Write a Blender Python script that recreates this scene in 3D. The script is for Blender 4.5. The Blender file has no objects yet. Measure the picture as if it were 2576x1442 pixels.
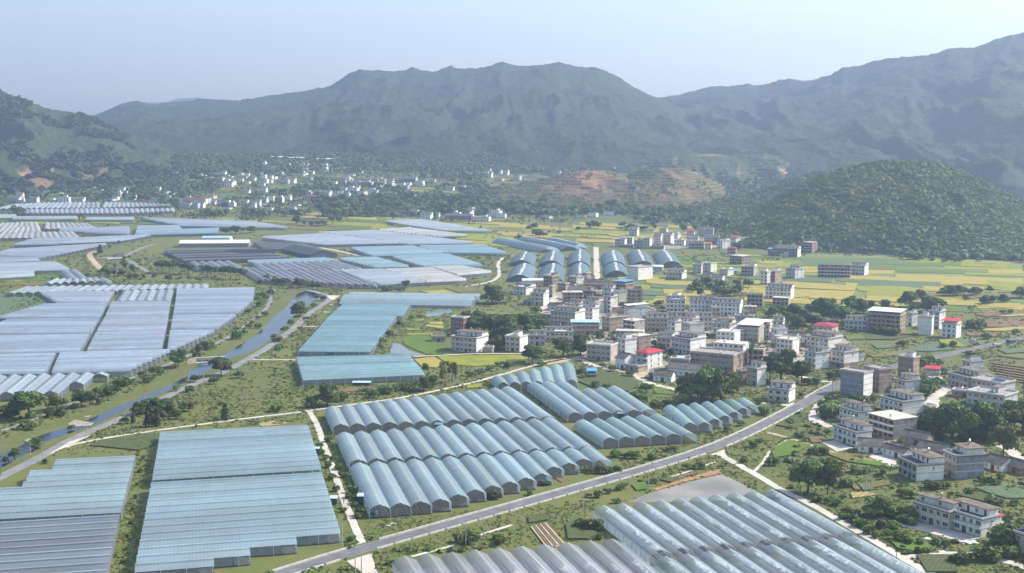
import bpy, math, random
import numpy as np
from mathutils import Vector, Matrix
random.seed(7); rng = np.random.default_rng(11)
S = bpy.context.scene
COL = S.collection
R_ = math.radians
# ------------------------------------------------------------------ camera, sky, sun, exposure
CAM_H, FPX, CX, CY, HOR = 140.0, 3250.0, 1288.0, 721.0, 350.0
PITCH = math.atan((CY - HOR) / FPX)
cam = bpy.data.cameras.new('camera'); camo = bpy.data.objects.new('camera', cam); COL.objects.link(camo)
cam.sensor_width = 36.0; cam.lens = 36.0 * FPX / 2576.0; cam.clip_start = 1.0; cam.clip_end = 40000.0
camo.location = (0, 0, CAM_H); camo.rotation_euler = (math.pi / 2 - PITCH, 0, 0)
S.camera = camo
SUN_EL, SUN_AZ = R_(40.0), R_(70.0)            # azimuth clockwise from +Y
W = bpy.data.worlds.new('World'); S.world = W; W.use_nodes = True
nt = W.node_tree; nt.nodes.clear()
sky = nt.nodes.new('ShaderNodeTexSky'); sky.sky_type = 'NISHITA'; sky.sun_disc = False
sky.sun_elevation = SUN_EL; sky.sun_rotation = SUN_AZ
sky.altitude = 100.0; sky.air_density = 1.2; sky.dust_density = 2.2; sky.ozone_density = 1.2
bg = nt.nodes.new('ShaderNodeBackground'); bg.inputs[1].default_value = 0.14
wo = nt.nodes.new('ShaderNodeOutputWorld')
nt.links.new(sky.outputs[0], bg.inputs[0]); nt.links.new(bg.outputs[0], wo.inputs[0])
sl = bpy.data.lights.new('sun', 'SUN'); sl.energy = 5.0; sl.angle = R_(0.5); sl.color = (1.0, 0.93, 0.82)
so = bpy.data.objects.new('sun', sl); COL.objects.link(so)
sd = Vector((math.sin(SUN_AZ) * math.cos(SUN_EL), math.cos(SUN_AZ) * math.cos(SUN_EL), math.sin(SUN_EL)))
so.rotation_euler = (-sd).to_track_quat('-Z', 'Y').to_euler(); so.location = (300, 300, 900)
S.view_settings.view_transform = 'Standard'; S.view_settings.look = 'None'
S.view_settings.exposure = 0.76; S.view_settings.gamma = 1.0; S.view_settings.use_curve_mapping = False
S.render.engine = 'CYCLES'
cy = S.cycles; cy.max_bounces = 5; cy.diffuse_bounces = 2; cy.glossy_bounces = 2; cy.transmission_bounces = 2
cy.transparent_max_bounces = 10; cy.volume_bounces = 0; cy.use_denoising = True
cy.caustics_reflective = False; cy.caustics_refractive = False
HAZE_DENSITY, HAZE_COLOR, HAZE_G = 1.4e-4, (0.53, 0.70, 1.0, 1), 0.35

# ------------------------------------------------------------------ picking points on the valley floor
def zf(Y):
    return 4.5e-5 * (np.clip(Y, 1500.0, 3000.0) - 1500.0) ** 2
_cp, _sp = math.cos(PITCH), math.sin(PITCH)
def ray(x, y):
    a, b = (x - CX) / FPX, -(y - CY) / FPX
    return np.array([a, _cp + b * _sp, -_sp + b * _cp])
def G(p, h=0.0):
    """point of the valley floor (plus height h) seen at photo point p"""
    d = ray(p[0], p[1]); d = d / d[1]
    if d[2] > -0.012: d[2] = -0.012
    lo, hi = 50.0, 3000.0
    for _ in range(40):
        m = (lo + hi) / 2
        if CAM_H + d[2] * m > zf(m) + h: lo = m
        else: hi = m
    m = (lo + hi) / 2
    return np.array([d[0] * m, m, float(zf(m)) + h])
def px(w):
    """photo point of a world point"""
    x, y, z = w[0], w[1], w[2] - CAM_H
    f = y * _cp - z * _sp; u = y * _sp + z * _cp
    return (CX + FPX * x / f, CY - FPX * u / f)
def T(c, r, x, y):
    return (644.0 * c + x / 3.995, (0, 359.9, 720.9, 1080.8)[r] + y / 3.995)
def TS(c, r, pts): return [T(c, r, *p) for p in pts]

# ------------------------------------------------------------------ noise
def _h(ix, iy, s):
    n = (ix.astype(np.int64) * 374761393 + iy.astype(np.int64) * 668265263 + s * 974711) & 0x7fffffff
    n = ((n ^ (n >> 13)) * 1274126177) & 0x7fffffff
    return ((n ^ (n >> 16)) & 0xffff) / 65535.0
def vn(x, y, s=0):
    x = np.asarray(x, float); y = np.asarray(y, float)
    ix, iy = np.floor(x), np.floor(y); fx, fy = x - ix, y - iy
    fx, fy = fx * fx * (3 - 2 * fx), fy * fy * (3 - 2 * fy)
    a, b = _h(ix, iy, s), _h(ix + 1, iy, s); c, d = _h(ix, iy + 1, s), _h(ix + 1, iy + 1, s)
    return (a * (1 - fx) + b * fx) * (1 - fy) + (c * (1 - fx) + d * fx) * fy
def fbm(x, y, o=4, s=0):
    t, a, n = 0, 0.5, 0
    for k in range(o):
        t = t + a * vn(x * 2 ** k + 17.3 * k, y * 2 ** k - 9.1 * k, s + k); n += a; a *= 0.5
    return t / n
def ridged(x, y, o=4, s=0):
    t, a, n = 0, 0.5, 0
    for k in range(o):
        t = t + a * (1 - np.abs(2 * vn(x * 2 ** k + 5.3 * k, y * 2 ** k + 3.7 * k, s + k) - 1)); n += a; a *= 0.5
    return t / n

# ------------------------------------------------------------------ materials
MATS = {}
def mat(name, c, rough=0.8, var=0.25, scale=0.3, c2=None, bump=0.0, bscale=1.0, spec=0.3, metal=0.0, detail=4, coord='Object', ramp=(0.35, 0.65)):
    if name in MATS: return MATS[name]
    m = bpy.data.materials.new(name); m.use_nodes = True; t = m.node_tree; b = t.nodes['Principled BSDF']
    b.inputs['Roughness'].default_value = rough; b.inputs['Specular IOR Level'].default_value = spec
    b.inputs['Metallic'].default_value = metal
    tc = t.nodes.new('ShaderNodeTexCoord')
    n = t.nodes.new('ShaderNodeTexNoise'); n.inputs['Scale'].default_value = scale; n.inputs['Detail'].default_value = detail
    t.links.new(tc.outputs[coord], n.inputs['Vector'])
    r = t.nodes.new('ShaderNodeValToRGB'); r.color_ramp.elements[0].position = ramp[0]; r.color_ramp.elements[1].position = ramp[1]
    k2 = c2 if c2 else tuple(min(1, v * (1 + var)) for v in c); k1 = c if c2 else tuple(v * (1 - var) for v in c)
    r.color_ramp.elements[0].color = (*k1, 1); r.color_ramp.elements[1].color = (*k2, 1)
    t.links.new(n.outputs[0], r.inputs[0]); t.links.new(r.outputs[0], b.inputs['Base Color'])
    if bump:
        n2 = t.nodes.new('ShaderNodeTexNoise'); n2.inputs['Scale'].default_value = bscale; n2.inputs['Detail'].default_value = 3
        t.links.new(tc.outputs[coord], n2.inputs['Vector'])
        bp = t.nodes.new('ShaderNodeBump'); bp.inputs['Strength'].default_value = bump; bp.inputs['Distance'].default_value = 0.5 / bscale
        t.links.new(n2.outputs[0], bp.inputs['Height']); t.links.new(bp.outputs[0], b.inputs['Normal'])
    MATS[name] = m
    return m
def film(name, c, alpha, rough=0.32, stripe=0.16, period=1.2, axis=0, spec=0.5):
    """polythene: part see-through, part bright skin, with the hoops showing as fine lines"""
    if name in MATS: return MATS[name]
    m = bpy.data.materials.new(name); m.use_nodes = True; t = m.node_tree; L = t.links.new
    b = t.nodes['Principled BSDF']; out = t.nodes['Material Output']
    b.inputs['Roughness'].default_value = rough; b.inputs['Specular IOR Level'].default_value = spec
    tc = t.nodes.new('ShaderNodeTexCoord'); sx = t.nodes.new('ShaderNodeSeparateXYZ'); L(tc.outputs['Object'], sx.inputs[0])
    dv = t.nodes.new('ShaderNodeMath'); dv.operation = 'DIVIDE'; dv.inputs[1].default_value = period; L(sx.outputs[axis], dv.inputs[0])
    fr = t.nodes.new('ShaderNodeMath'); fr.operation = 'FRACT'; L(dv.outputs[0], fr.inputs[0])
    lt = t.nodes.new('ShaderNodeMath'); lt.operation = 'LESS_THAN'; lt.inputs[1].default_value = 0.12; L(fr.outputs[0], lt.inputs[0])
    n = t.nodes.new('ShaderNodeTexNoise'); n.inputs['Scale'].default_value = 0.5; n.inputs['Detail'].default_value = 5
    mp = t.nodes.new('ShaderNodeMapping'); mp.inputs['Scale'].default_value = (1.0, 0.18, 1.0); L(tc.outputs['Object'], mp.inputs[0]); L(mp.outputs[0], n.inputs['Vector'])
    r = t.nodes.new('ShaderNodeValToRGB'); r.color_ramp.elements[0].position = 0.3; r.color_ramp.elements[1].position = 0.7
    r.color_ramp.elements[0].color = (*[v * 0.86 for v in c], 1); r.color_ramp.elements[1].color = (*[min(1, v * 1.1) for v in c], 1)
    L(n.outputs[0], r.inputs[0])
    oi = t.nodes.new('ShaderNodeObjectInfo'); rv = t.nodes.new('ShaderNodeMapRange'); rv.inputs[3].default_value = 0.84; rv.inputs[4].default_value = 1.1; L(oi.outputs['Random'], rv.inputs[0])
    n3 = t.nodes.new('ShaderNodeTexNoise'); n3.inputs['Scale'].default_value = 0.045; n3.inputs['Detail'].default_value = 6; n3.inputs['Roughness'].default_value = 0.65; L(tc.outputs['Object'], n3.inputs['Vector'])
    dm = t.nodes.new('ShaderNodeMapRange'); dm.inputs[1].default_value = 0.35; dm.inputs[2].default_value = 0.65; dm.inputs[3].default_value = 0.91; dm.inputs[4].default_value = 1.06; L(n3.outputs[0], dm.inputs[0])
    vm = t.nodes.new('ShaderNodeMath'); vm.operation = 'MULTIPLY'; L(rv.outputs[0], vm.inputs[0]); L(dm.outputs[0], vm.inputs[1])
    hv = t.nodes.new('ShaderNodeHueSaturation'); L(r.outputs[0], hv.inputs['Color']); L(vm.outputs[0], hv.inputs['Value']); L(dm.outputs[0], hv.inputs['Saturation'])
    mx = t.nodes.new('ShaderNodeMix'); mx.data_type = 'RGBA'; mx.blend_type = 'MULTIPLY'; mx.inputs['B'].default_value = (1 - stripe,) * 3 + (1,)
    L(lt.outputs[0], mx.inputs['Factor']); L(hv.outputs[0], mx.inputs['A']); L(mx.outputs['Result'], b.inputs['Base Color'])
    tr = t.nodes.new('ShaderNodeBsdfTransparent'); tr.inputs[0].default_value = (*[0.6 + 0.4 * v for v in c], 1)
    ad = t.nodes.new('ShaderNodeMath'); ad.operation = 'MULTIPLY_ADD'; ad.inputs[1].default_value = 0.35; ad.inputs[2].default_value = alpha - 0.17
    L(n.outputs[0], ad.inputs[0])
    lw = t.nodes.new('ShaderNodeLayerWeight'); fz = t.nodes.new('ShaderNodeMath'); fz.operation = 'MULTIPLY_ADD'; fz.inputs[1].default_value = -1.0; fz.inputs[2].default_value = 1.45; L(lw.outputs['Facing'], fz.inputs[0])
    al = t.nodes.new('ShaderNodeMath'); al.operation = 'MULTIPLY'; al.use_clamp = True; L(ad.outputs[0], al.inputs[0]); L(fz.outputs[0], al.inputs[1])
    tl = t.nodes.new('ShaderNodeBsdfTranslucent'); L(mx.outputs['Result'], tl.inputs[0]); sk = t.nodes.new('ShaderNodeMixShader'); sk.inputs[0].default_value = 0.60; L(b.outputs[0], sk.inputs[1]); L(tl.outputs[0], sk.inputs[2])
    ms = t.nodes.new('ShaderNodeMixShader'); L(al.outputs[0], ms.inputs[0]); L(sk.outputs[0], ms.inputs[1]); L(tr.outputs[0], ms.inputs[2])
    L(ms.outputs[0], out.inputs[0])
    MATS[name] = m
    return m

# ------------------------------------------------------------------ mesh helpers
class MB:
    def __init__(s): s.v = []; s.f = []; s.m = []
    def face(s, pts, mi=0):
        k = len(s.v); s.v.extend([tuple(map(float, p)) for p in pts]); s.f.append(tuple(range(k, k + len(pts)))); s.m.append(mi)
    def box(s, x0, x1, y0, y1, z0, z1, mi=0, bottom=False):
        k = len(s.v)
        s.v += [(x0, y0, z0), (x1, y0, z0), (x1, y1, z0), (x0, y1, z0), (x0, y0, z1), (x1, y0, z1), (x1, y1, z1), (x0, y1, z1)]
        F = [(0, 1, 5, 4), (1, 2, 6, 5), (2, 3, 7, 6), (3, 0, 4, 7), (4, 5, 6, 7)]
        if bottom: F.append((3, 2, 1, 0))
        s.f += [tuple(k + i for i in q) for q in F]; s.m += [mi] * len(F)
    def cyl(s, x, y, z0, z1, r0, r1, n=8, mi=0):
        k = len(s.v)
        for i in range(n):
            a = 2 * math.pi * i / n; s.v.append((x + r0 * math.cos(a), y + r0 * math.sin(a), z0))
        for i in range(n):
            a = 2 * math.pi * i / n; s.v.append((x + r1 * math.cos(a), y + r1 * math.sin(a), z1))
        for i in range(n):
            j = (i + 1) % n; s.f.append((k + i, k + j, k + n + j, k + n + i)); s.m.append(mi)
        s.f.append(tuple(k + n + i for i in range(n))); s.m.append(mi)
    def mesh(s, name, mats, smooth=False):
        me = bpy.data.meshes.new(name); me.from_pydata(s.v, [], s.f)
        for m in (mats if isinstance(mats, (list, tuple)) else [mats]): me.materials.append(m)
        if any(s.m): me.polygons.foreach_set('material_index', s.m)
        if smooth: me.polygons.foreach_set('use_smooth', [True] * len(s.f))
        me.update(); return me
def link(name, me, parent=None, loc=(0, 0, 0), rz=0.0):
    o = bpy.data.objects.new(name, me); COL.objects.link(o); o.location = loc; o.rotation_euler = (0, 0, rz)
    if parent is not None: o.parent = parent
    return o
def thing(name, label, cat, loc=(0, 0, 0), rz=0.0, group=None):
    o = bpy.data.objects.new(name, None); COL.objects.link(o); o.location = tuple(map(float, loc)); o.rotation_euler = (0, 0, rz)
    o.empty_display_size = 1.0; tag(o, label, cat, group); return o
def tag(o, label, cat, group=None):
    o['label'] = label; o['category'] = cat
    if group: o['group'] = group
    return o
def struct(o, kind='structure'): o['kind'] = kind; return o
def np_mesh(name, V, F, mats, smooth=False, mi=None):
    me = bpy.data.meshes.new(name); V = np.asarray(V, np.float32); F = np.asarray(F, np.int32); k = F.shape[1]
    me.vertices.add(len(V)); me.vertices.foreach_set('co', V.ravel())
    me.loops.add(F.size); me.loops.foreach_set('vertex_index', F.ravel())
    me.polygons.add(len(F)); me.polygons.foreach_set('loop_start', np.arange(0, F.size, k, dtype=np.int32))
    me.polygons.foreach_set('loop_total', np.full(len(F), k, np.int32))
    if smooth: me.polygons.foreach_set('use_smooth', np.ones(len(F), bool))
    for m in (mats if isinstance(mats, (list, tuple)) else [mats]): me.materials.append(m)
    if mi is not None: me.polygons.foreach_set('material_index', np.asarray(mi, np.int32))
    me.update(calc_edges=True); me.validate(); return me
def grid_faces(nx, ny):
    i, j = np.meshgrid(np.arange(nx - 1), np.arange(ny - 1), indexing='ij'); a = (i * ny + j).ravel()
    return np.stack([a, a + ny, a + ny + 1, a + 1], 1)
def attr(me, name, vals):
    a = me.attributes.new(name, 'FLOAT', 'POINT'); a.data.foreach_set('value', np.asarray(vals, np.float32).ravel())

# picture-plane occupancy (where weeds must not grow), quarter resolution
OCC = np.zeros((361, 644), bool)
def occ_poly(pts):
    p = np.array(pts) / 4.0; x0, y0 = np.floor(p.min(0)).astype(int); x1, y1 = np.ceil(p.max(0)).astype(int)
    x0, y0, x1, y1 = max(x0, 0), max(y0, 0), min(x1, 643), min(y1, 360)
    if x1 < x0 or y1 < y0: return
    X, Y = np.meshgrid(np.arange(x0, x1 + 1) + .5, np.arange(y0, y1 + 1) + .5); ins = np.zeros(X.shape, bool); n = len(p)
    for i in range(n):
        a, b = p[i], p[(i + 1) % n]
        if a[1] == b[1]: continue
        c = ((a[1] > Y) != (b[1] > Y)) & (X < (b[0] - a[0]) * (Y - a[1]) / (b[1] - a[1]) + a[0]); ins ^= c
    OCC[y0:y1 + 1, x0:x1 + 1] |= ins
# ------------------------------------------------------------------ ground and mountains
def veg_mat(name, cols, scales, rough=0.9, bump=0.6, bscale=0.25, soil=None, soil_attr=None, band=None):
    """vegetation seen from afar: three greens mixed by two noises, optional bare soil by a mesh attribute"""
    m = bpy.data.materials.new(name); m.use_nodes = True; t = m.node_tree; L = t.links.new; b = t.nodes['Principled BSDF']
    b.inputs['Roughness'].default_value = rough; b.inputs['Specular IOR Level'].default_value = 0.12
    tc = t.nodes.new('ShaderNodeTexCoord'); fac = []
    for s in scales:
        n = t.nodes.new('ShaderNodeTexNoise'); n.inputs['Scale'].default_value = s; n.inputs['Detail'].default_value = 5; n.inputs['Roughness'].default_value = 0.6
        L(tc.outputs['Object'], n.inputs['Vector']); r = t.nodes.new('ShaderNodeMapRange'); r.inputs[1].default_value = 0.38; r.inputs[2].default_value = 0.62
        L(n.outputs[0], r.inputs[0]); fac.append(r)
    cur = None
    for i, f in enumerate(fac):
        mx = t.nodes.new('ShaderNodeMix'); mx.data_type = 'RGBA'; L(f.outputs[0], mx.inputs['Factor'])
        if cur is None: mx.inputs['A'].default_value = (*cols[0], 1)
        else: L(cur, mx.inputs['A'])
        mx.inputs['B'].default_value = (*cols[i + 1], 1)
        if i > 0:
            ml = t.nodes.new('ShaderNodeMath'); ml.operation = 'MULTIPLY'; ml.inputs[1].default_value = 0.6; L(f.outputs[0], ml.inputs[0]); L(ml.outputs[0], mx.inputs['Factor'])
        cur = mx.outputs['Result']
    if soil_attr:
        at = t.nodes.new('ShaderNodeAttribute'); at.attribute_name = soil_attr
        mx = t.nodes.new('ShaderNodeMix'); mx.data_type = 'RGBA'; L(at.outputs['Fac'], mx.inputs['Factor']); L(cur, mx.inputs['A']); mx.inputs['B'].default_value = (*soil, 1)
        cur = mx.outputs['Result']
    L(cur, b.inputs['Base Color'])
    if bump:
        n2 = t.nodes.new('ShaderNodeTexNoise'); n2.inputs['Scale'].default_value = bscale; n2.inputs['Detail'].default_value = 4; L(tc.outputs['Object'], n2.inputs['Vector'])
        bp = t.nodes.new('ShaderNodeBump'); bp.inputs['Strength'].default_value = bump; bp.inputs['Distance'].default_value = 1.0 / bscale * 0.35
        L(n2.outputs[0], bp.inputs['Height']); L(bp.outputs[0], b.inputs['Normal'])
    MATS[name] = m
    return m
M_grass = veg_mat('weedy_grass', [(0.080, 0.115, 0.026), (0.145, 0.160, 0.044), (0.065, 0.115, 0.026), (0.160, 0.130, 0.062)], (0.006, 0.035, 0.16), bump=0.7, bscale=0.9)
gx = np.concatenate([np.linspace(-6000, -1600, 12)[:-1], np.linspace(-1600, 1600, 81), np.linspace(1600, 6000, 12)[1:]])
gy = np.concatenate([np.linspace(-700, 100, 4)[:-1], np.linspace(100, 3200, 125), np.linspace(3200, 9800, 14)[1:]])
GX, GY = np.meshgrid(gx, gy, indexing='ij')
V = np.stack([GX, GY, zf(GY)], -1).reshape(-1, 3)
struct(link('ground', np_mesh('ground', V, grid_faces(len(gx), len(gy)), M_grass, True)))

HILLS = []
def layer(name, sil, Rd, Fd, matl, step=3.0, nt=200, spur=0.22, freq=0.012, tree=5.0, tfreq=1 / 14.0, back=0.45, seed=0, conc=1.15, terrace=0, bank_soil=.2, soil=None, smooth=True):
    """a hill as a height field: ridge silhouette sil (photo points) standing Rd metres off, foot at Fd"""
    sil = np.array(sil, float); xs = np.arange(sil[0, 0], sil[-1, 0] + step, step)
    ys = np.interp(xs, sil[:, 0], sil[:, 1])
    f = lambda q: np.interp(xs, *zip(*q)) if isinstance(q, list) else np.full(len(xs), float(q))
    Rr, Ff = f(Rd), f(Fd)
    d = np.array([ray(x, y) for x, y in zip(xs, ys)]); d = d / d[:, 1:2]
    zr = CAM_H + d[:, 2] * Rr; zb = zf(Ff) - 2.0; zr = np.maximum(zr, zb + 1)
    t = np.linspace(0, 1 + back, nt)
    TT = t[None, :]; Y = Ff[:, None] + (Rr - Ff)[:, None] * TT
    X = d[:, 0:1] * Y
    s = np.where(TT <= 1, np.clip(TT, 0, 1) ** conc, 1 - (TT - 1) ** 1.3 * 1.5)
    wob = fbm(X * freq * 0.6, Y * freq * 0.6, 3, seed + 50) - 0.5
    r1 = 0.72 * ridged(X * freq + wob * 1.6, Y * freq * 0.35 + wob, 2, seed) + 0.28 * ridged(X * freq * 2.6 + wob, Y * freq * 1.0, 3, seed + 3)
    env = 4 * np.clip(TT, 0, 1) * np.clip(1.02 - TT, 0, 1)
    kw = max(3, int(70 / step)); ker = np.hanning(2 * kw + 1); ker /= ker.sum(); zs = np.convolve(np.pad(zr, kw, mode='edge'), ker, mode='valid')
    mixt = np.clip(TT, 0, 1) ** 2.5
    H = (zr - zb)[:, None] * mixt + (np.minimum(zs, zr + 12) - zb)[:, None] * (1 - mixt)
    Z = zb[:, None] + H * s + H * spur * env * (r1 - 0.62) * 1.5
    soilv = soil(X, Y, TT, Z) if soil else None
    if terrace:
        q = Z / terrace; fl = np.floor(q); fr = q - fl
        Z = (fl + np.clip((fr - 0.72) / 0.28, 0, 1)) * terrace * np.clip(TT * 8, 0, 1) + Z * (1 - np.clip(TT * 8, 0, 1))
        bank = ((fr > 0.66)).astype(float)
        soilv = np.clip(np.maximum(soilv, 0) * (0.35 + 0.65 * bank) + bank * bank_soil * (soilv > -0.5), 0, 1)
    cl = vn(X * tfreq, Y * tfreq, seed + 7) * 0.65 + vn(X * tfreq * 2.1, Y * tfreq * 2.1, seed + 8) * 0.35
    Z = Z + tree * (cl - 0.35) * np.clip(TT * 10, 0, 1)
    Vv = np.stack([X, Y, Z], -1).reshape(-1, 3)
    me = np_mesh(name, Vv, grid_faces(len(xs), nt), matl, smooth)
    if soilv is not None: attr(me, 'soil', soilv)
    HILLS.append((name, xs, t, X, Y, Z))
    return struct(link(name, me))
M_mtn = veg_mat('mountain_forest', [(0.012, 0.024, 0.014), (0.022, 0.038, 0.018), (0.016, 0.028, 0.016), (0.040, 0.054, 0.023)], (0.0035, 0.012, 0.05), bump=1.0, bscale=0.06)
M_soilhill = veg_mat('hill_scrub', [(0.022, 0.040, 0.017), (0.040, 0.060, 0.020), (0.022, 0.038, 0.016), (0.062, 0.074, 0.028)], (0.004, 0.014, 0.06), bump=0.9, bscale=0.08, soil=(0.30, 0.175, 0.10), soil_attr='soil')
M_terr = veg_mat('terraced_scrub', [(0.026, 0.050, 0.017), (0.048, 0.075, 0.023), (0.024, 0.046, 0.017), (0.070, 0.088, 0.030)], (0.008, 0.03, 0.12), bump=0.6, bscale=0.2, soil=(0.27, 0.145, 0.08), soil_attr='soil')
M_wood = veg_mat('wooded_floor', [(0.05, 0.085, 0.024), (0.085, 0.12, 0.034), (0.06, 0.09, 0.028)], (0.01, 0.05), bump=0.6, bscale=0.2)

layer('far_mountain', [(100, 330), (170, 310), (230, 290), (300, 268), (345, 256), (380, 258), (420, 256), (455, 247), (490, 246), (540, 249), (570, 258), (620, 280), (700, 320)], 9000, 8200, M_mtn, 5, 40, spur=0.1, tree=10, tfreq=1 / 60, seed=3)
main = [(-700, 200), (-400, 230), (-150, 262), (0, 282), (150, 292), (240, 292), (268, 280), (300, 264), (340, 254), (365, 261), (390, 263), (430, 258), (470, 258), (500, 252), (560, 253), (600, 255), (640, 249), (690, 240), (740, 235), (790, 225), (830, 217), (850, 205), (875, 188), (905, 175), (925, 178), (960, 178), (1000, 181), (1020, 176), (1038, 169), (1055, 176), (1090, 182), (1110, 178), (1135, 168), (1165, 175), (1215, 172), (1245, 164), (1265, 159), (1290, 168), (1325, 167), (1350, 165), (1380, 163), (1405, 157), (1435, 165), (1455, 170), (1495, 170), (1520, 180), (1560, 198), (1600, 224), (1640, 243), (1665, 252), (1700, 268), (1740, 292), (1780, 318), (1830, 350), (1900, 390), (1980, 430)]
layer('mountain', main, [(-700, 5600), (240, 5000), (900, 4500), (1600, 4200), (2000, 3900)], [(-700, 3300), (600, 2900), (1100, 2700), (2000, 2600)], M_mtn, 4, 210, spur=0.28, freq=0.0052, tree=9, tfreq=1 / 17.0, seed=1, conc=1.05)
rgt = [(1380, 395), (1480, 340), (1560, 290), (1620, 258), (1660, 245), (1700, 242), (1740, 232), (1760, 227), (1790, 219), (1820, 219), (1850, 218), (1880, 211), (1905, 217), (1935, 212), (1960, 202), (1985, 198), (2010, 203), (2040, 205), (2065, 196), (2090, 190), (2120, 169), (2160, 167), (2190, 156), (2230, 147), (2260, 143), (2300, 141), (2350, 137), (2385, 124), (2420, 122), (2450, 122), (2480, 110), (2510, 96), (2545, 88), (2576, 82), (2650, 66), (2800, 50), (3100, 40), (3500, 60)]
layer('mountain', rgt, [(1380, 4700), (1900, 4500), (2300, 3900), (3500, 3500)], [(1380, 2700), (1700, 2580), (2100, 2400), (2576, 2150), (3500, 2000)], M_mtn, 4, 210, spur=0.26, freq=0.0048, tree=8, tfreq=1 / 15.0, seed=5, conc=1.25)
def left_soil(X, Y, t, Z):
    s = (fbm(X * .02, Y * .012, 4, 21) > 0.66) * (t < 0.55) * 0.5 * (t > 0.08)
    for (cx_, t0, wx, wt, a) in ((118, .33, 62, .045, 1), (60, .27, 22, .05, .9), (130, .26, 7, .08, .9), (255, .33, 30, .045, .7), (8, .36, 20, .04, .8), (110, .47, 30, .02, .5), (160, .56, 26, .012, .7), (205, .50, 40, .010, .5), (190, .44, 14, .02, .5), (250, .42, 24, .01, .5), (360, .32, 14, .02, .5), (232, .14, 16, .02, .9), (70, .15, 12, .02, .6)):
        xx = CX + FPX * X / (Y * _cp) ; n = fbm(X * .03, Y * .03, 3, 33)
        e = ((xx - cx_) / wx / .9) ** 2 + ((t - t0 - .03 * np.sin((xx - cx_) / wx * 2.2)) / wt / .5) ** 2
        s = np.maximum(s, a * np.clip(1.6 - e - n * 0.9, 0, 1))
    return np.clip(s, 0, 1)
lft = [(-800, 130), (-500, 150), (-250, 185), (-100, 208), (0, 233), (20, 238), (60, 250), (90, 264), (120, 275), (150, 281), (180, 284), (210, 292), (240, 302), (270, 318), (300, 332), (340, 344), (370, 352), (410, 372), (440, 384), (490, 405), (520, 424), (545, 442), (600, 470)]
layer('hill', lft, [(-800, 3400), (600, 3000)], [(-800, 2350), (150, 2420), (350, 2500), (600, 2700)], M_soilhill, 3, 170, spur=0.30, freq=0.008, tree=6, tfreq=1 / 12.0, seed=9, soil=left_soil)
foot2 = [(1420, 430), (1480, 418), (1560, 410), (1620, 402), (1680, 392), (1720, 388), (1790, 386), (1850, 390), (1920, 386), (2000, 396), (2080, 402), (2160, 414), (2250, 425), (2350, 436), (2450, 450), (2576, 470), (2700, 480)]
def foot2_soil(X, Y, t, Z):
    xx = CX + FPX * X / (Y * _cp); n = fbm(X * .03, Y * .03, 3, 33); s = np.zeros(np.shape(X))
    for (c, tt, wx, wt, a) in ((1740, .42, 34, .16, .9), (1990, .55, 38, .07, .8), (1800, .97, 70, .02, .8), (1950, .15, 14, .12, .7), (1860, .5, 8, .2, .5), (2120, .62, 60, .02, .7), (1700, .85, 10, .15, .8)): s = np.maximum(s, a * np.clip(1.5 - ((xx - c) / wx) ** 2 - ((t - tt) / wt) ** 2 - n * .8, 0, 1))
    return s
M_foot = veg_mat('foothill_scrub', [(0.022, 0.042, 0.018), (0.040, 0.064, 0.022), (0.022, 0.040, 0.017), (0.060, 0.076, 0.028)], (0.005, 0.02, 0.08), bump=0.8, bscale=0.1, soil=(0.36, 0.25, 0.16), soil_attr='soil')
layer('foothill', foot2, 2880, 2480, M_foot, 2.5, 150, spur=0.30, freq=0.010, tree=3, tfreq=1 / 9.0, seed=37, soil=foot2_soil, terrace=6.0, bank_soil=.07)
def terr_soil(X, Y, t, Z):
    xx = CX + FPX * X / (Y * _cp); n = fbm(X * .02, Y * .02, 4, 12)
    a = np.clip(1.45 - ((xx - 1455) / 100) ** 2 - ((t - .78) / .45) ** 2 - n * 1.0, 0, 1)
    b = np.clip((n - 0.60) * 4, 0, 0.25)
    return np.clip(np.maximum(a, b), 0, 1)
ter = [(1090, 505), (1130, 492), (1200, 478), (1260, 463), (1300, 458), (1345, 452), (1380, 444), (1420, 434), (1450, 430), (1490, 427), (1520, 429), (1550, 431), (1580, 436), (1600, 430), (1625, 423), (1660, 418), (1690, 419), (1720, 424), (1745, 434), (1790, 450), (1830, 470), (1870, 484), (1920, 500), (1960, 520)]
layer('terraced_hill', ter, 2480, 2130, M_terr, 2.0, 240, spur=0.12, freq=0.012, tree=1.0, tfreq=1 / 4.0, seed=14, terrace=5.0, bank_soil=.34, soil=terr_soil, conc=0.9)
mound2 = [(1700, 520), (1760, 512), (1830, 505), (1880, 494), (1920, 478), (1960, 462), (2000, 450), (2040, 440), (2080, 434), (2120, 430), (2200, 430), (2300, 440), (2400, 470)]
layer('wooded_hill', mound2, 2250, 1950, M_wood, 3, 90, spur=0.2, freq=0.012, tree=2.5, tfreq=1 / 7.0, seed=19, conc=0.8)
rnd = [(1800, 590), (1850, 572), (1890, 548), (1930, 519), (1980, 487), (2020, 466), (2060, 448), (2100, 434), (2140, 424), (2180, 416), (2215, 411), (2240, 409), (2290, 410), (2330, 413), (2370, 418), (2410, 430), (2440, 444), (2480, 464), (2530, 492), (2576, 520), (2640, 548), (2720, 580), (2800, 610)]
layer('wooded_hill', rnd, 1860, [(1800, 1680), (2000, 1610), (2300, 1560), (2576, 1530), (2800, 1520)], M_wood, 4, 80, spur=0.16, freq=0.014, tree=1.5, tfreq=1 / 7.0, seed=23, conc=0.75)
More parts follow.
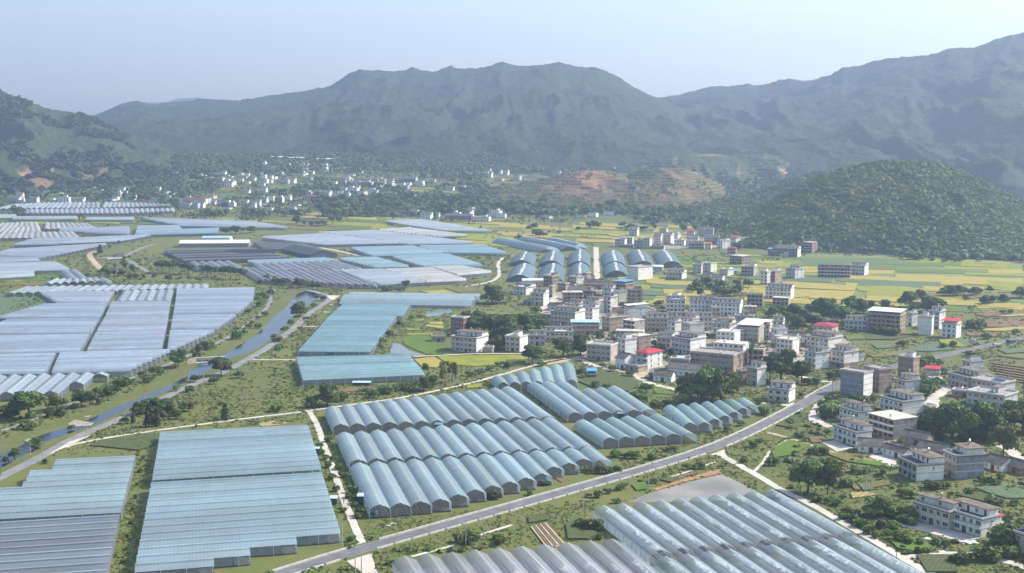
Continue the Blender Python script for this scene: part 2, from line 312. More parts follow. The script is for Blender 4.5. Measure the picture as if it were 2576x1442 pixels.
# ------------------------------------------------------------------ greenhouses
FILMS = {
 'blue': ((0.57, 0.75, 0.85), 0.15), 'blue2': ((0.58, 0.75, 0.83), 0.13), 'teal': ((0.48, 0.72, 0.79), 0.12), 'grey': ((0.60, 0.68, 0.80), 0.12),
 'lilac': ((0.58, 0.70, 0.82), 0.14), 'lilac2': ((0.53, 0.63, 0.74), 0.42), 'pale': ((0.66, 0.76, 0.86), 0.10), 'white': ((0.80, 0.82, 0.82), 0.06),
 'clear': ((0.58, 0.68, 0.76), 0.62), 'clear2': ((0.60, 0.64, 0.70), 0.60), 'net': ((0.07, 0.07, 0.085), 0.10), 'netgrey': ((0.27, 0.28, 0.31), 0.15), 'pink': ((0.54, 0.56, 0.64), 0.15),
 'green': ((0.54, 0.73, 0.77), 0.14), 'sky': ((0.50, 0.70, 0.80), 0.05)}
def fm(k, period=1.2):
    c, a = FILMS[k]; return film('film_%s' % k, c, a, period=period)
M_gable = film('gable_film', (0.40, 0.44, 0.48), 0.70, rough=0.4, stripe=0.5, period=2.0, axis=1)
M_side = film('side_film', (0.34, 0.45, 0.50), 0.50, rough=0.4, stripe=0.4, period=4.0)
M_post = mat('galvanised_post', (0.60, 0.61, 0.60), 0.5, 0.1)
M_gutter = mat('gutter_metal', (0.20, 0.22, 0.24), 0.5, 0.2)
M_soil = mat('tilled_soil', (0.105, 0.09, 0.075), 0.95, 0.3, 0.8, c2=(0.18, 0.155, 0.125))
M_crop = mat('mulched_bed', (0.20, 0.20, 0.19), 0.9, 0.3, 1.5, c2=(0.28, 0.275, 0.265))
M_crumple = mat('crumpled_film', (0.74, 0.72, 0.63), 0.5, 0.1, 0.8, c2=(0.84, 0.82, 0.74))
M_ridge = mat('pale_ridge_strip', (0.46, 0.47, 0.47), 0.5, 0.15)
PROF = [(0, 0), (.08, .32), (.18, .60), (.30, .83), (.42, .96), (.52, 1.0), (.62, .96), (.74, .80), (.86, .50), (1, 0)]
PROFN = [(0, 0), (.09, .36), (.19, .63), (.31, .84), (.44, .96), (.57, 1.0), (.58, .76), (.70, .66), (.85, .38), (1, 0)]
def frac_on(p, a, b, h):
    w = G(p, h)[:2]; d = b - a; return float(np.dot(w - a, d) / np.dot(d, d))
def block(label, a0, a1, b0, b1=None, n=None, f='blue', he=3.3, rise=1.45, near=False, ta={}, tb={}, pa={}, pb={}, fl=None, bw=8.0,
          name='greenhouse', cat='greenhouse', group=None, curtain=0, soil='soil', aw=None, vec=None, period=1.2, pname='roof_span', gable=True):
    if not near and rise == 1.45: rise = 2.2
    A0 = G(a0, he) if not isinstance(a0, np.ndarray) else a0
    B0 = (G(b0, he) if not isinstance(b0, np.ndarray) else b0) if b0 is not None else A0 + vec
    if a1 is None:
        B1 = G(b1, he); A1 = B1 + (A0 - B0)
    else:
        A1 = G(a1, he); B1 = G(b1, he) if b1 is not None else B0 + (A1 - A0)
    A0, A1, B0, B1 = [p[:2].astype(float) for p in (A0, A1, B0, B1)]
    if n is None: n = max(1, int(round(0.5 * (np.linalg.norm(A1 - A0) + np.linalg.norm(B1 - B0)) / bw)))
    u = (B0 + B1) / 2 - (A0 + A1) / 2; u /= np.linalg.norm(u); v = np.array([-u[1], u[0]])
    if np.dot(v, A1 - A0) < 0: v = -v
    cen = (A0 + A1 + B0 + B1) / 4; zc = float(zf(cen[1]))
    root = thing(name, label, cat, (cen[0], cen[1], zc), 0, group); ang = math.atan2(u[1], u[0]); root.rotation_euler = (0, 0, ang)
    mir = 1.0 if np.dot(v, [-u[1], u[0]]) > 0 else -1.0
    loc = lambda p: (float(np.dot(p - cen, u)), float(np.dot(p - cen, v)) * mir)
    def dz(lx, ly):
        w = cen + u * lx + v * (ly * mir); return float(zf(w[1])) - zc
    occ_poly([px((*p, zf(p[1]))) for p in (A0, A1, B1, B0)]); occ_poly([px((*p, zf(p[1]) + he + rise)) for p in (A0, A1, B1, B0)])
    bays = []
    for i in range(n):
        l = lambda P, Q, k: P + (Q - P) * (k / n)
        p, q, r, s = l(A0, A1, i), l(A0, A1, i + 1), l(B0, B1, i), l(B0, B1, i + 1)
        c0, c1 = (p + q) / 2, (r + s) / 2; t0, t1 = ta.get(i, 0.0), tb.get(i, 1.0)
        if i in pa: t0 = frac_on(pa[i], q, s, he)
        if i in pb: t1 = frac_on(pb[i], q, s, he)
        x0 = loc(c0 + (c1 - c0) * t0)[0]; x1 = loc(c0 + (c1 - c0) * t1)[0]
        y00, y01 = loc(p + (r - p) * t0)[1], loc(q + (s - q) * t0)[1]; y10, y11 = loc(p + (r - p) * t1)[1], loc(q + (s - q) * t1)[1]
        bays.append((x0, x1, y00, y01, y10, y11))
    prof = PROFN if near else PROF
    if mir < 0 and near: prof = PROFN
    M_f = fm(f, period); gm = M_gable
    beds = MB()
    if near:
        pm = MB(); pm.box(-.1, .1, -.1, .1, 0, he, 0); pmesh = pm.mesh('post', M_post)
    for i, (x0, x1, y00, y01, y10, y11) in enumerate(bays):
        mb = MB(); pr = prof; m_ = M_f if fl is None else fm(fl[i % len(fl)], period)
        z0, z1 = dz(x0, y00), dz(x1, y10); N = len(pr)
        seg = max(1, int(abs(x1 - x0) / 25)) if near else 1
        for k in range(seg + 1):
            e = k / seg
            for (tt, hh) in pr:
                mb.v.append((x0 + (x1 - x0) * e, (y00 + (y01 - y00) * tt) * (1 - e) + (y10 + (y11 - y10) * tt) * e, he + rise * hh + z0 * (1 - e) + z1 * e + (random.uniform(-.04, .04) if 0 < k < seg else 0)))
        for k in range(seg):
            for j in range(N - 1):
                a = k * N + j; mb.f.append((a, a + 1, a + N + 1, a + N)); mb.m.append(0)
        me = mb.mesh('roof_span', m_); sm = [not (near and 0.57 < (pr[j % (N - 1)][0] + pr[j % (N - 1) + 1][0]) / 2 < 0.58) for j in range(len(mb.f))]
        me.polygons.foreach_set('use_smooth', sm); link(pname, me, root)
        if gable:
            for (x, ya, yb, zz) in ((x0, y00, y01, z0), (x1, y10, y11, z1)):
                g = MB(); xi = x + (.05 if x == x0 else -.05)
                g.face([(xi, ya, zz)] + [(xi, ya + (yb - ya) * tt, he + rise * hh + zz) for tt, hh in pr] + [(xi, yb, zz)])
                link('gable_panel', g.mesh('gable_panel', gm), root)
        # side walls only where no neighbour covers them
        for sd_, ya, yb, j in ((0, y00, y10, i - 1), (1, y01, y11, i + 1)):
            segs = [(x0, x1)]
            if 0 <= j < n:
                o0, o1 = bays[j][0], bays[j][1]; segs = []
                if o0 - x0 > 0.8: segs.append((x0, min(o0, x1)))
                if x1 - o1 > 0.8: segs.append((max(o1, x0), x1))
            for (s0, s1) in segs:
                g = MB(); e0, e1 = (s0 - x0) / (x1 - x0 + 1e-9), (s1 - x0) / (x1 - x0 + 1e-9)
                P0, P1 = (s0, ya + (yb - ya) * e0), (s1, ya + (yb - ya) * e1)
                g.face([(*P0, z0), (*P1, z1), (*P1, z1 + he), (*P0, z0 + he)]); link('side_wall', g.mesh('side_wall', M_side), root)
                if near:
                    k = 0.0
                    L_ = math.hypot(P1[0] - P0[0], P1[1] - P0[1])
                    while k < L_:
                        e = k / L_; link('post', pmesh, root, (P0[0] + (P1[0] - P0[0]) * e, P0[1] + (P1[1] - P0[1]) * e + (-.12 if sd_ == 0 else .12) * mir, z0)); k += 8.0 if aw is None else aw
        if near:
            for (x, yb_) in ((x0, y01), (x0, y00)) if i == 0 else ((x0, y01),):
                link('post', pmesh, root, (x - .12, yb_, z0))
            g = MB(); gw = .16
            g.v += [(x0, y01 - gw, he + z0 + .03), (x1, y11 - gw, he + z1 + .03), (x1, y11 + gw, he + z1 + .03), (x0, y01 + gw, he + z0 + .03), (x0, y01 - gw, he + z0 + .14), (x1, y11 - gw, he + z1 + .14), (x1, y11 + gw, he + z1 + .14), (x0, y01 + gw, he + z0 + .14)]
            g.f += [(0, 1, 5, 4), (2, 3, 7, 6), (4, 5, 6, 7)]; g.m += [0] * 3
            link('gutter', g.mesh('gutter', M_gutter), root)
        for k in range(1 if not near else 5):
            kk = 1 if not near else 5
            wv = lambda ya, yb, e: ya + (yb - ya) * e
            e0, e1 = (k + .1) / kk, (k + .9) / kk
            if not near: e0, e1 = 0, 1
            hh = .06 if not near else .35
            beds.face([(x0, wv(y00, y01, e0), z0 + hh), (x1, wv(y10, y11, e0), z1 + hh), (x1, wv(y10, y11, e1), z1 + hh), (x0, wv(y00, y01, e1), z0 + hh)])
        if near:
            beds.face([(x0, y00, z0 + .05), (x1, y10, z1 + .05), (x1, y11, z1 + .05), (x0, y01, z0 + .05)])
        if curtain:
            g = MB(); Lx = x1 - x0; st_ = 1.35; nn = int(abs(Lx) / st_); ybase = .62 if curtain == 1 else .5; r0 = random.Random(i * 7 + n)
            c_lo, c_hi = (.08, 1.0) if curtain == 1 else (.12, .75)
            rows = 3; pts = []
            amp = [r0.uniform(.4, 1.2) for _ in range(nn // 9 + 2)]
            for k in range(int(nn * c_lo), int(nn * c_hi)):
                e = k / nn; yy0, yy1 = y00 + (y10 - y00) * e, y01 + (y11 - y01) * e; zz = z0 + (z1 - z0) * e
                off = (.10 if k % 2 else -.04) * amp[k // 9] + r0.uniform(-.03, .03)
                pts.append([(x0 + st_ * k + r0.uniform(-.3, .3), yy0 + (yy1 - yy0) * (ybase + off - .05 - .10 * amp[k // 9]), he + .35 + r0.uniform(-.2, .3) + zz),
                            (x0 + st_ * k + r0.uniform(-.3, .3), yy0 + (yy1 - yy0) * (ybase + off * .6), he + .95 + r0.uniform(-.25, .2) + zz),
                            (x0 + st_ * k + r0.uniform(-.3, .3), yy0 + (yy1 - yy0) * (ybase + off + .06), he + .25 + r0.uniform(-.3, .3) + zz)])
            for k in range(len(pts) - 1):
                if r0.random() < .08: continue
                for j in range(rows - 1): g.face([pts[k][j], pts[k + 1][j], pts[k + 1][j + 1], pts[k][j + 1]])
            if g.f: link('inner_film', g.mesh('inner_film', M_crumple), root)
    bo = link('planting_bed', beds.mesh('planting_bed', M_soil if soil == 'soil' else M_crop), root); bo['kind'] = 'stuff'
    return root, u

# --- the blocks nearest the camera
block('blue many-span greenhouse, upper section of the large pair left of the concrete path', (404, 1090), (383, 1209), (774, 1072), (808, 1182), f='blue', near=True, n=10)
block('largest blue greenhouse with three stepped spans at its near end, left of the concrete path', (381, 1217), (338, 1441), (809, 1191), None, f='blue', near=True, n=13, tb={10: .77, 11: .537, 12: .364})
block('blue greenhouse with stepped far left end beside the riverside road', (-160, 1173), (-200, 1318), (341, 1149), (305, 1290), f='blue2', near=True, n=10,
      pa={0: (141, 1166), 1: (135, 1180), 2: (77, 1194), 3: (71, 1207), 4: (62, 1220)})
block('lilac blue greenhouse with dark striped spans at the near left edge', (-200, 1329), None, (301, 1298), (262, 1475), f='lilac2', near=True, n=10)
_, dirB = block('arched blue greenhouse row nearest the dirt track, far row of three', (838, 1077), (1398, 1054), (818, 1032), (1292, 978), f='blue2', rise=1.9, near=True, n=14)
block('arched blue greenhouse row between two other rows, middle row of three', (879, 1168), (1497, 1129), (847, 1098), (1400, 1058), f='blue2', rise=1.9, near=True, n=14)
block('arched blue greenhouse row with stepped gable ends above the asphalt road', (930, 1284), None, (882, 1176), (1499, 1132), f='blue2', rise=1.9, near=True, n=14,
      pa={3: (1136, 1265), 4: (1180, 1253.5), 5: (1225, 1241), 6: (1267, 1231), 7: (1309, 1221), 8: (1349, 1211), 9: (1390, 1200.5), 10: (1422, 1183), 11: (1460, 1173.5), 12: (1490, 1163), 13: (1533, 1164)})
block('short arched greenhouse of pale spans beside the sandy track below the village', (1253, 971), (1453, 962), (1237, 956), (1441, 915), f='green', rise=1.9, near=True, n=7)
block('six span arched greenhouse with three longer spans, beside vegetable plots', (1429, 1047), (1651, 1037), (1326, 970), (1530, 957), f='blue2', rise=1.9, near=True, n=6, pb={3: (1462 + 36, 983), 4: (1532, 981), 5: (1560, 978)})
block('six span sea green arched greenhouse standing closest to the bend of the road', (1516, 1112), (1753, 1097), (1446, 1066), (1669, 1048), f='green', rise=1.9, near=True, n=6)
block('stepped sea green arched greenhouse under the big tree by the bend', (1718, 1072), None, (1670, 1029), (1884, 1008), f='green', rise=1.9, near=True, n=7,
      pa={0: (1755, 1071), 1: (1790, 1070), 2: (1811, 1061), 3: (1840, 1052.6), 4: (1859, 1043.8), 5: (1880, 1033.8), 6: (1895, 1025)})
_, dirC = block('clear film greenhouse with crumpled film hanging inside, behind the muddy pond', (1636, 1400), (2154, 1347), (1493, 1286), (1960, 1240), f='clear', rise=1.9, near=True, n=10, curtain=1, soil='crop')
c0 = G((1645, 1416), 3.3)
block('clear film greenhouse with crumpled film at the bottom edge of the view', c0 + np.array([*(-dirC * 70), 0]), None, (1645, 1416), (2168, 1358), f='clear', rise=1.9, near=True, n=10, curtain=1, soil='crop')
c0 = G((987, 1415), 3.3)
block('milky arched greenhouse in front of the small ploughed garden', c0 + np.array([*(-dirC * 70), 0]), None, (987, 1415), (1566, 1366), f='clear2', rise=1.9, near=True, n=10, curtain=2, soil='crop')
# --- across the river and in the middle distance
def tb(label, c, r, a0, a1, b0, b1, **k): return block(label, T(c, r, *a0), T(c, r, *a1), T(c, r, *b0), T(c, r, *b1), **k)
L2 = lambda s: s + ' in the lilac field'
tb(L2('top right greenhouse beside the brown aisle'), 0, 2, (1780, 40), (1770, 143), (2555, 25), (2540, 140), f='lilac')
tb(L2('second right greenhouse with a ragged river end'), 0, 2, (1768, 160), (1745, 285), (2545, 150), (2395, 270), f='lilac')
tb(L2('third right greenhouse stepped along the riverside path'), 0, 2, (1742, 305), (1718, 440), (2380, 295), (2180, 430), f='lilac')
tb(L2('lowest right greenhouse with a long stepped river end'), 0, 2, (1712, 460), (1690, 640), (2170, 455), (1750, 638), f='lilac')
tb(L2('small middle greenhouse just below the slanting arches'), 0, 2, (1130, 165), (1065, 308), (1710, 160), (1690, 295), f='grey')
tb(L2('central greenhouse between the two brown aisles'), 0, 2, (1055, 325), (975, 466), (1690, 312), (1665, 450), f='grey')
tb(L2('lower central greenhouse between the two brown aisles'), 0, 2, (965, 482), (880, 655), (1660, 465), (1625, 635), f='lilac')
tb(L2('short greenhouse with a notched end next to the grey green crop'), 0, 2, (415, 70), (585, 170), (1145, 60), (1075, 172), f='grey')
tb(L2('greenhouse with a saw toothed end below the grey green crop'), 0, 2, (460, 190), (-20, 320), (1070, 182), (1000, 320), f='lilac')
tb(L2('wide greenhouse left of the slanting aisle'), 0, 2, (85, 345), (-260, 490), (990, 335), (910, 480), f='lilac')
tb(L2('lower wide greenhouse left of the slanting aisle'), 0, 2, (-120, 515), (-420, 690), (900, 500), (800, 660), f='lilac')
tb(L2('near left greenhouse behind the arched gables'), 0, 2, (-400, 715), (-520, 885), (555, 690), (455, 880), f='lilac')
tb(L2('near right greenhouse stepped towards the weir'), 0, 2, (610, 682), (525, 876), (1730, 652), (1300, 850), f='lilac')
block('arched lilac greenhouse with eight gables facing the trees by the river', T(0, 2, -300, 1100), T(0, 2, 880, 1078), T(0, 2, -70, 915), T(0, 2, 1100, 885), n=8, f='lilac', rise=1.9, near=True,
      pa={6: T(0, 2, 938, 985), 7: T(0, 2, 1103, 905)})
tb('six slanting pale arches wedged between the two brown aisles', 0, 2, (1160, 155), (1715, 150), (1240, 45), (1745, 40), n=6, f='pale', near=True)
block('long row of pale arched gables along the top of the lilac field', T(0, 2, 50, 75), T(0, 2, 2090, 25), T(0, 1, 250, 1450), T(0, 1, 2100, 1425), n=22, f='pale', near=True)
block('two long pale arches running down to the row of gables', T(0, 1, 700, 1385), T(0, 1, 900, 1375), T(0, 1, 615, 1295), T(0, 1, 780, 1285), n=2, f='lilac')
block('scattered short pale arches behind the row of gables', T(0, 1, 430, 1425), T(0, 1, 1130, 1400), T(0, 1, 540, 1380), T(0, 1, 1060, 1370), n=8, f='pale')
FL = lambda s: s + ' in the far left fields'
tb(FL('smooth pale greenhouse with a pointed right end'), 0, 1, (-200, 1225), (-200, 1300), (560, 1205), (705, 1278), f='pale')
tb(FL('small pale greenhouse lying against the young rice'), 0, 1, (-200, 1305), (-200, 1372), (345, 1298), (345, 1338), f='pale')
tb(FL('dark striped greenhouse at the frame edge'), 0, 1, (-200, 1150), (-200, 1215), (380, 1165), (395, 1188), f='lilac2', bw=12)
tb(FL('broad wavy greenhouse closest to the curved dirt road'), 0, 1, (100, 1078), (-120, 1140), (1085, 1018), (395, 1165), f='grey')
tb(FL('wavy greenhouse above the closest broad one'), 0, 1, (330, 970), (140, 1028), (1000, 958), (560, 1022), f='grey')
tb(FL('wavy greenhouse tapering to the stream road'), 0, 1, (1000, 952), (600, 1015), (1525, 932), (1200, 990), f='pale')
tb(FL('turquoise tinted long greenhouse'), 0, 1, (1430, 890), (1345, 928), (2200, 862), (2190, 908), f='sky')
tb(FL('flat pale greenhouse right of the brown gap'), 0, 1, (1385, 842), (1365, 905), (1800, 838), (1825, 875), f='grey')
tb(FL('flat pale greenhouse left of the brown gap'), 0, 1, (1000, 862), (840, 905), (1295, 845), (1290, 925), f='grey')
tb(FL('front row of white peaked gables'), 0, 1, (-60, 962), (805, 955), (10, 905), (740, 895), n=13, f='white', near=True)
tb(FL('middle row of white peaked gables'), 0, 1, (-60, 905), (415, 898), (20, 850), (400, 845), n=8, f='white', near=True)
tb(FL('back row of white peaked gables at the frame edge'), 0, 1, (-60, 860), (400, 850), (10, 805), (380, 800), n=8, f='white', near=True)
tb(FL('back row of white peaked gables right of the gap'), 0, 1, (440, 868), (985, 868), (455, 802), (890, 812), n=9, f='white', near=True)
tb(FL('smooth greenhouse strip under the right peaked gables'), 0, 1, (610, 862), (600, 895), (985, 855), (835, 895), f='grey')
tb(FL('thin strip greenhouse left of a long curved one'), 0, 1, (880, 756), (868, 777), (1340, 754), (1350, 776), f='pale')
block('long curved pale greenhouse reaching towards the pair of round trees', T(0, 1, 1420, 758), T(0, 1, 1830, 838), T(0, 1, 2560, 800), T(1, 1, 325, 855), f='pale')
tb(FL('thin strip greenhouse left of the dark shrub clump'), 0, 1, (150, 748), (130, 772), (770, 745), (780, 770), f='pale')
tb(FL('thin strip greenhouse next to the lone dark tree'), 0, 1, (-200, 728), (-200, 765), (160, 728), (170, 752), f='pale')
FV = lambda s: s + ' below the far white village'
tb(FV('scalloped greenhouse with the red roofed hut'), 0, 1, (380, 662), (1000, 658), (470, 605), (1000, 602), f='pale')
tb(FV('front scalloped greenhouse, long one'), 0, 1, (235, 712), (1290, 715), (240, 672), (1290, 664), f='pale')
tb(FV('scalloped greenhouse tapering to the right'), 0, 1, (1010, 656), (1735, 640), (1050, 603), (1690, 614), f='pale')
tb(FV('front scalloped greenhouse at the right tip'), 0, 1, (1295, 712), (1745, 692), (1295, 668), (1755, 665), f='pale')
tb(FV('scalloped greenhouse at the frame edge'), 0, 1, (-60, 668), (370, 660), (160, 622), (470, 608), f='pale')
# --- centre: grey nets, teal and white blocks
block('dark grey shade net house beside the long white roofed shed', T(0, 1, 1645, 1080), T(0, 1, 1870, 1195), T(0, 1, 2560, 1060), T(1, 1, 340, 1165), fl=['netgrey', 'netgrey', 'net', 'netgrey', 'netgrey', 'net', 'net', 'netgrey'], rise=1.2)
block('black net roofed greenhouse in front of the black barrel shed', T(0, 1, 2240, 1088), T(0, 1, 2420, 1120), T(1, 1, 95, 1075), T(1, 1, 200, 1110), fl=['net'], rise=1.6)
tb('thin grey greenhouse behind the black barrel shed', 1, 1, (-25, 1005), (90, 1072), (470, 1020), (620, 1065), f='netgrey')
block('rosy grey greenhouse with diagonal spans behind the row of pines', T(1, 1, 100, 1300), T(1, 1, 1080, 1272), T(0, 1, 2545, 1225), T(1, 1, 800, 1192), f='pink', bw=9)
block('rosy grey greenhouse with diagonal spans nearest the river bend', T(1, 1, 60, 1385), T(1, 1, 1230, 1440), T(0, 1, 2420, 1262), T(1, 1, 880, 1290), f='pink', bw=9, near=False)
block('small peaked rosy greenhouse among the pine trunks', T(0, 1, 1990, 1268), T(0, 1, 2460, 1265), T(0, 1, 1900, 1205), T(0, 1, 2330, 1198), f='pink', bw=9)
block('bright blue strip greenhouse in front of the black nets', T(0, 1, 2480, 1192), T(1, 1, 20, 1222), T(1, 1, 690, 1165), T(1, 1, 830, 1190), f='sky')
CB = lambda s: s + ' in the central field'
tb(CB('turquoise greenhouse'), 1, 1, (840, 1168), (1200, 1255), (1200, 1157), (1540, 1245), f='teal')
tb(CB('smooth pale grey greenhouse with scalloped left edge'), 1, 1, (800, 1287), (1250, 1428), (1270, 1278), (1705, 1402), f='pale')
tb(CB('whitish ribbed greenhouse next to the smooth grey one'), 1, 1, (1290, 1278), (1720, 1402), (1740, 1262), (2115, 1382), f='white', bw=9)
tb(CB('shorter whitish ribbed greenhouse'), 1, 1, (1760, 1252), (2020, 1332), (2070, 1247), (2370, 1302), f='white', bw=9)
tb(CB('sea blue greenhouse at the left'), 1, 1, (950, 1057), (1180, 1140), (1570, 1042), (1890, 1118), f='sky')
tb(CB('sea blue greenhouse reaching furthest right'), 1, 1, (1640, 1042), (1840, 1105), (2290, 1032), (2520, 1112), f='sky')
tb(CB('sea blue greenhouse in front of two others'), 1, 1, (1370, 1150), (1690, 1248), (1930, 1125), (2275, 1235), f='sky')
tb(CB('pale blue greenhouse at the far left'), 1, 1, (55, 952), (680, 1025), (700, 918), (1450, 1012), f='pale')
tb(CB('pale blue greenhouse under the white one'), 1, 1, (660, 905), (980, 945), (1190, 886), (1570, 930), f='pale')
tb(CB('pale blue greenhouse above the sea blue ones'), 1, 1, (985, 942), (1540, 1022), (1620, 932), (2190, 1010), f='pale')
tb(CB('bright white greenhouse'), 1, 1, (1225, 880), (1840, 945), (1540, 857), (2130, 932), f='white')
tb(CB('furthest pale blue greenhouse beside yellow rice'), 1, 1, (1290, 788), (1900, 885), (1660, 772), (2390, 892), f='pale')
block('long teal greenhouse with its spans across, upper section by the river road', T(1, 2, 880, 182), T(1, 2, 745, 300), T(1, 2, 1558, 180), T(1, 2, 1475, 300), f='teal', near=True)
block('long teal greenhouse with its spans across, lower section by the river road', T(1, 2, 740, 304), T(1, 2, 427, 655), T(1, 2, 1415, 304), T(1, 2, 1150, 660), f='teal', near=True)
block('separate teal greenhouse lying on the weedy field below the small pond', T(1, 2, 405, 716), T(1, 2, 473, 946), T(1, 2, 1535, 694), T(1, 2, 1700, 890), f='teal', near=True)
tb('rear one of two long low blue greenhouses beside the big round tree', 1, 2, (950, 78), (944, 106), (2255, 98), (2243, 126), n=1, f='blue2', he=2.4, rise=3.2)
tb('front one of two long low blue greenhouses, touching the teal block', 1, 2, (897, 118), (880, 174), (2200, 135), (2197, 197), n=1, f='blue2', he=2.4, rise=5.5)
# --- the big single arched sheds
def arch(label, FLp, FRp, BL, BR, f='sky', z=2):
    r, u = block(label, T(2, 1, *FLp), T(2, 1, *FRp), T(2, 1, *BL), T(2, 1, *BR), n=1, he=.8, rise=6.2, f='arch', name='arched_shed', cat='shed', group='big arched sheds', period=14.0)
    sp = [c for c in r.children if c.name.startswith('roof_span')][0]
    vs = [v.co for v in sp.data.vertices]; N = len(PROF); a, b = vs[5], vs[N + 5]; k2 = vs[N - 1].y - vs[0].y
    g = MB(); n = 14; rr = random.Random(len(label)); P = []
    for i in range(n + 1):
        e = i / n; w = 1.5 + rr.uniform(-.7, .5); o = rr.uniform(-.7, .7)
        for s_ in (-1, 1): P.append((a.x + (b.x - a.x) * e, a.y + (b.y - a.y) * e + o + s_ * w, a.z + (b.z - a.z) * e + .18))
    for i in range(n): g.face([P[2 * i], P[2 * i + 1], P[2 * i + 3], P[2 * i + 2]])
    link('ridge_strip', g.mesh('ridge_strip', M_ridge), r)  # pale strip of uneven width laid along the ridge
FILMS['arch'] = ((0.32, 0.46, 0.54), 0.02)
AL = 'big blue arched shed with pale ridge strip, '
arch(AL + 'back row, furthest left', (-30, 1225), (215, 1240), (30, 1130), (250, 1160))
arch(AL + 'back row, second from the left', (262, 1235), (515, 1240), (325, 1122), (525, 1146))
arch(AL + 'back row, left beside the concrete lane', (555, 1240), (790, 1245), (580, 1115), (790, 1132))
arch(AL + 'front row, furthest left', (-60, 1385), (205, 1390), (10, 1258), (250, 1272))
arch(AL + 'front row behind the brown brick house', (252, 1395), (525, 1400), (290, 1258), (540, 1272))
arch(AL + 'front row, left beside the concrete lane', (570, 1400), (785, 1395), (580, 1253), (785, 1262))
arch(AL + 'back row, right beside the concrete lane', (915, 1240), (1155, 1245), (900, 1133), (1118, 1125))
arch(AL + 'only one of the front row right of the lane', (930, 1345), (1170, 1340), (915, 1258), (1150, 1252))
arch(AL + 'behind the white dormitory block', (1200, 1245), (1440, 1240), (1155, 1128), (1372, 1118))
arch(AL + 'back row, furthest right', (1485, 1245), (1725, 1245), (1412, 1124), (1632, 1122))
arch(AL + 'lying crosswise, nearest of three', (440, 1080), (335, 1106), (-60, 985), (-160, 1012))
arch(AL + 'lying crosswise, middle of three', (650, 1062), (560, 1096), (150, 972), (85, 996))
arch(AL + 'lying crosswise, furthest of three', (735, 1052), (640, 1068), (420, 990), (372, 1002))
# ------------------------------------------------------------------ water, roads, paths, fields
M_asph = mat('asphalt', (0.105, 0.105, 0.115), 0.85, 0.12, 0.2, c2=(0.15, 0.148, 0.155))
M_asph_old = mat('worn_asphalt', (0.17, 0.165, 0.165), 0.9, 0.12, 0.15, c2=(0.235, 0.23, 0.225))
M_conc = mat('path_concrete', (0.40, 0.355, 0.30), 0.9, 0.12, 0.12, c2=(0.54, 0.50, 0.44))
M_dirt = mat('dirt_track', (0.32, 0.23, 0.14), 0.95, 0.2, 0.12, c2=(0.46, 0.37, 0.25))
M_kerb = mat('kerb_concrete', (0.46, 0.44, 0.40), 0.8, 0.15, 0.5)
M_line = mat('road_paint', (0.36, 0.35, 0.33), 0.7, 0.25, 2.0)
M_bank = veg_mat('river_bank', [(0.075, 0.115, 0.022), (0.12, 0.145, 0.035), (0.055, 0.09, 0.02), (0.17, 0.14, 0.07)], (0.02, 0.08, 0.3), bump=0.6, bscale=0.7)
def water_mat(name, c, rough, spec=0.5):
    m = mat(name, c, rough, 0.25, 0.05, spec=spec, bump=0.05, bscale=0.6); return m
M_river = water_mat('river_water', (0.010, 0.020, 0.038), 0.10, .22)
M_pond = water_mat('muddy_water', (0.21, 0.195, 0.17), 0.45, .25)
M_pond2 = water_mat('pond_water', (0.10, 0.13, 0.12), 0.12)
def smooth_line(p, n=3):
    p = np.array(p, float)
    for _ in range(n):
        q = [p[0]]
        for a, b in zip(p[:-1], p[1:]): q += [a * .75 + b * .25, a * .25 + b * .75]
        q.append(p[-1]); p = np.array(q)
    return p
def gline(pts, n=2): return smooth_line([G(p)[:2] for p in pts], n)
def offs(P, o):
    d = np.gradient(P, axis=0); d /= np.linalg.norm(d, axis=1)[:, None] + 1e-9
    return P + np.stack([-d[:, 1], d[:, 0]], 1) * o
def strip(name, P, w, z, m, kind='structure', jag=0.0, skirt=0.0, occ=True):
    if np.isscalar(w): w = (-w / 2, w / 2)
    A, B = offs(P, w[0]), offs(P, w[1])
    if jag:
        for Q, s in ((A, 1), (B, -1)):
            nn = (vn(np.arange(len(Q)) * .9, np.full(len(Q), w[0]), 3) - .5) * jag
            Q += offs(Q, 1.0) * nn[:, None] - Q * nn[:, None]
    mb = MB()
    for i in range(len(P)):
        for Q in (A, B): mb.v.append((Q[i][0], Q[i][1], float(zf(Q[i][1])) + z))
    for i in range(len(P) - 1): mb.f.append((2 * i, 2 * i + 2, 2 * i + 3, 2 * i + 1)); mb.m.append(0)
    if skirt:
        k = len(mb.v)
        for i in range(len(P)):
            for Q, R in ((A, offs(P, w[0] - skirt if w[0] < w[1] else w[0] + skirt)), (B, offs(P, w[1] + skirt if w[0] < w[1] else w[1] - skirt))):
                mb.v.append((R[i][0], R[i][1], float(zf(R[i][1])) + .01))
        for i in range(len(P) - 1):
            mb.f += [(2 * i, k + 2 * i, k + 2 * i + 2, 2 * i + 2), (2 * i + 1, 2 * i + 3, k + 2 * i + 3, k + 2 * i + 1)]; mb.m += [1, 1]
    o = link(name, mb.mesh(name, [m, M_bank] if skirt else m), None)
    if kind: o['kind'] = kind
    if occ:
        for i in range(len(P) - 1): occ_poly([px((*q, zf(q[1]))) for q in (A[i], A[i + 1], B[i + 1], B[i])])
    return o
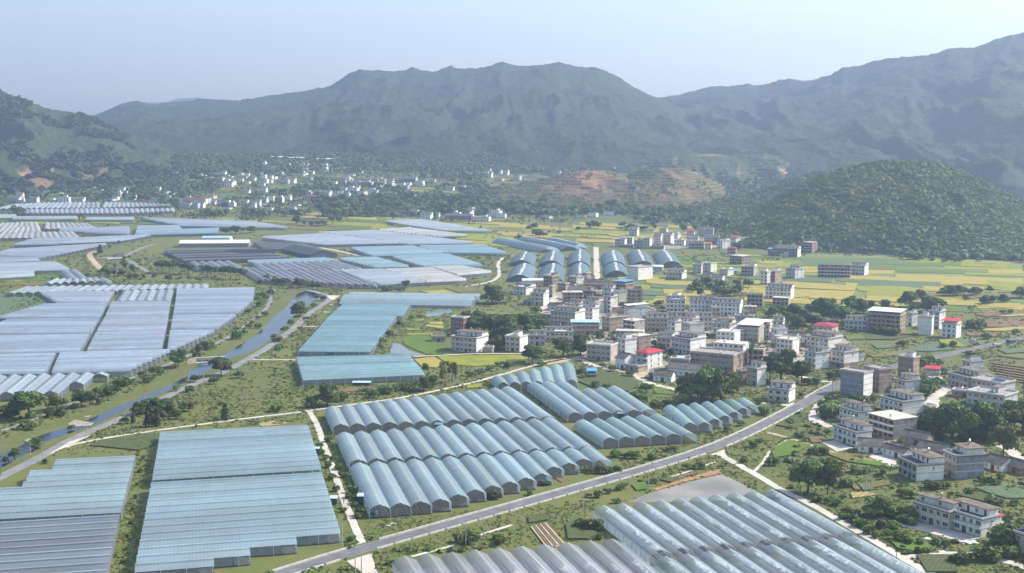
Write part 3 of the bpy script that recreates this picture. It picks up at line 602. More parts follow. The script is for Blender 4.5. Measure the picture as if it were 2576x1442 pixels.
def sheet(name, pts, z, m, kind='structure', grow=0.0, occ=True, edge=0.0, rnd=0):
    """flat patch of ground seen at photo points pts, edge = height of its rim above the ground"""
    P = np.array([G(p)[:2] for p in pts])
    if rnd:
        P = np.vstack([P, P[:1]]); P = smooth_line(P, rnd)[:-1]
    mb = MB(); n = len(P)
    top = [(q[0], q[1], float(zf(q[1])) + z) for q in P]; mb.face(top)
    if edge:
        for i in range(n):
            a, b = top[i], top[(i + 1) % n]; mb.face([(a[0], a[1], a[2] - edge), (b[0], b[1], b[2] - edge), b, a])
    o = link(name, mb.mesh(name, m))
    if kind: o['kind'] = kind
    if occ: occ_poly([px((q[0], q[1], zf(q[1]))) for q in P])
    return o
# river
bank_l = [(-60, 1190), (0, 1147), (50, 1122), (103, 1094), (150, 1082), (200, 1066), (232, 1053), (290, 1024), (365, 995), (432, 966), (480, 940), (495, 920), (562, 894), (600, 871), (644, 842), (669, 820), (694, 797), (719, 775), (738, 757), (741, 745), (748, 738), (775, 730)]
bank_r = [(-20, 1196), (20, 1166), (70, 1140), (112, 1112), (170, 1092), (220, 1076), (262, 1057), (300, 1040), (350, 1015), (442, 974), (515, 938), (540, 921), (566, 907), (612, 892), (648, 880), (677, 856), (717, 828), (741, 790), (762, 775), (774, 767), (790, 758), (830, 752)]
Lw, Rw = smooth_line([G(p)[:2] for p in bank_l], 2), smooth_line([G(p)[:2] for p in bank_r], 2)
def ribbon(name, A, B, z, m, kind='structure'):
    mb = MB()
    for a, b in zip(A, B): mb.v += [(a[0], a[1], float(zf(a[1])) + z), (b[0], b[1], float(zf(b[1])) + z)]
    for i in range(len(A) - 1): mb.f.append((2 * i, 2 * i + 1, 2 * i + 3, 2 * i + 2)); mb.m.append(0)
    for i in range(len(A) - 1): occ_poly([px((*q, 0)) for q in (A[i], A[i + 1], B[i + 1], B[i])])
    return struct(link(name, mb.mesh(name, m)))
jl = (fbm(np.arange(len(Lw)) * .35, np.zeros(len(Lw)), 3, 4) - .5)[:, None] * 5
ribbon('river_bank', offs(Lw, 13), offs(Rw, -9), 0.02, M_bank)
ribbon('river', offs(Lw, 0) + jl, offs(Rw, 0) - jl * .5, 0.06, M_river)
sheet('river', TS(0, 1, [(1095, 1240), (1180, 1250), (1235, 1300), (1190, 1318)]), 0.06, M_river)
sheet('river', TS(0, 1, [(1120, 1190), (1085, 1185), (1150, 1120), (1245, 1098), (1215, 1140)]), 0.06, M_river)
M_rock = mat('river_rock', (0.30, 0.25, 0.21), 0.9, 0.3, 0.5, bump=.5)
for pts in ([(700, 1370), (760, 1345), (850, 1360), (945, 1375), (900, 1405), (760, 1412), (680, 1395)], [(830, 1310), (920, 1300), (870, 1316)]):
    sheet('river_shoal', TS(0, 2, pts), .25, M_rock, edge=.3)
sheet('river_shoal', TS(0, 3, [(240, 115), (300, 95), (330, 120), (280, 140)]), .4, M_rock, edge=.5)
# ponds
sheet('pond', [(1580, 1264), (1604, 1252), (1651, 1236), (1720, 1216), (1816, 1193.5), (1860, 1214), (1899, 1233.5), (1860, 1252), (1789, 1262)], .05, M_pond)
sheet('pond', [(980, 889), (985, 874), (989, 864), (1004, 865), (1032, 883), (1069, 893), (1040, 896)], .05, M_pond2)
sheet('pond', [(1066, 798), (1079, 784), (1110, 779), (1140, 778), (1136, 786), (1105, 794)], .05, M_pond2)
sheet('pond_bank', [(1651, 1234), (1700, 1218), (1814, 1190), (1809, 1180), (1720, 1205), (1640, 1230)], .10, mat('bare_bank', (0.30, 0.165, 0.085), .95, .3, .4))
# asphalt road with kerb walls
road = gline([(660, 1463), (705, 1447), (876, 1393.5), (947, 1373), (1288, 1277.5), (1468, 1226.5), (1631, 1180.5), (1790, 1131), (1886, 1089), (2010, 1024), (2104, 968), (2180, 942), (2250, 922), (2332, 904.5), (2440, 880), (2576, 850.5), (2800, 802)], 3)
RW = 7.4
strip('road_verge', road, RW + 2.6, .03, M_bank, occ=False)
strip('road', road, RW, .34, M_asph, skirt=3.0)
for s in (-1, 1):
    q = offs(road, s * (RW / 2 - .45)); strip('road_marking', q, .16, .352, M_line, occ=False)
for i in range(6, len(road) - 8, 2):
    strip('road_marking', (road[i:i + 2] * np.array([[1.0], [1.0]])), .15, .352, M_line, occ=False) if i % 4 == 0 else None
def kerb(P, s, i0, i1, label, gap):
    q = offs(P, s * (RW / 2 + .25)); d = np.concatenate([[0], np.cumsum(np.linalg.norm(np.diff(q, axis=0), axis=1))])
    root = thing('kerb_wall', label, 'kerb wall', (q[i0][0], q[i0][1], 0)); a, b = d[i0], d[i1]; L = a; n = 0; mm = {}
    while L < b - .5:
        step = min(8.0, b - L); p0 = [np.interp(L, d, q[:, k]) for k in (0, 1)]; p1 = [np.interp(L + step - gap, d, q[:, k]) for k in (0, 1)]
        g = MB(); le = math.dist(p0, p1); g.box(0, le, -.18, .18, .1, .95)
        link('kerb_block', g.mesh('kerb_block', M_kerb), root, (p0[0] - q[i0][0], p0[1] - q[i0][1], 0), math.atan2(p1[1] - p0[1], p1[0] - p0[0])); L += step
def near_i(P, pt):
    w = G(pt)[:2]; return int(np.argmin(((P - w) ** 2).sum(1)))
ki = lambda p: near_i(road, p)
kerb(road, 1, ki((680, 1440)), ki((888, 1380)), 'pale kerb wall on the field side of the road, ending at the concrete path', .15)
kerb(road, 1, ki((950, 1362)), ki((2000, 1016)), 'long pale kerb wall along the road below the arched greenhouses', .15)
kerb(road, 1, ki((2035, 1003)), ki((2090, 966)), 'short pale kerb wall by the white house at the bend', .15)
kerb(road, -1, ki((715, 1452)), ki((865, 1412)), 'jointed pale kerb wall on the near side of the road by the twin poles', .9)
kerb(road, -1, ki((948, 1385)), ki((1785, 1146)), 'jointed pale kerb wall between the road and the muddy pond', .9)
kerb(road, -1, ki((1825, 1128)), ki((2028, 1026)), 'jointed pale kerb wall between the road and the vegetable terraces', .9)
# smaller ways
river_road = gline([(-40, 1222), (0, 1202), (107, 1148), (175, 1108), (225, 1086), (275, 1066), (323, 1046), (425, 996), (500, 961), (558, 940), (644, 894), (694, 861), (744, 823.5), (769, 796), (804, 771), (834, 753.5), (826, 745), (804, 737), (760, 727)], 3)
strip('riverside_road', river_road, 6.0, .12, M_asph_old)
sheet('road_apron', [(822, 744), (856, 744), (840, 755), (832, 754)], .13, M_conc)
sheet('road_apron', [(175, 1112), (235, 1092), (180, 1120), (118, 1146)], .13, M_conc)
strip('riverside_path', gline([(-40, 1102), (0, 1085), (50, 1069), (120, 1044), (170, 1021), (250, 986), (310, 960), (365, 939), (413, 921), (463, 901), (513, 876), (576, 851), (644, 800), (669, 778), (682, 758), (679, 743), (690, 728)], 3), 3.4, .10, M_asph_old, jag=.6)
strip('dirt_track', gline([(165, 1126), (180, 1119), (240, 1107), (300, 1097), (410, 1081), (520, 1066), (644, 1050), (744, 1039), (819, 1027.5), (919, 1014), (1019, 1000), (1132, 976), (1200, 960), (1257, 944), (1363, 914), (1430, 902), (1475, 898)], 3), 2.8, .10, M_conc, jag=.5)
strip('concrete_path', gline([(778, 1036), (790, 1056), (802, 1079), (809, 1106), (829, 1156), (852, 1218), (869, 1268), (884, 1306), (904, 1352), (916, 1370)], 3), 2.9, .13, M_conc, jag=.4)
strip('concrete_path', gline([(910, 1384), (918, 1404), (930, 1440), (942, 1480)], 2), 5.0, .13, M_conc, jag=.6)
sheet('road_apron', [(893, 1380), (905, 1350), (925, 1366), (950, 1366), (940, 1376)], .14, M_conc)
sheet('road_apron', [(870, 1411), (896, 1404), (944, 1387), (930, 1404), (940, 1440), (905, 1440)], .14, M_conc)
lane = gline([(1796, 1137), (1806, 1142), (1864, 1173), (1932, 1213), (1970, 1236), (2037, 1266), (2132, 1323), (2200, 1362), (2257, 1396), (2332, 1440), (2400, 1480)], 3)
strip('concrete_lane', lane, 3.6, .13, M_conc, jag=.4)
sheet('road_apron', [(1783, 1146), (1822, 1128), (1828, 1150), (1808, 1146)], .14, M_conc)
strip('concrete_lane', gline([(2262, 1400), (2300, 1401), (2350, 1396), (2407, 1393), (2457, 1396), (2512, 1407), (2576, 1427), (2640, 1448)], 3), 4.0, .12, M_conc, jag=.5)
strip('concrete_lane', gline([(1499, 622), (1500, 640), (1501, 675), (1503, 712)], 2), 6.5, .12, M_conc)
strip('concrete_lane', gline(TS(1, 1, [(2573, 1130), (2480, 1150), (2425, 1215), (2450, 1290), (2440, 1350), (2360, 1395), (2230, 1425), (2080, 1445)]), 3), 4.0, .12, M_conc)
strip('concrete_lane', gline(TS(1, 1, [(610, 1045), (800, 1080), (1000, 1125), (1110, 1145)]), 2), 5, .12, M_conc)
strip('dirt_road', gline(TS(0, 1, [(1020, 1275), (960, 1215), (900, 1140), (910, 1110), (960, 1090)]), 3), 7, .12, M_dirt)
strip('riverside_road', gline(TS(0, 1, [(1500, 1300), (1420, 1260), (1340, 1205), (1250, 1160), (1290, 1120), (1370, 1080), (1445, 1048), (1560, 1015)]), 3), 6, .12, M_asph_old)
strip('dirt_track', gline(TS(0, 1, [(980, 1165), (1080, 1160), (1180, 1163), (1260, 1155)]), 2), 5, .9, M_conc)
strip('village_lane', gline(TS(2, 2, [(640, 715), (720, 745), (800, 790), (920, 820), (1050, 842), (1180, 862), (1250, 885), (1300, 940), (1420, 985), (1660, 1040)]), 3), 5, .11, M_conc, jag=1)
strip('village_lane', gline(TS(2, 2, [(740, 710), (600, 730), (450, 755), (300, 775)]), 2), 12, .10, M_dirt, jag=2)
strip('village_lane', gline(TS(2, 2, [(250, 250), (330, 205), (420, 150), (430, 90)]), 2), 6, .11, M_conc, jag=1)
strip('village_lane', gline(TS(3, 2, [(545, 1125), (500, 1180), (505, 1240), (455, 1330), (530, 1385), (640, 1412)]), 3), 6, .12, M_conc, jag=1.5)
strip('village_lane', gline(TS(3, 2, [(1530, 890), (1620, 905), (1700, 910), (1735, 960), (1790, 1020), (1700, 1090), (1640, 1150), (1660, 1230)]), 3), 7, .11, M_conc, jag=1.5)
strip('village_lane', gline(TS(3, 2, [(340, 905), (450, 940), (600, 960), (720, 965)]), 2), 4, .11, M_conc, jag=.6)
strip('village_lane', gline(TS(3, 2, [(-60, 1170), (100, 1190), (230, 1195), (300, 1190)]), 2), 4, .11, M_conc)
strip('village_lane', gline(TS(3, 3, [(2330, 160), (2420, 190), (2480, 250), (2580, 310)]), 2), 6, .11, M_conc, jag=1)
strip('village_lane', gline(TS(3, 3, [(-40, 25), (120, 60), (280, 110), (430, 160), (560, 200), (720, 250), (850, 285), (1000, 300), (1100, 325)]), 3), 2.6, .11, M_dirt, jag=.5)
strip('field_path', gline(TS(1, 2, [(-60, 735), (200, 738), (400, 738)]), 1), 2.6, .11, M_conc, jag=.4)
strip('field_path', gline(TS(1, 2, [(1580, 712), (1900, 700), (2120, 685), (2573, 682), (2900, 690)]), 2), 3.0, .6, M_conc, jag=.4)
strip('field_path', gline(TS(1, 2, [(470, 400), (560, 405), (620, 402)]), 1), 3, .11, M_conc)
strip('field_path', gline(TS(1, 2, [(640, 255), (720, 258), (780, 268)]), 1), 3, .11, M_conc)
strip('field_path', gline(TS(1, 2, [(735, 185), (800, 190), (870, 195)]), 1), 3, .11, M_conc)
strip('field_path', gline(TS(2, 3, [(1600, 475), (1720, 440), (1840, 400), (2060, 320)]), 2), 1.4, .11, M_conc)
strip('field_path', gline(TS(3, 3, [(-160, 440), (-40, 330), (0, 235), (90, 170), (200, 105)]), 2), 1.6, .11, M_conc)
strip('field_path', gline(TS(1, 3, [(1560, 1280), (1900, 1190), (2080, 1130), (2250, 1060), (2573, 960)]), 2), 1.6, .11, M_conc)
# the weir
wr = thing('weir', 'low concrete weir with piers across the river', 'weir', G((514, 917)), 0)
w0, w1 = G((488, 912)), G((566, 908)); wa = math.atan2(w1[1] - w0[1], w1[0] - w0[0]); wl = math.dist(w0[:2], w1[:2]); wr.location = tuple(w0); wr.rotation_euler = (0, 0, wa)
g = MB(); g.box(0, wl, -1, 1, 2.6, 3.0, bottom=True); link('walkway', g.mesh('walkway', M_kerb), wr)
for k in range(5):
    g = MB(); g.box(-.3, .3, -1, 1, 0, 2.6); link('pier', g.mesh('pier', M_kerb), wr, (wl * k / 4, 0, 0))
g = MB(); g.box(0, wl, .6, 1.0, 0, 1.1); link('sill', g.mesh('sill', M_rock), wr)
g = MB(); g.box(0, wl * .8, -2.6, -1.2, .1, .22); link('white_water', g.mesh('white_water', mat('foam', (.8, .82, .84), .6, .1, 1)), wr)
g = MB(); g.box(-7, 0, -2.5, -1.9, 0, 3.2); link('wing_wall', g.mesh('wing_wall', mat('weir_wall', (.36, .28, .22), .9, .2)), wr, (0, 0, 0), .6)
b0, b1 = G(T(0, 1, 1080, 1180)), G(T(0, 1, 1240, 1170))
br = thing('bridge', 'small flat bridge over the upper stream', 'bridge', b0, math.atan2(b1[1] - b0[1], b1[0] - b0[0])); bl = math.dist(b0, b1)
g = MB(); g.box(0, bl, -3, 3, 1.6, 2.1, bottom=True); link('deck', g.mesh('deck', M_kerb), br)
for k in (0, 1):
    g = MB(); g.box(-1, 1, -3, 3, 0, 1.6); link('abutment', g.mesh('abutment', M_kerb), br, (bl * k, 0, 0))

# ---- crop fields
def crop(name, c, c2, scale=.6, row=0.0):
    return mat(name, c, .9, .2, scale, c2=c2, bump=.7, bscale=1.6, spec=.15, coord='Object', ramp=(.3, .7))
CROPS = {'gold': crop('ripe_rice', (.255, .215, .045), (.335, .285, .075), .12), 'lime': crop('turning_rice', (.15, .185, .022), (.25, .245, .035), .1), 'green': crop('young_rice', (.070, .130, .018), (.105, .165, .026), .1),
         'sage': crop('leafy_crop', (.075, .125, .055), (.16, .215, .14), .45), 'dark': crop('dark_crop', (.055, .095, .022), (.085, .13, .034), .3), 'brown': crop('fallow_soil', (.17, .11, .06), (.25, .165, .095), .2),
         'olive': crop('dry_grass', (.115, .105, .035), (.17, .15, .05), .1), 'straw': crop('straw_stubble', (.33, .25, .10), (.42, .33, .15), .2)}
def rows(m, period, ang, dark):
    t = m.node_tree; L = t.links.new; b = t.nodes['Principled BSDF']; src = b.inputs['Base Color'].links[0].from_socket
    tc = t.nodes.new('ShaderNodeTexCoord'); mp = t.nodes.new('ShaderNodeMapping'); mp.inputs['Rotation'].default_value = (0, 0, ang); L(tc.outputs['Object'], mp.inputs[0])
    w = t.nodes.new('ShaderNodeTexWave'); w.inputs['Scale'].default_value = 0.314 / period; w.inputs['Distortion'].default_value = 0.6; w.inputs['Detail'].default_value = 2; w.inputs['Detail Scale'].default_value = 3; L(mp.outputs[0], w.inputs['Vector'])
    mx = t.nodes.new('ShaderNodeMix'); mx.data_type = 'RGBA'; mr = t.nodes.new('ShaderNodeMapRange'); mr.inputs[3].default_value = .85; mr.inputs[4].default_value = 0; L(w.outputs['Fac'], mr.inputs[0]); L(mr.outputs[0], mx.inputs['Factor']); L(src, mx.inputs['A']); mx.inputs['B'].default_value = (*dark, 1); L(mx.outputs['Result'], b.inputs['Base Color'])
rows(CROPS['dark'], 1.5, .5, (.075, .06, .04)); rows(CROPS['sage'], 1.8, -.4, (.06, .085, .035)); rows(CROPS['brown'], 1.6, .9, (.11, .075, .045)); rows(CROPS['straw'], 2.2, .6, (.24, .19, .09))
NAMES = {'gold': 'rice_field', 'lime': 'rice_field', 'green': 'rice_field', 'sage': 'vegetable_field', 'dark': 'vegetable_field', 'brown': 'fallow_field', 'olive': 'meadow', 'straw': 'stubble_field'}
NF = [0]
def field(k, pts, h=.45, rnd=0, occ=None):
    occ = k in ('gold', 'lime') if occ is None else occ
    NF[0] += 1; h += (NF[0] % 60) * .006
    return sheet(NAMES[k], pts, h, CROPS[k], edge=h, rnd=rnd, occ=occ)
A2 = lambda pts: TS(1, 2, pts)
field('green', A2([(1475, 545), (1560, 495), (1740, 495), (1760, 545), (1860, 590), (2050, 680), (1900, 690), (1730, 690), (1600, 640), (1500, 590)]))
field('gold', A2([(1590, 735), (1790, 712), (1850, 745), (1895, 780), (1800, 820), (1670, 812)]))
field('lime', A2([(1820, 708), (2200, 695), (2573, 690), (2850, 700), (2800, 730), (2573, 745), (2400, 790), (2200, 808), (1925, 785), (1870, 745)]))
field('lime', A2([(1515, 470), (1790, 475), (1760, 490), (1520, 492)])); field('gold', A2([(1715, 362), (1880, 360), (1880, 385), (1760, 382)]))
field('gold', A2([(1725, 388), (1880, 390), (1885, 430), (1780, 415), (1700, 405)])); field('lime', A2([(1520, 425), (1640, 430), (1640, 445), (1520, 445)]))
field('gold', A2([(2080, 265), (2200, 262), (2160, 295), (2075, 300)])); field('lime', A2([(1590, 340), (1690, 325), (1690, 348), (1600, 352)]))
field('gold', A2([(1650, 50), (1900, 40), (2000, 72), (1750, 75)])); field('olive', A2([(1900, 15), (2230, 0), (2230, 45), (2060, 70)])); field('lime', A2([(2120, 990), (2260, 980), (2270, 1020), (2120, 1030)]))
field('sage', TS(0, 2, [(-100, 95), (0, 85), (200, 75), (410, 120), (560, 175), (420, 190), (250, 230), (100, 270), (-100, 300)]), .6)
field('dark', TS(0, 3, [(900, 170), (1050, 110), (1300, 65), (1600, 45), (1590, 110), (1500, 180), (1400, 215), (1150, 190), (1000, 175)]), .5)
field('green', TS(0, 1, [(220, 1370), (330, 1350), (560, 1330), (600, 1350), (480, 1385), (230, 1395)]), .3); field('lime', TS(0, 1, [(0, 1375), (220, 1370), (230, 1395), (0, 1395)]), .3)
field('olive', TS(0, 1, [(0, 1400), (480, 1388), (600, 1370), (450, 1430), (0, 1442)]), .2)
field('brown', TS(1, 2, [(820, 1040), (1190, 1010), (1215, 1035), (880, 1065)]), .2)
field('straw', TS(1, 2, [(20, 1380), (180, 1352), (330, 1378), (200, 1395), (60, 1410)]), .12)
# vegetable plots right of the road and in front of the ponds
C2, C3, D2 = (lambda p: TS(2, 3, p)), (lambda p: TS(3, 3, p)), (lambda p: TS(3, 2, p))
field('brown', C2([(185, 985), (345, 940), (420, 1040), (310, 1070)]), .15); field('straw', C2([(310, 1090), (420, 1050), (530, 1150), (440, 1190)]), .15)
for k in range(7):
    e = k / 7.0; g0 = [(185 + 160 * e, 985 - 45 * e), (185 + 160 * (e + .09), 985 - 45 * (e + .09)), (345 + 195 * (e + .09), 1195 - 45 * (e + .09)), (345 + 195 * e, 1195 - 45 * e)]
    sheet('ploughed_ridge', C2(g0), .45, M_dirt if k % 2 == 0 else M_soil, edge=.3)
field('dark', C2([(540, 960), (650, 900), (870, 1060), (760, 1110), (560, 1110)]), .6); field('green', C2([(1200, 560), (1340, 530), (1370, 600), (1250, 620)]), .4)
field('dark', C2([(160, 880), (330, 860), (350, 920), (170, 950)]), .6); field('dark', C2([(1480, 510), (1680, 480), (1600, 540)]), .5); field('brown', C2([(1650, 480), (1830, 430), (1800, 460), (1680, 500)]), .15)
field('brown', C2([(420, 490), (560, 490), (500, 535)]), .15); field('dark', C2([(1260, 520), (1330, 505), (1370, 540)]), .5)
for k, p in (('dark', [(150, 100), (440, 20), (600, 40), (520, 100), (330, 90)]), ('green', [(30, 200), (210, 110), (430, 160), (250, 260), (60, 290)]), ('green', [(610, 240), (850, 290), (1100, 330), (1290, 400), (1150, 380), (800, 330)]), ('brown', [(410, 85), (560, 80), (540, 135), (440, 140)]),
             ('brown', [(735, 490), (790, 480), (930, 610), (880, 615)]), ('sage', [(910, 560), (1040, 555), (1060, 610), (960, 620)]), ('olive', [(560, 240), (820, 250), (960, 320), (800, 330)]), ('sage', [(2080, 590), (2350, 560), (2600, 620), (2700, 700), (2400, 700), (2200, 640)]),
             ('dark', [(1880, 660), (2100, 640), (2350, 720), (2200, 740)]), ('green', [(1220, 1120), (1500, 1090), (1650, 1190), (1500, 1240), (1300, 1200)]), ('dark', [(1490, 1270), (1850, 1270), (1900, 1442), (1600, 1442)]), ('olive', [(950, 560), (1150, 520), (1250, 560), (1000, 600)]), ('straw', [(830, 650), (1000, 640), (1100, 665), (850, 700)])):
    field(k, C3(p), .4)
for k, p in (('dark', [(80, 1400), (330, 1270), (400, 1300), (250, 1430)]), ('lime', [(1720, 540), (1860, 535), (2060, 590), (1940, 610), (1740, 600)]), ('olive', [(1000, 690), (1420, 640), (1480, 660), (1300, 700), (1060, 720)]), ('sage', [(1040, 590), (1220, 580), (1290, 620), (1100, 630)]), ('sage', [(1330, 650), (1700, 570), (1880, 640), (1600, 660)]),
             ('brown', [(1970, 470), (2290, 480), (2300, 510), (2020, 500)]), ('brown', [(1960, 350), (2573, 330), (2700, 420), (2100, 410), (1980, 390)]), ('gold', [(2180, 430), (2573, 410), (2573, 440), (2350, 455), (2150, 450)]), ('brown', [(2080, 290), (2250, 260), (2380, 285), (2200, 305)]), ('straw', [(2280, 300), (2573, 280), (2573, 300), (2400, 310)]),
             ('sage', [(2300, 640), (2700, 620), (2700, 660), (2400, 680)]), ('olive', [(2300, 700), (2700, 680), (2700, 740), (2500, 730)]), ('green', [(770, 500), (960, 480), (1000, 530), (800, 545)]), ('brown', [(820, 510), (960, 505), (950, 520), (830, 530)]), ('dark', [(860, 450), (1280, 480), (1500, 490), (1280, 540), (1000, 540)]), ('sage', [(1890, 545), (1990, 540), (2050, 600), (1960, 590)])):
    field(k, D2(p), .4)
for k, p in (('dark', [(660, 960), (880, 860), (1000, 900), (1200, 930), (1270, 990), (1170, 1060), (820, 1020)]), ('dark', [(820, 870), (930, 860), (1040, 900), (900, 930)]), ('sage', [(1190, 930), (1300, 950), (1290, 1000), (1180, 990)]), ('green', [(1380, 1000), (1560, 1040), (1640, 1090), (1450, 1080)])):
    field(k, TS(2, 2, p), .4)
field('green', TS(2, 2, [(-60, 690), (100, 692), (150, 720), (140, 740), (-60, 745)]), .4); field('dark', TS(2, 2, [(-60, 740), (140, 738), (140, 790), (-60, 810)]), .5)
# terraced orchard at the right edge: red banks
for k in range(7):
    y0 = 770 + k * 26; field('brown', D2([(2240 + k * 12, y0), (2573, y0 + 45), (2700, y0 + 62), (2700, y0 + 68), (2573, y0 + 53), (2240 + k * 12, y0 + 8)]), .7)
# striped paddies of the plain: drawn as long thin plots between the villages
def plots(box, n, mix, seed, lw=(60, 220), lh=(4, 9), skew=.05):
    r = random.Random(seed); x0, y0, x1, y1 = box; y = y0
    while y < y1:
        hgt = r.uniform(*lh) * (0.5 + 0.9 * (y - 420) / 320.0); x = x0 - r.uniform(0, 60)
        while x < x1:
            w = r.uniform(*lw) * (0.6 + 0.6 * (y - 420) / 300.0); k = r.choice(mix)
            if k:
                cxm, cym = x + w / 2, y + hgt / 2
                if not OCC[int(min(max(cym / 4, 0), 360)), int(min(max(cxm / 4, 0), 643))]:
                    q = lambda: r.uniform(-.22, .22) * hgt
                    s_ = skew * w
                    field(k, [(x + q() * 3, y + q()), (x + w * .5, y + s_ * .5 + q()), (x + w + q() * 3, y + s_ + q()), (x + w + q() * 3, y + hgt + s_ + q()), (x + w * .5, y + hgt + s_ * .5 + q()), (x + q() * 3, y + hgt + q())], .35, occ=False)
            x += w + r.uniform(0, 8)
        y += hgt + r.uniform(0, 1.5)
for pts in ([(1880, 668), (2040, 640), (2200, 644), (2900, 668), (2900, 785), (2330, 765), (2120, 752), (1900, 745)], [(1560, 692), (1740, 690), (1760, 730), (1740, 765), (1640, 768)]):
    P_ = sheet('plain_meadow', pts, .06, CROPS['olive'] if 0 else mat('plain_meadow', (.10, .135, .03), .9, .2, .02, c2=(.17, .185, .05)))
_occ_keep = OCC.copy(); OCC[:] = False
YG = ['gold', 'gold', 'lime', 'lime', 'green', 'sage', 'olive', None]; SG = ['sage', 'sage', 'sage', 'green', 'lime', 'gold', 'lime', 'olive']
plots((2040, 648, 2900, 690), 0, YG, 1, (90, 300), (4, 8), skew=.02); plots((2150, 690, 2900, 722), 0, SG, 2, (120, 320), (8, 14)); plots((1900, 690, 2330, 750), 0, ['gold', 'gold', 'lime', 'gold', 'sage', 'sage', 'lime'], 3, (120, 320), (8, 15)); plots((2330, 722, 2900, 770), 0, ['lime', 'gold', 'olive', 'green', None], 4)
plots((1300, 560, 1790, 604), 0, ['gold', 'gold', 'gold', 'lime', 'lime', 'sage', 'olive'], 5, (90, 260)); plots((1180, 562, 1320, 612), 0, ['gold', 'gold', 'lime', 'lime', 'olive'], 6); plots((1560, 695, 1740, 762), 0, ['gold', 'gold', 'lime', 'sage', 'sage'], 7, (60, 130), (6, 10))
plots((1760, 655, 1960, 668), 0, ['gold', 'lime'], 8); plots((820, 545, 1190, 585), 0, ['lime', 'gold', 'olive', None, None, 'green'], 9); plots((540, 520, 820, 566), 0, ['lime', 'green', 'olive', None, 'gold', None], 10); plots((0, 455, 560, 480), 0, ['olive', 'lime', 'green', None, None], 11, (50, 150), (3, 6))
plots((640, 432, 1160, 500), 0, ['lime', 'green', 'olive', 'dark', 'dark', None, None], 12, (50, 150), (3, 6)); plots((380, 475, 720, 525), 0, ['green', 'dark', 'dark', 'olive', None, None], 13, (60, 160), (3, 6)); plots((1720, 640, 1860, 690), 0, ['green', 'olive', 'lime', None], 14)
plots((0, 545, 460, 562), 0, ['olive', 'lime', 'green', None], 15); plots((2040, 760, 2330, 800), 0, ['olive', 'green', 'gold', None, None], 16); plots((1000, 425, 1420, 465), 0, ['green', 'olive', 'dark', None, None], 17, (50, 140), (3, 5))
OCC |= _occ_keep
# bare ground under the village houses
M_yard = mat('village_ground', (.20, .175, .14), .95, .25, .08, c2=(.33, .295, .24))
for pts in (TS(2, 2, [(420, 60), (760, 60), (1300, 180), (1500, 230), (2080, 250), (2300, 320), (2000, 460), (2573, 540), (2573, 880), (1700, 830), (1050, 790), (740, 740), (600, 600), (340, 560), (380, 380), (240, 300)]), TS(3, 2, [(0, 480), (760, 470), (960, 760), (600, 840), (0, 760)]),
            TS(3, 2, [(1840, 880), (2480, 960), (2480, 1200), (2050, 1180), (1860, 1040)]), TS(3, 3, [(880, 90), (1760, 60), (1760, 330), (1310, 400), (1000, 260)]), TS(2, 1, [(1020, 960), (2300, 900), (2380, 1060), (1500, 1062), (1020, 1062)]), TS(3, 3, [(1320, 960), (1480, 930), (2150, 1085), (1960, 1140)])):
    sheet('village_ground', pts, .045, M_yard, occ=False, rnd=1)
sheet('courtyard', TS(3, 3, [(1325, 965), (1490, 925), (1830, 1005), (2140, 1090), (1950, 1135), (1700, 1060)]), .15, M_conc, edge=.1)
sheet('courtyard', TS(3, 2, [(140, 1210), (265, 1165), (300, 1180), (230, 1215)]), .15, M_conc, edge=.1)
sheet('courtyard', TS(3, 3, [(540, 130), (680, 110), (860, 190), (690, 225)]), .2, M_conc, edge=.15)
sheet('courtyard', TS(3, 3, [(1000, 270), (1160, 250), (1310, 300), (1270, 385)]), .12, M_conc)
sheet('courtyard', TS(2, 2, [(1240, 880), (1360, 835), (1500, 835), (1530, 850), (1380, 870), (1300, 930)]), .13, M_dirt)
# ------------------------------------------------------------------ houses
WALL = {k: mat('wall_' + k, c, .85, v, .35) for k, c, v in (
 ('white', (.74, .73, .70), .10), ('offwhite', (.66, .62, .55), .12), ('beige', (.52, .45, .355), .14), ('yellow', (.48, .46, .33), .12), ('tan', (.42, .345, .25), .15), ('brick', (.285, .205, .165), .25), ('redbrown', (.20, .095, .065), .2),
 ('concrete', (.35, .325, .29), .2), ('greybrick', (.235, .25, .275), .2), ('grey', (.46, .46, .45), .15), ('pink', (.40, .26, .22), .15), ('blue', (.06, .13, .27), .2), ('orange', (.36, .17, .08), .2), ('earth', (.30, .235, .165), .25))}
RF = {k: mat('roof_' + k, c, .8, v, .5) for k, c, v in (('slab', (.150, .118, .092), .3), ('pale', (.50, .455, .375), .2), ('concrete', (.29, .265, .235), .25), ('tile', (.115, .105, .095), .35), ('red', (.42, .03, .04), .15), ('magenta', (.28, .03, .07), .15), ('blue', (.10, .28, .55), .15), ('lightblue', (.32, .47, .66), .1), ('white', (.62, .62, .60), .08), ('deck', (.085, .085, .095), .3), ('orange', (.40, .16, .07), .2))}
M_glass = mat('window_glass', (.030, .040, .048), .12, .4, .8, spec=.6); M_gglass = mat('green_glass', (.04, .12, .10), .12, .3, .8, spec=.6); M_hole = mat('open_window', (.025, .022, .020), .9, .3)
M_frame = mat('window_frame', (.62, .62, .60), .6, .1); M_trim = mat('cornice_trim', (.17, .095, .075), .8, .3); M_trimw = mat('pale_trim', (.55, .54, .51), .8, .1); M_bandc = mat('concrete_band', (.42, .39, .35), .9, .15)
M_door = mat('house_door', (.09, .055, .045), .6, .3); M_tank = mat('water_tank_steel', (.62, .64, .66), .25, .05, metal=.9); M_panel = mat('solar_panel', (.04, .07, .16), .2, .2)
_wm = {}
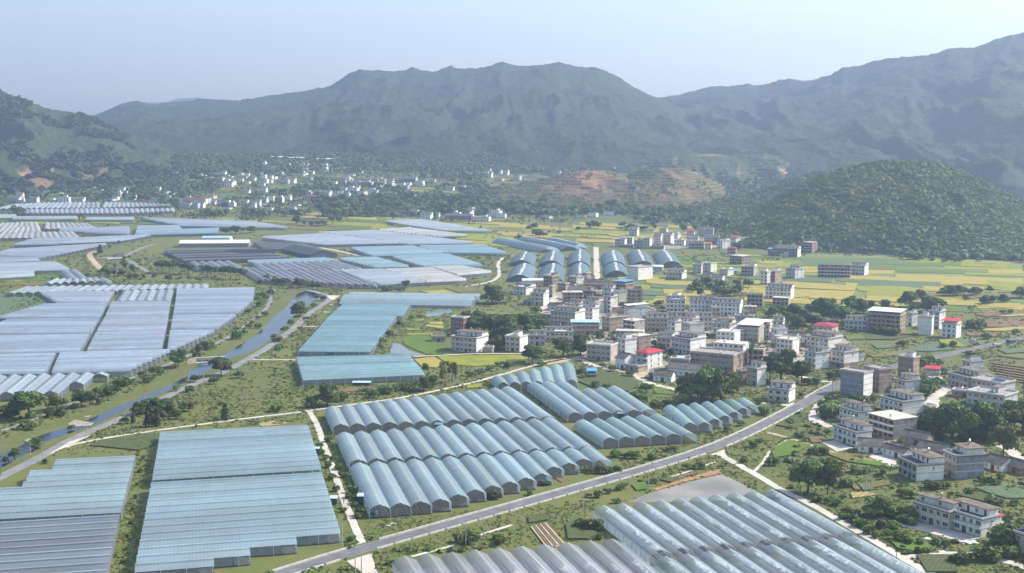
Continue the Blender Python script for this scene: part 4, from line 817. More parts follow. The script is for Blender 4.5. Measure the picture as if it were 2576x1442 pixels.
def window_mesh(w, h, kind):
    k = (round(w, 1), round(h, 1), kind)
    if k in _wm: return _wm[k]
    f = MB(); t = .09
    if kind != 'hole':
        for (x0, x1, z0, z1) in ((-w / 2, w / 2, -h / 2, -h / 2 + t), (-w / 2, w / 2, h / 2 - t, h / 2), (-w / 2, -w / 2 + t, -h / 2 + t, h / 2 - t), (w / 2 - t, w / 2, -h / 2 + t, h / 2 - t), (-t / 2, t / 2, -h / 2 + t, h / 2 - t)): f.box(x0, x1, -.09, -.003, z0, z1)
        f.box(-w / 2 - .15, w / 2 + .15, -.22, -.003, -h / 2 - .12, -h / 2 - .02, bottom=True)
    else:
        f.box(-w / 2 - .1, w / 2 + .1, -.16, -.003, -h / 2 - .14, -h / 2 - .02, bottom=True)
    p = MB(); p.face([(-w / 2 + .02, -.03, -h / 2 + .02), (w / 2 - .02, -.03, -h / 2 + .02), (w / 2 - .02, -.03, h / 2 - .02), (-w / 2 + .02, -.03, h / 2 - .02)])
    _wm[k] = (f.mesh('window', M_frame if kind != 'hole' else M_bandc), p.mesh('pane', {'glass': M_glass, 'green': M_gglass, 'hole': M_hole}[kind]))
    return _wm[k]
_tk = None
_dm = []
M_dish = mat('dish_white', (.75, .75, .74), .5, .05)
def add_dish(root, x, y, z, r):
    if not _dm:
        g = MB(); n = 10; g.v.append((0, .12, .8)); 
        for i in range(n): t_ = 6.283 * i / n; g.v.append((.62 * math.cos(t_), -.12, .8 + .62 * math.sin(t_)))
        for i in range(n): g.f.append((0, 1 + i, 1 + (i + 1) % n)); g.m.append(0)
        g.box(-.05, .05, .0, .12, 0, .8); _dm.append(g.mesh('satellite_dish', M_dish))
    link('satellite_dish', _dm[0], root, (x, y, z), r)
def add_tank(root, x, y, z):
    global _tk
    if _tk is None:
        g = MB(); g.cyl(0, 0, .5, 1.7, .55, .55, 8); g.cyl(0, 0, 1.7, 2.0, .55, .12, 8); g.box(-.45, .45, -.45, .45, 0, .5); _tk = g.mesh('water_tank', M_tank)
    link('water_tank', _tk, root, (x, y, z))
DET = 1
HN = [0]
def house(Z, x, y, fw, rw, yaw, st, front, roof, label, right=None, name='house', cat='house', glass='glass', group=None, sh=3.2, far=False, rwin=1, pent=None, bal=False, awning=None, base=None, h=None, win=True, dmax=16.0):
    D_ = {'A': lambda: (1245.2 + x / 6.305, 681 + y / 6.302), 'B': lambda: (1634.3 + x / 6.305, 739.3 + y / 6.302), 'C': lambda: (1517.6 + x / 6.305, 554.5 + y / 6.302), 'D': lambda: (1945.6 + x / 4.086, 875.5 + y / 4.086),
          'V': lambda: T(2, 2, x, y), 'W': lambda: T(3, 2, x, y), 'X': lambda: T(3, 3, x, y), 'Y': lambda: T(3, 1, x, y), 'U': lambda: T(2, 1, x, y), 'Q': lambda: T(0, 1, x, y), 'R': lambda: T(1, 1, x, y), 'P': lambda: T(1, 2, x, y), 'N': lambda: (x, y)}[Z]()
    k = {'A': 6.305, 'B': 6.305, 'C': 6.305, 'D': 4.086, 'N': 1.0}.get(Z, 3.995)
    g0 = G(D_); mpp = math.hypot(g0[0], g0[1]) / FPX / k; phi = math.degrees(math.atan2(g0[0], g0[1]))
    w = max(3.5, fw * mpp / math.cos(R_(abs(yaw)))); sa = math.sin(R_(abs(yaw)))
    d = -rw if rw < 0 else (min(dmax, max(5.0, rw * mpp / max(sa, .25))) if rw > 0 else 8.0)
    w = min(w, 48.0)
    HN[0] += 1; r = random.Random(HN[0] * 13 + 5)
    root = thing(name, label, cat, g0, R_(yaw - phi), group)
    occ_poly([(D_[0] - fw / k, D_[1] - (st * sh) / mpp / k * .8), (D_[0] + max(rw, 0) / k, D_[1] - (st * sh) / mpp / k * .8), (D_[0] + max(rw, 0) / k, D_[1]), (D_[0] - fw / k, D_[1])])
    H = st * sh if h is None else h; wm_ = WALL[front]; rm = WALL[right or front]
    if roof == 'gable':
        rh = min(2.6, d * .28); g = MB(); zt = H
        g.face([(-w, 0, 0), (0, 0, 0), (0, 0, zt), (-w, 0, zt)]); g.face([(0, d, 0), (-w, d, 0), (-w, d, zt), (0, d, zt)])
        g.face([(0, 0, 0), (0, d, 0), (0, d, zt), (0, d / 2, zt + rh), (0, 0, zt)]); g.face([(-w, d, 0), (-w, 0, 0), (-w, 0, zt), (-w, d / 2, zt + rh), (-w, d, zt)])
        link('wall', g.mesh('wall', wm_), root)
        rt = RF['tile'] if right != 'orange' else RF['orange']
        for s in (0, 1):
            q = MB(); o = .6; ye, yr = (-o if s == 0 else d + o), d / 2; ze = zt - o * rh / (d / 2)
            A_, B_, C_, E_ = (-w - .4, ye, ze), (.4, ye, ze), (.4, yr, zt + rh), (-w - .4, yr, zt + rh); up = lambda p_, t_: (p_[0], p_[1], p_[2] + t_)
            top = [up(p_, .26) for p_ in (A_, B_, C_, E_)]; bot = [up(p_, .06) for p_ in (A_, B_, C_, E_)]
            q.face(top if s == 0 else top[::-1]); q.face(bot[::-1] if s == 0 else bot)
            for i in range(4): q.face([bot[i], bot[(i + 1) % 4], top[(i + 1) % 4], top[i]])
            link('roof', q.mesh('roof', rt), root)
        q = MB(); q.box(-w - .4, .4, d / 2 - .18, d / 2 + .18, zt + rh + .15, zt + rh + .48); link('ridge', q.mesh('ridge', RF['tile']), root)
    else:
        g = MB(); g.box(-w, 0, 0, d, 0, H); link('wall', g.mesh('wall', wm_), root)
        if right and right != front:
            q = MB(); q.box(.003, .035, 0, d, 0, H); link('end_wall', q.mesh('end_wall', rm), root)
        if base:
            q = MB(); q.box(-w - .02, .06, -.06, d + .02, 0, sh); link('ground_storey', q.mesh('ground_storey', WALL[base]), root)
    nst = int(round(H / sh)) if roof != 'gable' else 1
    isb = front in ('brick', 'concrete', 'greybrick', 'redbrown', 'tan')
    if not far and roof != 'gable':
        q = MB()
        for s in range(1, nst): q.box(-w - .05, .07, -.07, d + .05, s * sh - .16, s * sh + .16, bottom=True)
        if q.f: link('floor_band', q.mesh('floor_band', M_bandc if isb else M_trimw), root)
    # windows
    if win:
        kind = 'hole' if (front in ('brick', 'concrete') and r.random() < .75) else glass
        if front == 'greybrick': pass
        nw = max(1, int(w / (3.0 if not far else 4.2))); cell = w / nw
        for s in range(nst):
            for i in range(nw):
                xx = -w + cell * (i + .5); wide = (i % 3 == 1) and not far; ww = min(cell * .72, 2.3 if wide else 1.45); hh = 1.65
                if roof == 'gable': hh = 1.2; ww = 1.0
                zz = s * sh + 1.75
                if s == 0 and i == nw // 2 and not far:
                    q = MB(); q.box(-.9, .9, -.06, -.003, 0, 2.5); link('door', q.mesh('door', M_door), root, (xx, 0, 0)); continue
                if s == 0 and base: o_y = -.07
                else: o_y = 0
                fmesh, pmesh_ = window_mesh(ww, hh, kind); wo_ = link('window', fmesh, root, (xx, o_y, zz))
                if not far: link('pane', pmesh_, wo_)
                else: link('pane', pmesh_, wo_)
        if rwin and not far:
            nr = rwin if rwin > 1 else (1 if d > 6 else 0)
            for s in range(nst):
                for i in range(nr):
                    if rwin == 1 and r.random() < .45: continue
                    fmesh, pmesh_ = window_mesh(1.0 if rwin == 1 else 1.3, 1.1 if rwin == 1 else 1.5, 'hole' if isb and not right else glass); wo_ = link('window', fmesh, root, (.04 if not (base and s == 0) else .065, d * (i + .62 if rwin == 1 else i + .5) / nr, s * sh + 1.75), math.pi / 2); link('pane', pmesh_, wo_)
    if bal and not far:
        for s in range(1, nst):
            q = MB(); q.box(-w, 0, -1.3, -.02, s * sh - .18, s * sh - .02, bottom=True); q.box(-w, 0, -1.3, -1.15, s * sh - .02, s * sh + .95)
            for xx in (-w, -.15): q.box(xx, xx + .15, -1.15, -.02, s * sh - .02, s * sh + .95)
            link('balcony', q.mesh('balcony', M_trimw), root)
    # roofs
    if roof in ('pent', 'flat', 'pale', 'conc', 'hutted') or roof.startswith('metal'):
        q = MB(); q.box(-w - .35, .35, -.5, d + .35, H + .003, H + .22, bottom=True); ov = RF['pale'] if roof == 'pale' else RF['concrete'] if roof in ('conc',) else RF['deck'] if roof == 'pent' else RF['concrete']
        link('roof', q.mesh('roof', ov), root)
        if roof != 'pale' and not far:
            q = MB(); zt = H + .225
            q.box(-w - .35, .35, -.5, -.3, zt, zt + .75); q.box(-w - .35, -w - .15, -.3, d + .35, zt, zt + .75); q.box(.15, .35, -.3, d + .35, zt, zt + .75); q.box(-w - .15, .15, d + .15, d + .35, zt, zt + .75)
            link('parapet', q.mesh('parapet', M_trimw if front not in ('brick', 'greybrick', 'concrete') else M_bandc), root)
            q = MB(); q.box(-w - .40, .40, -.55, d + .40, H - .12, H, bottom=True); link('cornice', q.mesh('cornice', M_trim if not isb else M_bandc), root)
        if roof == 'pent':
            pd = d * (pent or .52); pz = H + .23; q = MB(); q.box(-w + .1, -.1, d - pd, d - .1, pz, pz + 2.75); link('penthouse', q.mesh('penthouse', WALL[right] if right in ('white', 'offwhite') else WALL['offwhite'] if front != 'brick' else wm_), root)
            q = MB(); a_, b_, c_, e_ = -w - .5, .5, d - pd - .9, d + .5; zt = pz + 2.76
            if r.random() < .6:
                m_ = (c_ + e_) / 2; q.v += [(a_, c_, zt), (b_, c_, zt), (b_, e_, zt), (a_, e_, zt), (a_, c_, zt + .2), (b_, c_, zt + .2), (b_, e_, zt + .2), (a_, e_, zt + .2), (a_ + 1.2, m_, zt + .75), (b_ - 1.2, m_, zt + .75)]
                q.f += [(3, 2, 1, 0), (0, 1, 5, 4), (1, 2, 6, 5), (2, 3, 7, 6), (3, 0, 4, 7), (4, 5, 9, 8), (5, 6, 9), (6, 7, 8, 9), (7, 4, 8)]; q.m += [0] * 9
            else: q.box(a_, b_, c_, e_, zt, zt + .25, bottom=True)
            link('penthouse_roof', q.mesh('penthouse_roof', RF['slab']), root)
            if not far:
                nn = max(2, int(w / 3.2))
                for i in range(nn):
                    xx = -w + .1 + (w - .2) * (i + .5) / nn
                    if i % 2 == 0: fmesh, pmesh_ = window_mesh(1.3, 1.5, glass); wo_ = link('window', fmesh, root, (xx, d - pd, pz + 1.4)); link('pane', pmesh_, wo_)
                    else:
                        dq = MB(); dq.box(-.5, .5, -.05, -.003, 0, 2.2); link('door', dq.mesh('door', M_door if r.random() < .6 else WALL['white']), root, (xx, d - pd, pz))
            if r.random() < .75: add_tank(root, -w * r.uniform(.2, .8), d - pd * .4, zt + .45)
        elif roof in ('flat', 'conc', 'hutted', 'pale'):
            if roof in ('hutted', 'flat') and r.random() < (.9 if roof == 'hutted' else .55):
                hw = min(4.0, w * .4); x0 = -w + .4 + r.random() * max(0, w - hw - .8); q = MB(); q.box(x0, x0 + hw, d * .45, d - .2, H + .23, H + 2.9); link('stair_hut', q.mesh('stair_hut', WALL['white'] if right == 'white' or roof == 'hutted' else wm_), root)
                q = MB(); q.box(x0 - .3, x0 + hw + .3, d * .45 - .4, d + .1, H + 2.91, H + 3.1, bottom=True); link('hut_roof', q.mesh('hut_roof', RF['slab']), root)
            if r.random() < .6: add_tank(root, -w * r.uniform(.15, .85), d * r.uniform(.2, .4), H + .22)
        if roof.startswith('metal'):
            c_ = roof.split('_')[1]; zz = H + 2.5; q = MB(); a_, b_, y0_, y1_ = -w - .7, .7, -.9, d + .7
            q.v += [(a_, y0_, zz), (b_, y0_, zz), (b_, y1_, zz + .8), (a_, y1_, zz + .8), (a_, y0_, zz + .14), (b_, y0_, zz + .14), (b_, y1_, zz + .94), (a_, y1_, zz + .94)]
            q.f += [(3, 2, 1, 0), (0, 1, 5, 4), (1, 2, 6, 5), (2, 3, 7, 6), (3, 0, 4, 7), (4, 5, 6, 7)]; q.m += [0] * 6
            link('metal_roof', q.mesh('metal_roof', RF[c_]), root)
            q = MB(); q.box(-w + .3, -.3, d * .35, d - .3, H + .23, H + 2.45); link('loft', q.mesh('loft', wm_), root)
            for xx in (-w, -w / 2, 0):
                q = MB(); q.box(xx - .1, xx + .1, -.3, -.1, H + .22, zz + .12); link('roof_post', q.mesh('roof_post', M_bandc), root)
    elif roof.startswith('hip'):
        c_ = roof.split('_')[1]; q = MB(); o = .9; rh = 1.9; a_, b_, y0_, y1_ = -w - o, o, -o, d + o; ins = min(w, d) * .42 + o
        if w >= d: r0_, r1_ = (a_ + ins, (y0_ + y1_) / 2), (b_ - ins, (y0_ + y1_) / 2)
        else: r0_, r1_ = ((a_ + b_) / 2, y0_ + ins), ((a_ + b_) / 2, y1_ - ins)
        q.v += [(a_, y0_, H), (b_, y0_, H), (b_, y1_, H), (a_, y1_, H), (a_, y0_, H + .35), (b_, y0_, H + .35), (b_, y1_, H + .35), (a_, y1_, H + .35), (*r0_, H + rh), (*r1_, H + rh)]
        q.f += [(3, 2, 1, 0), (0, 1, 5, 4), (1, 2, 6, 5), (2, 3, 7, 6), (3, 0, 4, 7)]
        q.f += [(4, 5, 9, 8), (5, 6, 9), (6, 7, 8, 9), (7, 4, 8)] if w >= d else [(4, 5, 8), (5, 6, 9, 8), (6, 7, 9), (7, 4, 8, 9)]
        q.m += [0] * 9; link('roof', q.mesh('roof', RF[c_]), root)
    if not far and roof in ('pent', 'flat', 'conc', 'hutted', 'pale') and w > 5 and r.random() < .6: add_dish(root, -w * r.uniform(.1, .9), d * r.uniform(.08, .3), H + .22, r.uniform(-.6, .9))
    if awning:
        q = MB(); q.face([(-w * .7, .2, H + 1.2), (-w * .25, .2, H + 1.0), (-w * .25, d * .6, H + 1.5), (-w * .7, d * .6, H + 1.7)]); link('awning', q.mesh('awning', RF[awning]), root)
        for xx in (-w * .68, -w * .27):
            q = MB(); q.box(xx - .06, xx + .06, .3, .42, H, H + 1.0); link('awning_post', q.mesh('awning_post', M_bandc), root)
    return root, w, d, H
H_ = house
# --- lower village, seen over the arched greenhouses
H_('A', 770, 550, 210, 85, -20, 3, 'beige', 'pent', 'tall beige fronted house with bright white end wall beside the open rice plots', 'white')
H_('A', 490, 388, 200, 160, -38, 2, 'white', 'pent', 'white house with a raised white roof sheet next to the big round tree', 'white', awning='white')
H_('A', 905, 255, 140, 115, -38, 3, 'brick', 'flat', 'small square brown brick house right in front of the arched sheds', rwin=3)
H_('A', 1290, 215, 110, 130, -48, 2, 'grey', 'flat', 'grey walled house standing at the front of the third arched shed', 'offwhite')
H_('A', 1450, 200, 60, 70, -40, 3, 'pink', 'flat', 'narrow pinkish tower house beside the concrete lane end', rwin=2)
H_('A', 1390, 522, 305, -11, 6, 3, 'brick', 'pale', 'long dark brick house with a flat pale roof in the middle of the village')
H_('A', 910, 425, 45, 35, -35, 3, 'tan', 'flat', 'slim tan house squeezed behind the tall beige fronted house')
H_('A', 575, 540, 130, -6, 0, 1, 'concrete', 'conc', 'low grey shed left of the tall beige fronted house', name='shed', cat='shed')
H_('A', 1480, 375, 330, 60, -14, 1, 'offwhite', 'gable', 'old tiled house row just behind the dark brick house', h=4)
H_('A', 1860, 310, 430, 40, -10, 1, 'earth', 'gable', 'long old tiled house row towards the back of the village', h=4.5)
H_('A', 1255, 300, 110, 60, -40, 1, 'white', 'gable', 'old white gabled cottage behind the roof terraces', h=4.5)
H_('A', 1700, 262, 300, 40, -12, 1, 'offwhite', 'gable', 'old tiled house row at the very back, next to the arched sheds', h=4)
H_('A', 1120, 320, 120, 60, -38, 2, 'pink', 'flat', 'low reddish brick house behind the slim tan one')
H_('A', 2070, 390, 195, 140, -42, 3, 'brick', 'metal_blue', 'brick house with a bright blue metal roof at the village back')
H_('A', 2150, 548, 50, 185, -68, 4, 'brick', 'flat', 'tall bare brick house at the yellow rice edge', rwin=2)
H_('A', 1960, 515, 65, 120, -55, 3, 'grey', 'flat', 'grey white house leaning against the tall bare brick one', 'offwhite')
H_('A', 1840, 400, 160, 80, -35, 2, 'white', 'pent', 'white terraced house below the blue metal roof', 'white')
H_('A', 1600, 450, 200, 100, -35, 2, 'brick', 'flat', 'low brick house with shrubs in front, mid village')
H_('A', 1835, 672, 112, 110, -42, 4, 'white', 'pent', 'slender white house of four storeys with a grey plaster end', 'offwhite', bal=True)
H_('A', 1580, 690, 190, 150, -40, 3, 'white', 'pent', 'white house with grey plastered side in the village centre', 'offwhite')
H_('A', 1225, 650, 118, 170, -52, 2, 'white', 'pale', 'house with white front, pink brick side and flat pale roof', 'pink')
H_('A', 1268, 878, 395, 165, -28, 3, 'beige', 'pent', 'wide grey green row house with three white stair huts on top', 'white', glass='green')
H_('A', 1545, 800, 110, 105, -36, 3, 'white', 'pent', 'white house peeping out behind the wide grey green row', 'white')
H_('A', 1652, 1015, 440, -9, 2, 2, 'pink', 'metal_lightblue', 'pink trimmed house under a long pale blue metal roof')
H_('A', 1818, 962, 125, 190, -48, 3, 'beige', 'flat', 'beige house with unplastered brown side and a dish on top', 'earth')
H_('A', 1235, 1125, 430, -9, 2, 2, 'beige', 'pent', 'broad house with white upper floor behind the two lane trees', 'white', awning='white')
H_('A', 392, 1292, 232, 130, -27, 3, 'yellow', 'hutted', 'pale yellow fronted house with white end beside the young rice', 'white')
H_('A', 795, 1185, 255, -9, 2, 2, 'grey', 'pent', 'grey terrace house between the yellow fronted and the broad white one')
H_('A', 1830, 1440, 385, 110, -20, 3, 'tan', 'conc', 'unfinished concrete and brick house facing the sandy lane', 'concrete')
H_('A', 2065, 1330, 122, 180, -48, 3, 'white', 'flat', 'house with large plain white side behind the red roof', 'white', rwin=0)
H_('A', 2285, 1270, 165, 190, -46, 3, 'brick', 'pale', 'brick house with pale flat roof just behind the red roof')
H_('A', 2352, 1110, 440, -8, -6, 2, 'tan', 'pale', 'house with a long pale flat roof, village centre')
H_('A', 2215, 1010, 190, 160, -38, 3, 'concrete', 'pale', 'open fronted concrete house with pale roof and wide balconies', bal=True)
H_('A', 2485, 930, 155, -7, 2, 2, 'white', 'pent', 'small white house left of the long row of flats')
H_('A', 2112, 800, 58, 330, -70, 3, 'white', 'metal_white', 'white house with a white metal roof at the left end of the flats', 'white')
H_('A', 2050, 740, 200, -8, -8, 1, 'earth', 'gable', 'old brown gabled house beside the white metal roof', h=4.5)
H_('A', 870, 830, 180, 60, -30, 1, 'white', 'gable', 'old white cottage with tiled roof by the grove', h=4)
H_('A', 990, 640, 160, 70, -36, 1, 'offwhite', 'gable', 'old gabled cottage below the pale flat roofed brick house', h=4)
H_('A', 1330, 655, 180, 90, -35, 2, 'offwhite', 'pent', 'half hidden terrace house left of the pink brick side')
H_('A', 2000, 870, 180, 100, -40, 2, 'brick', 'flat', 'ruined brown brick house in the village middle')
H_('V', 1362, 832, 116, 150, -36, 3, 'grey', 'hip_red', 'white three storey house with a bright red hipped roof', 'white', bal=True, rwin=2)
H_('V', 1132, 832, 95, 112, -43, 2, 'white', 'gable', 'small white house with temple like roof left of the red roof', 'white', h=6.4)
H_('V', 1268, 862, 135, 92, -40, 1, 'concrete', 'conc', 'low flat roofed house in front of the red roof')
H_('V', 1520, 930, 145, -6, 0, 1, 'blue', 'conc', 'low shed with dark blue walls by the lane', name='shed', cat='shed', win=False)
H_('V', 845, 918, 85, -5, 2, 1, 'blue', 'metal_blue', 'tiny blue roofed shed among the vegetables', name='shed', cat='shed', win=False, h=1.6)
# --- upper village
H_('B', 472, 240, 212, 90, -24, 3, 'redbrown', 'hutted', 'red brown brick fronted house with white end wall at the yellow rice', 'white')
H_('B', 992, 585, 695, -9, 5, 3, 'beige', 'pent', 'very long beige row of flats with many windows')
H_('B', 290, 600, 330, -9, 5, 3, 'tan', 'pent', 'tan left part continuing the long row of flats')
H_('B', 1112, 420, 125, -8, 5, 3, 'tan', 'flat', 'tan block at the right back corner of the long flats', rwin=2)
H_('B', 1060, 300, 420, -8, 4, 3, 'white', 'pent', 'white houses in a row directly behind the long flats')
H_('B', 560, 290, 300, -8, 4, 3, 'offwhite', 'pent', 'house with small pale blue roof sheet behind the long flats', awning='lightblue')
H_('B', 1425, 352, 430, 65, -11, 3, 'white', 'pent', 'big white four storey house in front of the dark grove', 'white')
H_('B', 1790, 200, 240, -8, -4, 3, 'brick', 'flat', 'bare brick house behind the big white four storey one')
H_('B', 2200, 190, 245, 40, -12, 2, 'concrete', 'pale', 'unfinished house with pale roof at the grove edge')
H_('B', 2235, 95, 390, 60, -12, 3, 'white', 'pent', 'row of white houses at the far edge of the upper village', 'white')
H_('B', 1642, 640, 290, -9, -3, 4, 'greybrick', 'flat', 'windowless grey block house in the upper village', win=False)
H_('B', 2112, 578, 165, -8, -8, 2, 'white', 'pent', 'small white tower house under the trees', pent=.4)
H_('B', 1692, 330, 190, -6, 0, 2, 'tan', 'pale', 'little tan house with pale flat roof by the grove')
H_('B', 1232, 562, 235, -8, 4, 2, 'tan', 'flat', 'low tan house with a tilted blue awning', awning='lightblue')
H_('B', 642, 965, 308, 340, -40, 3, 'grey', 'pent', 'long white house with blue grey front right of the red roof', 'white')
H_('B', 332, 862, 222, -9, -18, 2, 'beige', 'pent', 'beige terrace house left of the long white one')
H_('B', 400, 665, 125, 100, -42, 3, 'white', 'pent', 'white house with blank end below the flats, left one', 'white', rwin=0)
H_('B', 680, 612, 150, 100, -40, 3, 'white', 'pent', 'white house with blank end right below the flats', 'white', rwin=0)
H_('B', 640, 705, 120, 220, -55, 3, 'offwhite', 'flat', 'white house with a wide blank side in the lower middle', 'white', rwin=0)
H_('B', 1325, 1235, 690, 175, -21, 3, 'brick', 'conc', 'long brown brick building with open dark windows behind the big tree')
H_('B', 1480, 1130, 470, 100, -19, 4, 'white', 'pale', 'tall house with long pale yellow roof and white end', 'white')
H_('B', 1342, 835, 280, 90, -19, 3, 'white', 'pale', 'white house with narrow pale roof above the long yellow roof', 'white')
H_('B', 1262, 705, 262, 100, -21, 3, 'offwhite', 'pent', 'terrace house with tan end wall right of the flats', 'tan')
H_('B', 1722, 780, 330, 90, -14, 3, 'concrete', 'metal_white', 'house under the larger gleaming white metal roof')
H_('B', 1900, 720, 400, -7, -14, 3, 'offwhite', 'metal_white', 'house under the thin white metal roof further back')
H_('B', 1485, 775, 200, 90, -17, 2, 'pink', 'metal_white', 'small house under a short white roof sheet')
H_('B', 1795, 1145, 235, -9, -9, 3, 'brick', 'flat', 'rough brick house with a bare dead tree in front')
H_('B', 2012, 795, 90, 160, -52, 3, 'white', 'hutted', 'pure white stepped house near the old tiled row', 'white')
H_('B', 2252, 865, 270, 130, -33, 2, 'tan', 'flat', 'low house with brick rim behind the leafy tree')
H_('B', 2262, 965, 250, 100, -30, 3, 'offwhite', 'pale', 'house with cream flat roof just above the leafy tree', 'white')
H_('B', 2330, 755, 400, 40, -20, 1, 'white', 'gable', 'long old white house with grey tile roof, left one', h=4.6)
H_('B', 2600, 790, 230, 60, -20, 1, 'white', 'gable', 'long old house with grey tile roof, right one', 'white', h=4.6)
H_('B', 1455, 1405, 72, 90, -42, 2, 'brick', 'conc', 'small brick annex between the two big trees')
H_('B', 1700, 1462, 165, 140, -38, 3, 'tan', 'pent', 'tan house with white side between the two big trees', 'white', glass='green')
H_('B', 622, 1215, 292, -8, -7, 2, 'brick', 'conc', 'low brick house with small blue awning right of the red roof', awning='lightblue')
H_('B', 800, 1330, 520, 120, -20, 1, 'white', 'gable', 'big old courtyard house with dark tile roof by the huge tree', h=4.2)
H_('B', 345, 1405, 290, 60, -16, 1, 'white', 'gable', 'old white tiled house with arched door by the lane', h=3.6)
# --- right of the road
H_('D', 922, 502, 228, 88, -30, 4, 'greybrick', 'conc', 'tall grey brick block with white window side beside the road', 'white', rwin=3, win=False)
H_('D', 1085, 462, 150, 122, -44, 4, 'brick', 'conc', 'tall brown brick house behind the grey block at the road', rwin=4, win=False)
H_('D', 1432, 332, 146, 60, -25, 4, 'brick', 'hutted', 'free standing brown brick tower house right of the road', rwin=2, win=False)
H_('D', 1355, 465, 112, 140, -48, 2, 'white', 'pent', 'small white house right below the brick tower', 'white')
H_('D', 1328, 688, 226, 202, -46, 2, 'white', 'pent', 'white house with green glass balcony and blank white side', 'white', glass='green', bal=True)
H_('D', 872, 800, 190, 125, -52, 2, 'white', 'pent', 'white house with dark roof terrace left of the unfinished block', 'white')
H_('D', 850, 1018, 232, 150, -52, 2, 'white', 'pent', 'white house with pale balconies beside the old tiled cottages', 'white', bal=True, rwin=1)
H_('D', 1232, 948, 252, 226, -47, 3, 'brick', 'pale', 'large unfinished brown block with pale concrete top', 'concrete', bal=True)
H_('D', 1130, 1085, 245, -8, 4, 1, 'white', 'gable', 'old white cottage in front of the unfinished brown block', h=3.4)
H_('D', 1345, 1155, 220, 62, -42, 1, 'white', 'gable', 'old white cottage with door facing the yard, middle of the group', h=3.4)
H_('D', 1560, 1020, 240, 80, -28, 1, 'earth', 'gable', 'old earthen house with tile roof behind the white cottages', h=3.6)
H_('D', 1745, 1150, 260, 90, -28, 1, 'earth', 'gable', 'old brown tiled house behind the grey tower house', h=3.6)
H_('D', 1468, 1372, 178, 260, -58, 2, 'concrete', 'pent', 'house with dark front and broad white side below the cottages', 'white')
H_('D', 1872, 1352, 118, 265, -58, 3, 'beige', 'pent', 'grey brick tower house with beige balcony front', 'greybrick', rwin=0, pent=.6)
H_('D', 2340, 1282, 165, 140, -42, 1, 'white', 'gable', 'old white cottage right of the grey tower house', h=3.2)
H_('D', 2580, 1320, 200, 120, -40, 1, 'earth', 'gable', 'dark old shed at the right edge under trees', h=3.0)
H_('D', 1992, 425, 190, 212, -48, 2, 'beige', 'pent', 'beige house with dark terrace behind the great tree', 'beige')
sol, w_, d_, hh_ = H_('D', 2335, 490, 272, 130, -32, 2, 'grey', 'conc', 'grey house with solar panels on its flat roof', 'grey')
for i in range(3):
    for j in range(2):
        q = MB(); q.v += [(-1.1, -.9, .15), (1.1, -.9, .15), (1.1, .9, .85), (-1.1, .9, .85)]; q.f.append((0, 1, 2, 3)); q.m.append(0); link('solar_panel', q.mesh('solar_panel', M_panel), sol, (-w_ * .3 + i * 2.3 - 2.3, d_ * .35 + j * 2.1, hh_ + .3))
H_('D', 2002, 515, 152, -7, -14, 1, 'pink', 'conc', 'low pink walled house left of the solar panels')
H_('D', 2372, 628, 352, 120, -24, 2, 'grey', 'flat', 'grey flat roofed house half hidden by the great tree')
H_('D', 2022, 205, 75, 130, -50, 1, 'white', 'flat', 'little white flat house with two satellite dishes below the orchard')
H_('D', 1705, 288, 130, -6, -4, 1, 'offwhite', 'metal_red', 'small hut with a red metal roof by the lane', h=1.6)
H_('D', 1602, 672, 75, 45, -38, 1, 'tan', 'conc', 'small plain shed next to the blank white side', name='shed', cat='shed', win=False)
H_('D', 1640, 830, 170, 40, -30, 1, 'earth', 'gable', 'old earthen house in the shade of the great tree', h=4)
H_('D', 158, 562, 216, 62, -17, 2, 'offwhite', 'pent', 'white house with glazed balcony alone beside the road bend', 'white', bal=True)
H_('D', 432, 218, 112, 130, -46, 3, 'white', 'pent', 'white house with glazed balconies at the end of the village', 'white', glass='green', bal=True)
H_('D', 722, 212, 158, 140, -42, 3, 'offwhite', 'pent', 'white house on a brick ground floor at the end of the village', 'white', base='brick')
H_('D', 830, 140, 60, 95, -50, 1, 'offwhite', 'flat', 'low white annex right of the brick based house', 'white')
H_('W', 642, 545, 182, 70, -15, 3, 'tan', 'hip_magenta', 'house with a dark red hipped roof at the grove edge')
H_('W', 602, 625, 212, 150, -36, 2, 'offwhite', 'pent', 'white terrace house just below the dark red hipped roof', 'offwhite')
H_('W', 1322, 472, 305, 80, -14, 4, 'brick', 'metal_white', 'long brown brick building with white sheet roof out in the fields', rwin=2)
H_('W', 990, 442, 208, -9, -8, 2, 'grey', 'pent', 'blue grey house attached to the long brick building')
H_('W', 1445, 402, 40, 50, -40, 3, 'white', 'flat', 'white house half hidden behind the long brick building', 'white')
H_('W', 1642, 492, 122, -9, -8, 4, 'white', 'flat', 'blank white tower house out in the fields', 'white', win=False)
H_('W', 1718, 432, 102, 55, -28, 4, 'grey', 'pent', 'white tower house with dark front between two others in the fields', 'white')
H_('W', 1888, 522, 132, 45, -19, 3, 'white', 'metal_red', 'white house with a flat red metal roof out in the fields', 'white')
H_('W', 705, 402, 72, 30, -25, 1, 'orange', 'gable', 'tiny orange brown gabled hut below the trees', h=4.5)
X1 = H_('X', 1815, 1012, 335, 40, -38, 2, 'beige', 'pent', 'beige half of the twin house above the courtyard', dmax=11)
X2 = H_('X', 2142, 1087, 325, 150, -38, 2, 'white', 'pent', 'white half of the twin house with green glazed balcony', 'white', glass='green', bal=True, dmax=11)
H_('X', 2262, 1030, 40, 75, -38, 1, 'white', 'metal_red', 'white annex with a red roof behind the twin house', 'white', h=2.2)
H_('X', 2830, 1335, 330, 200, -38, 2, 'beige', 'pent', 'house cut off by the right edge near the bottom lane', glass='green')
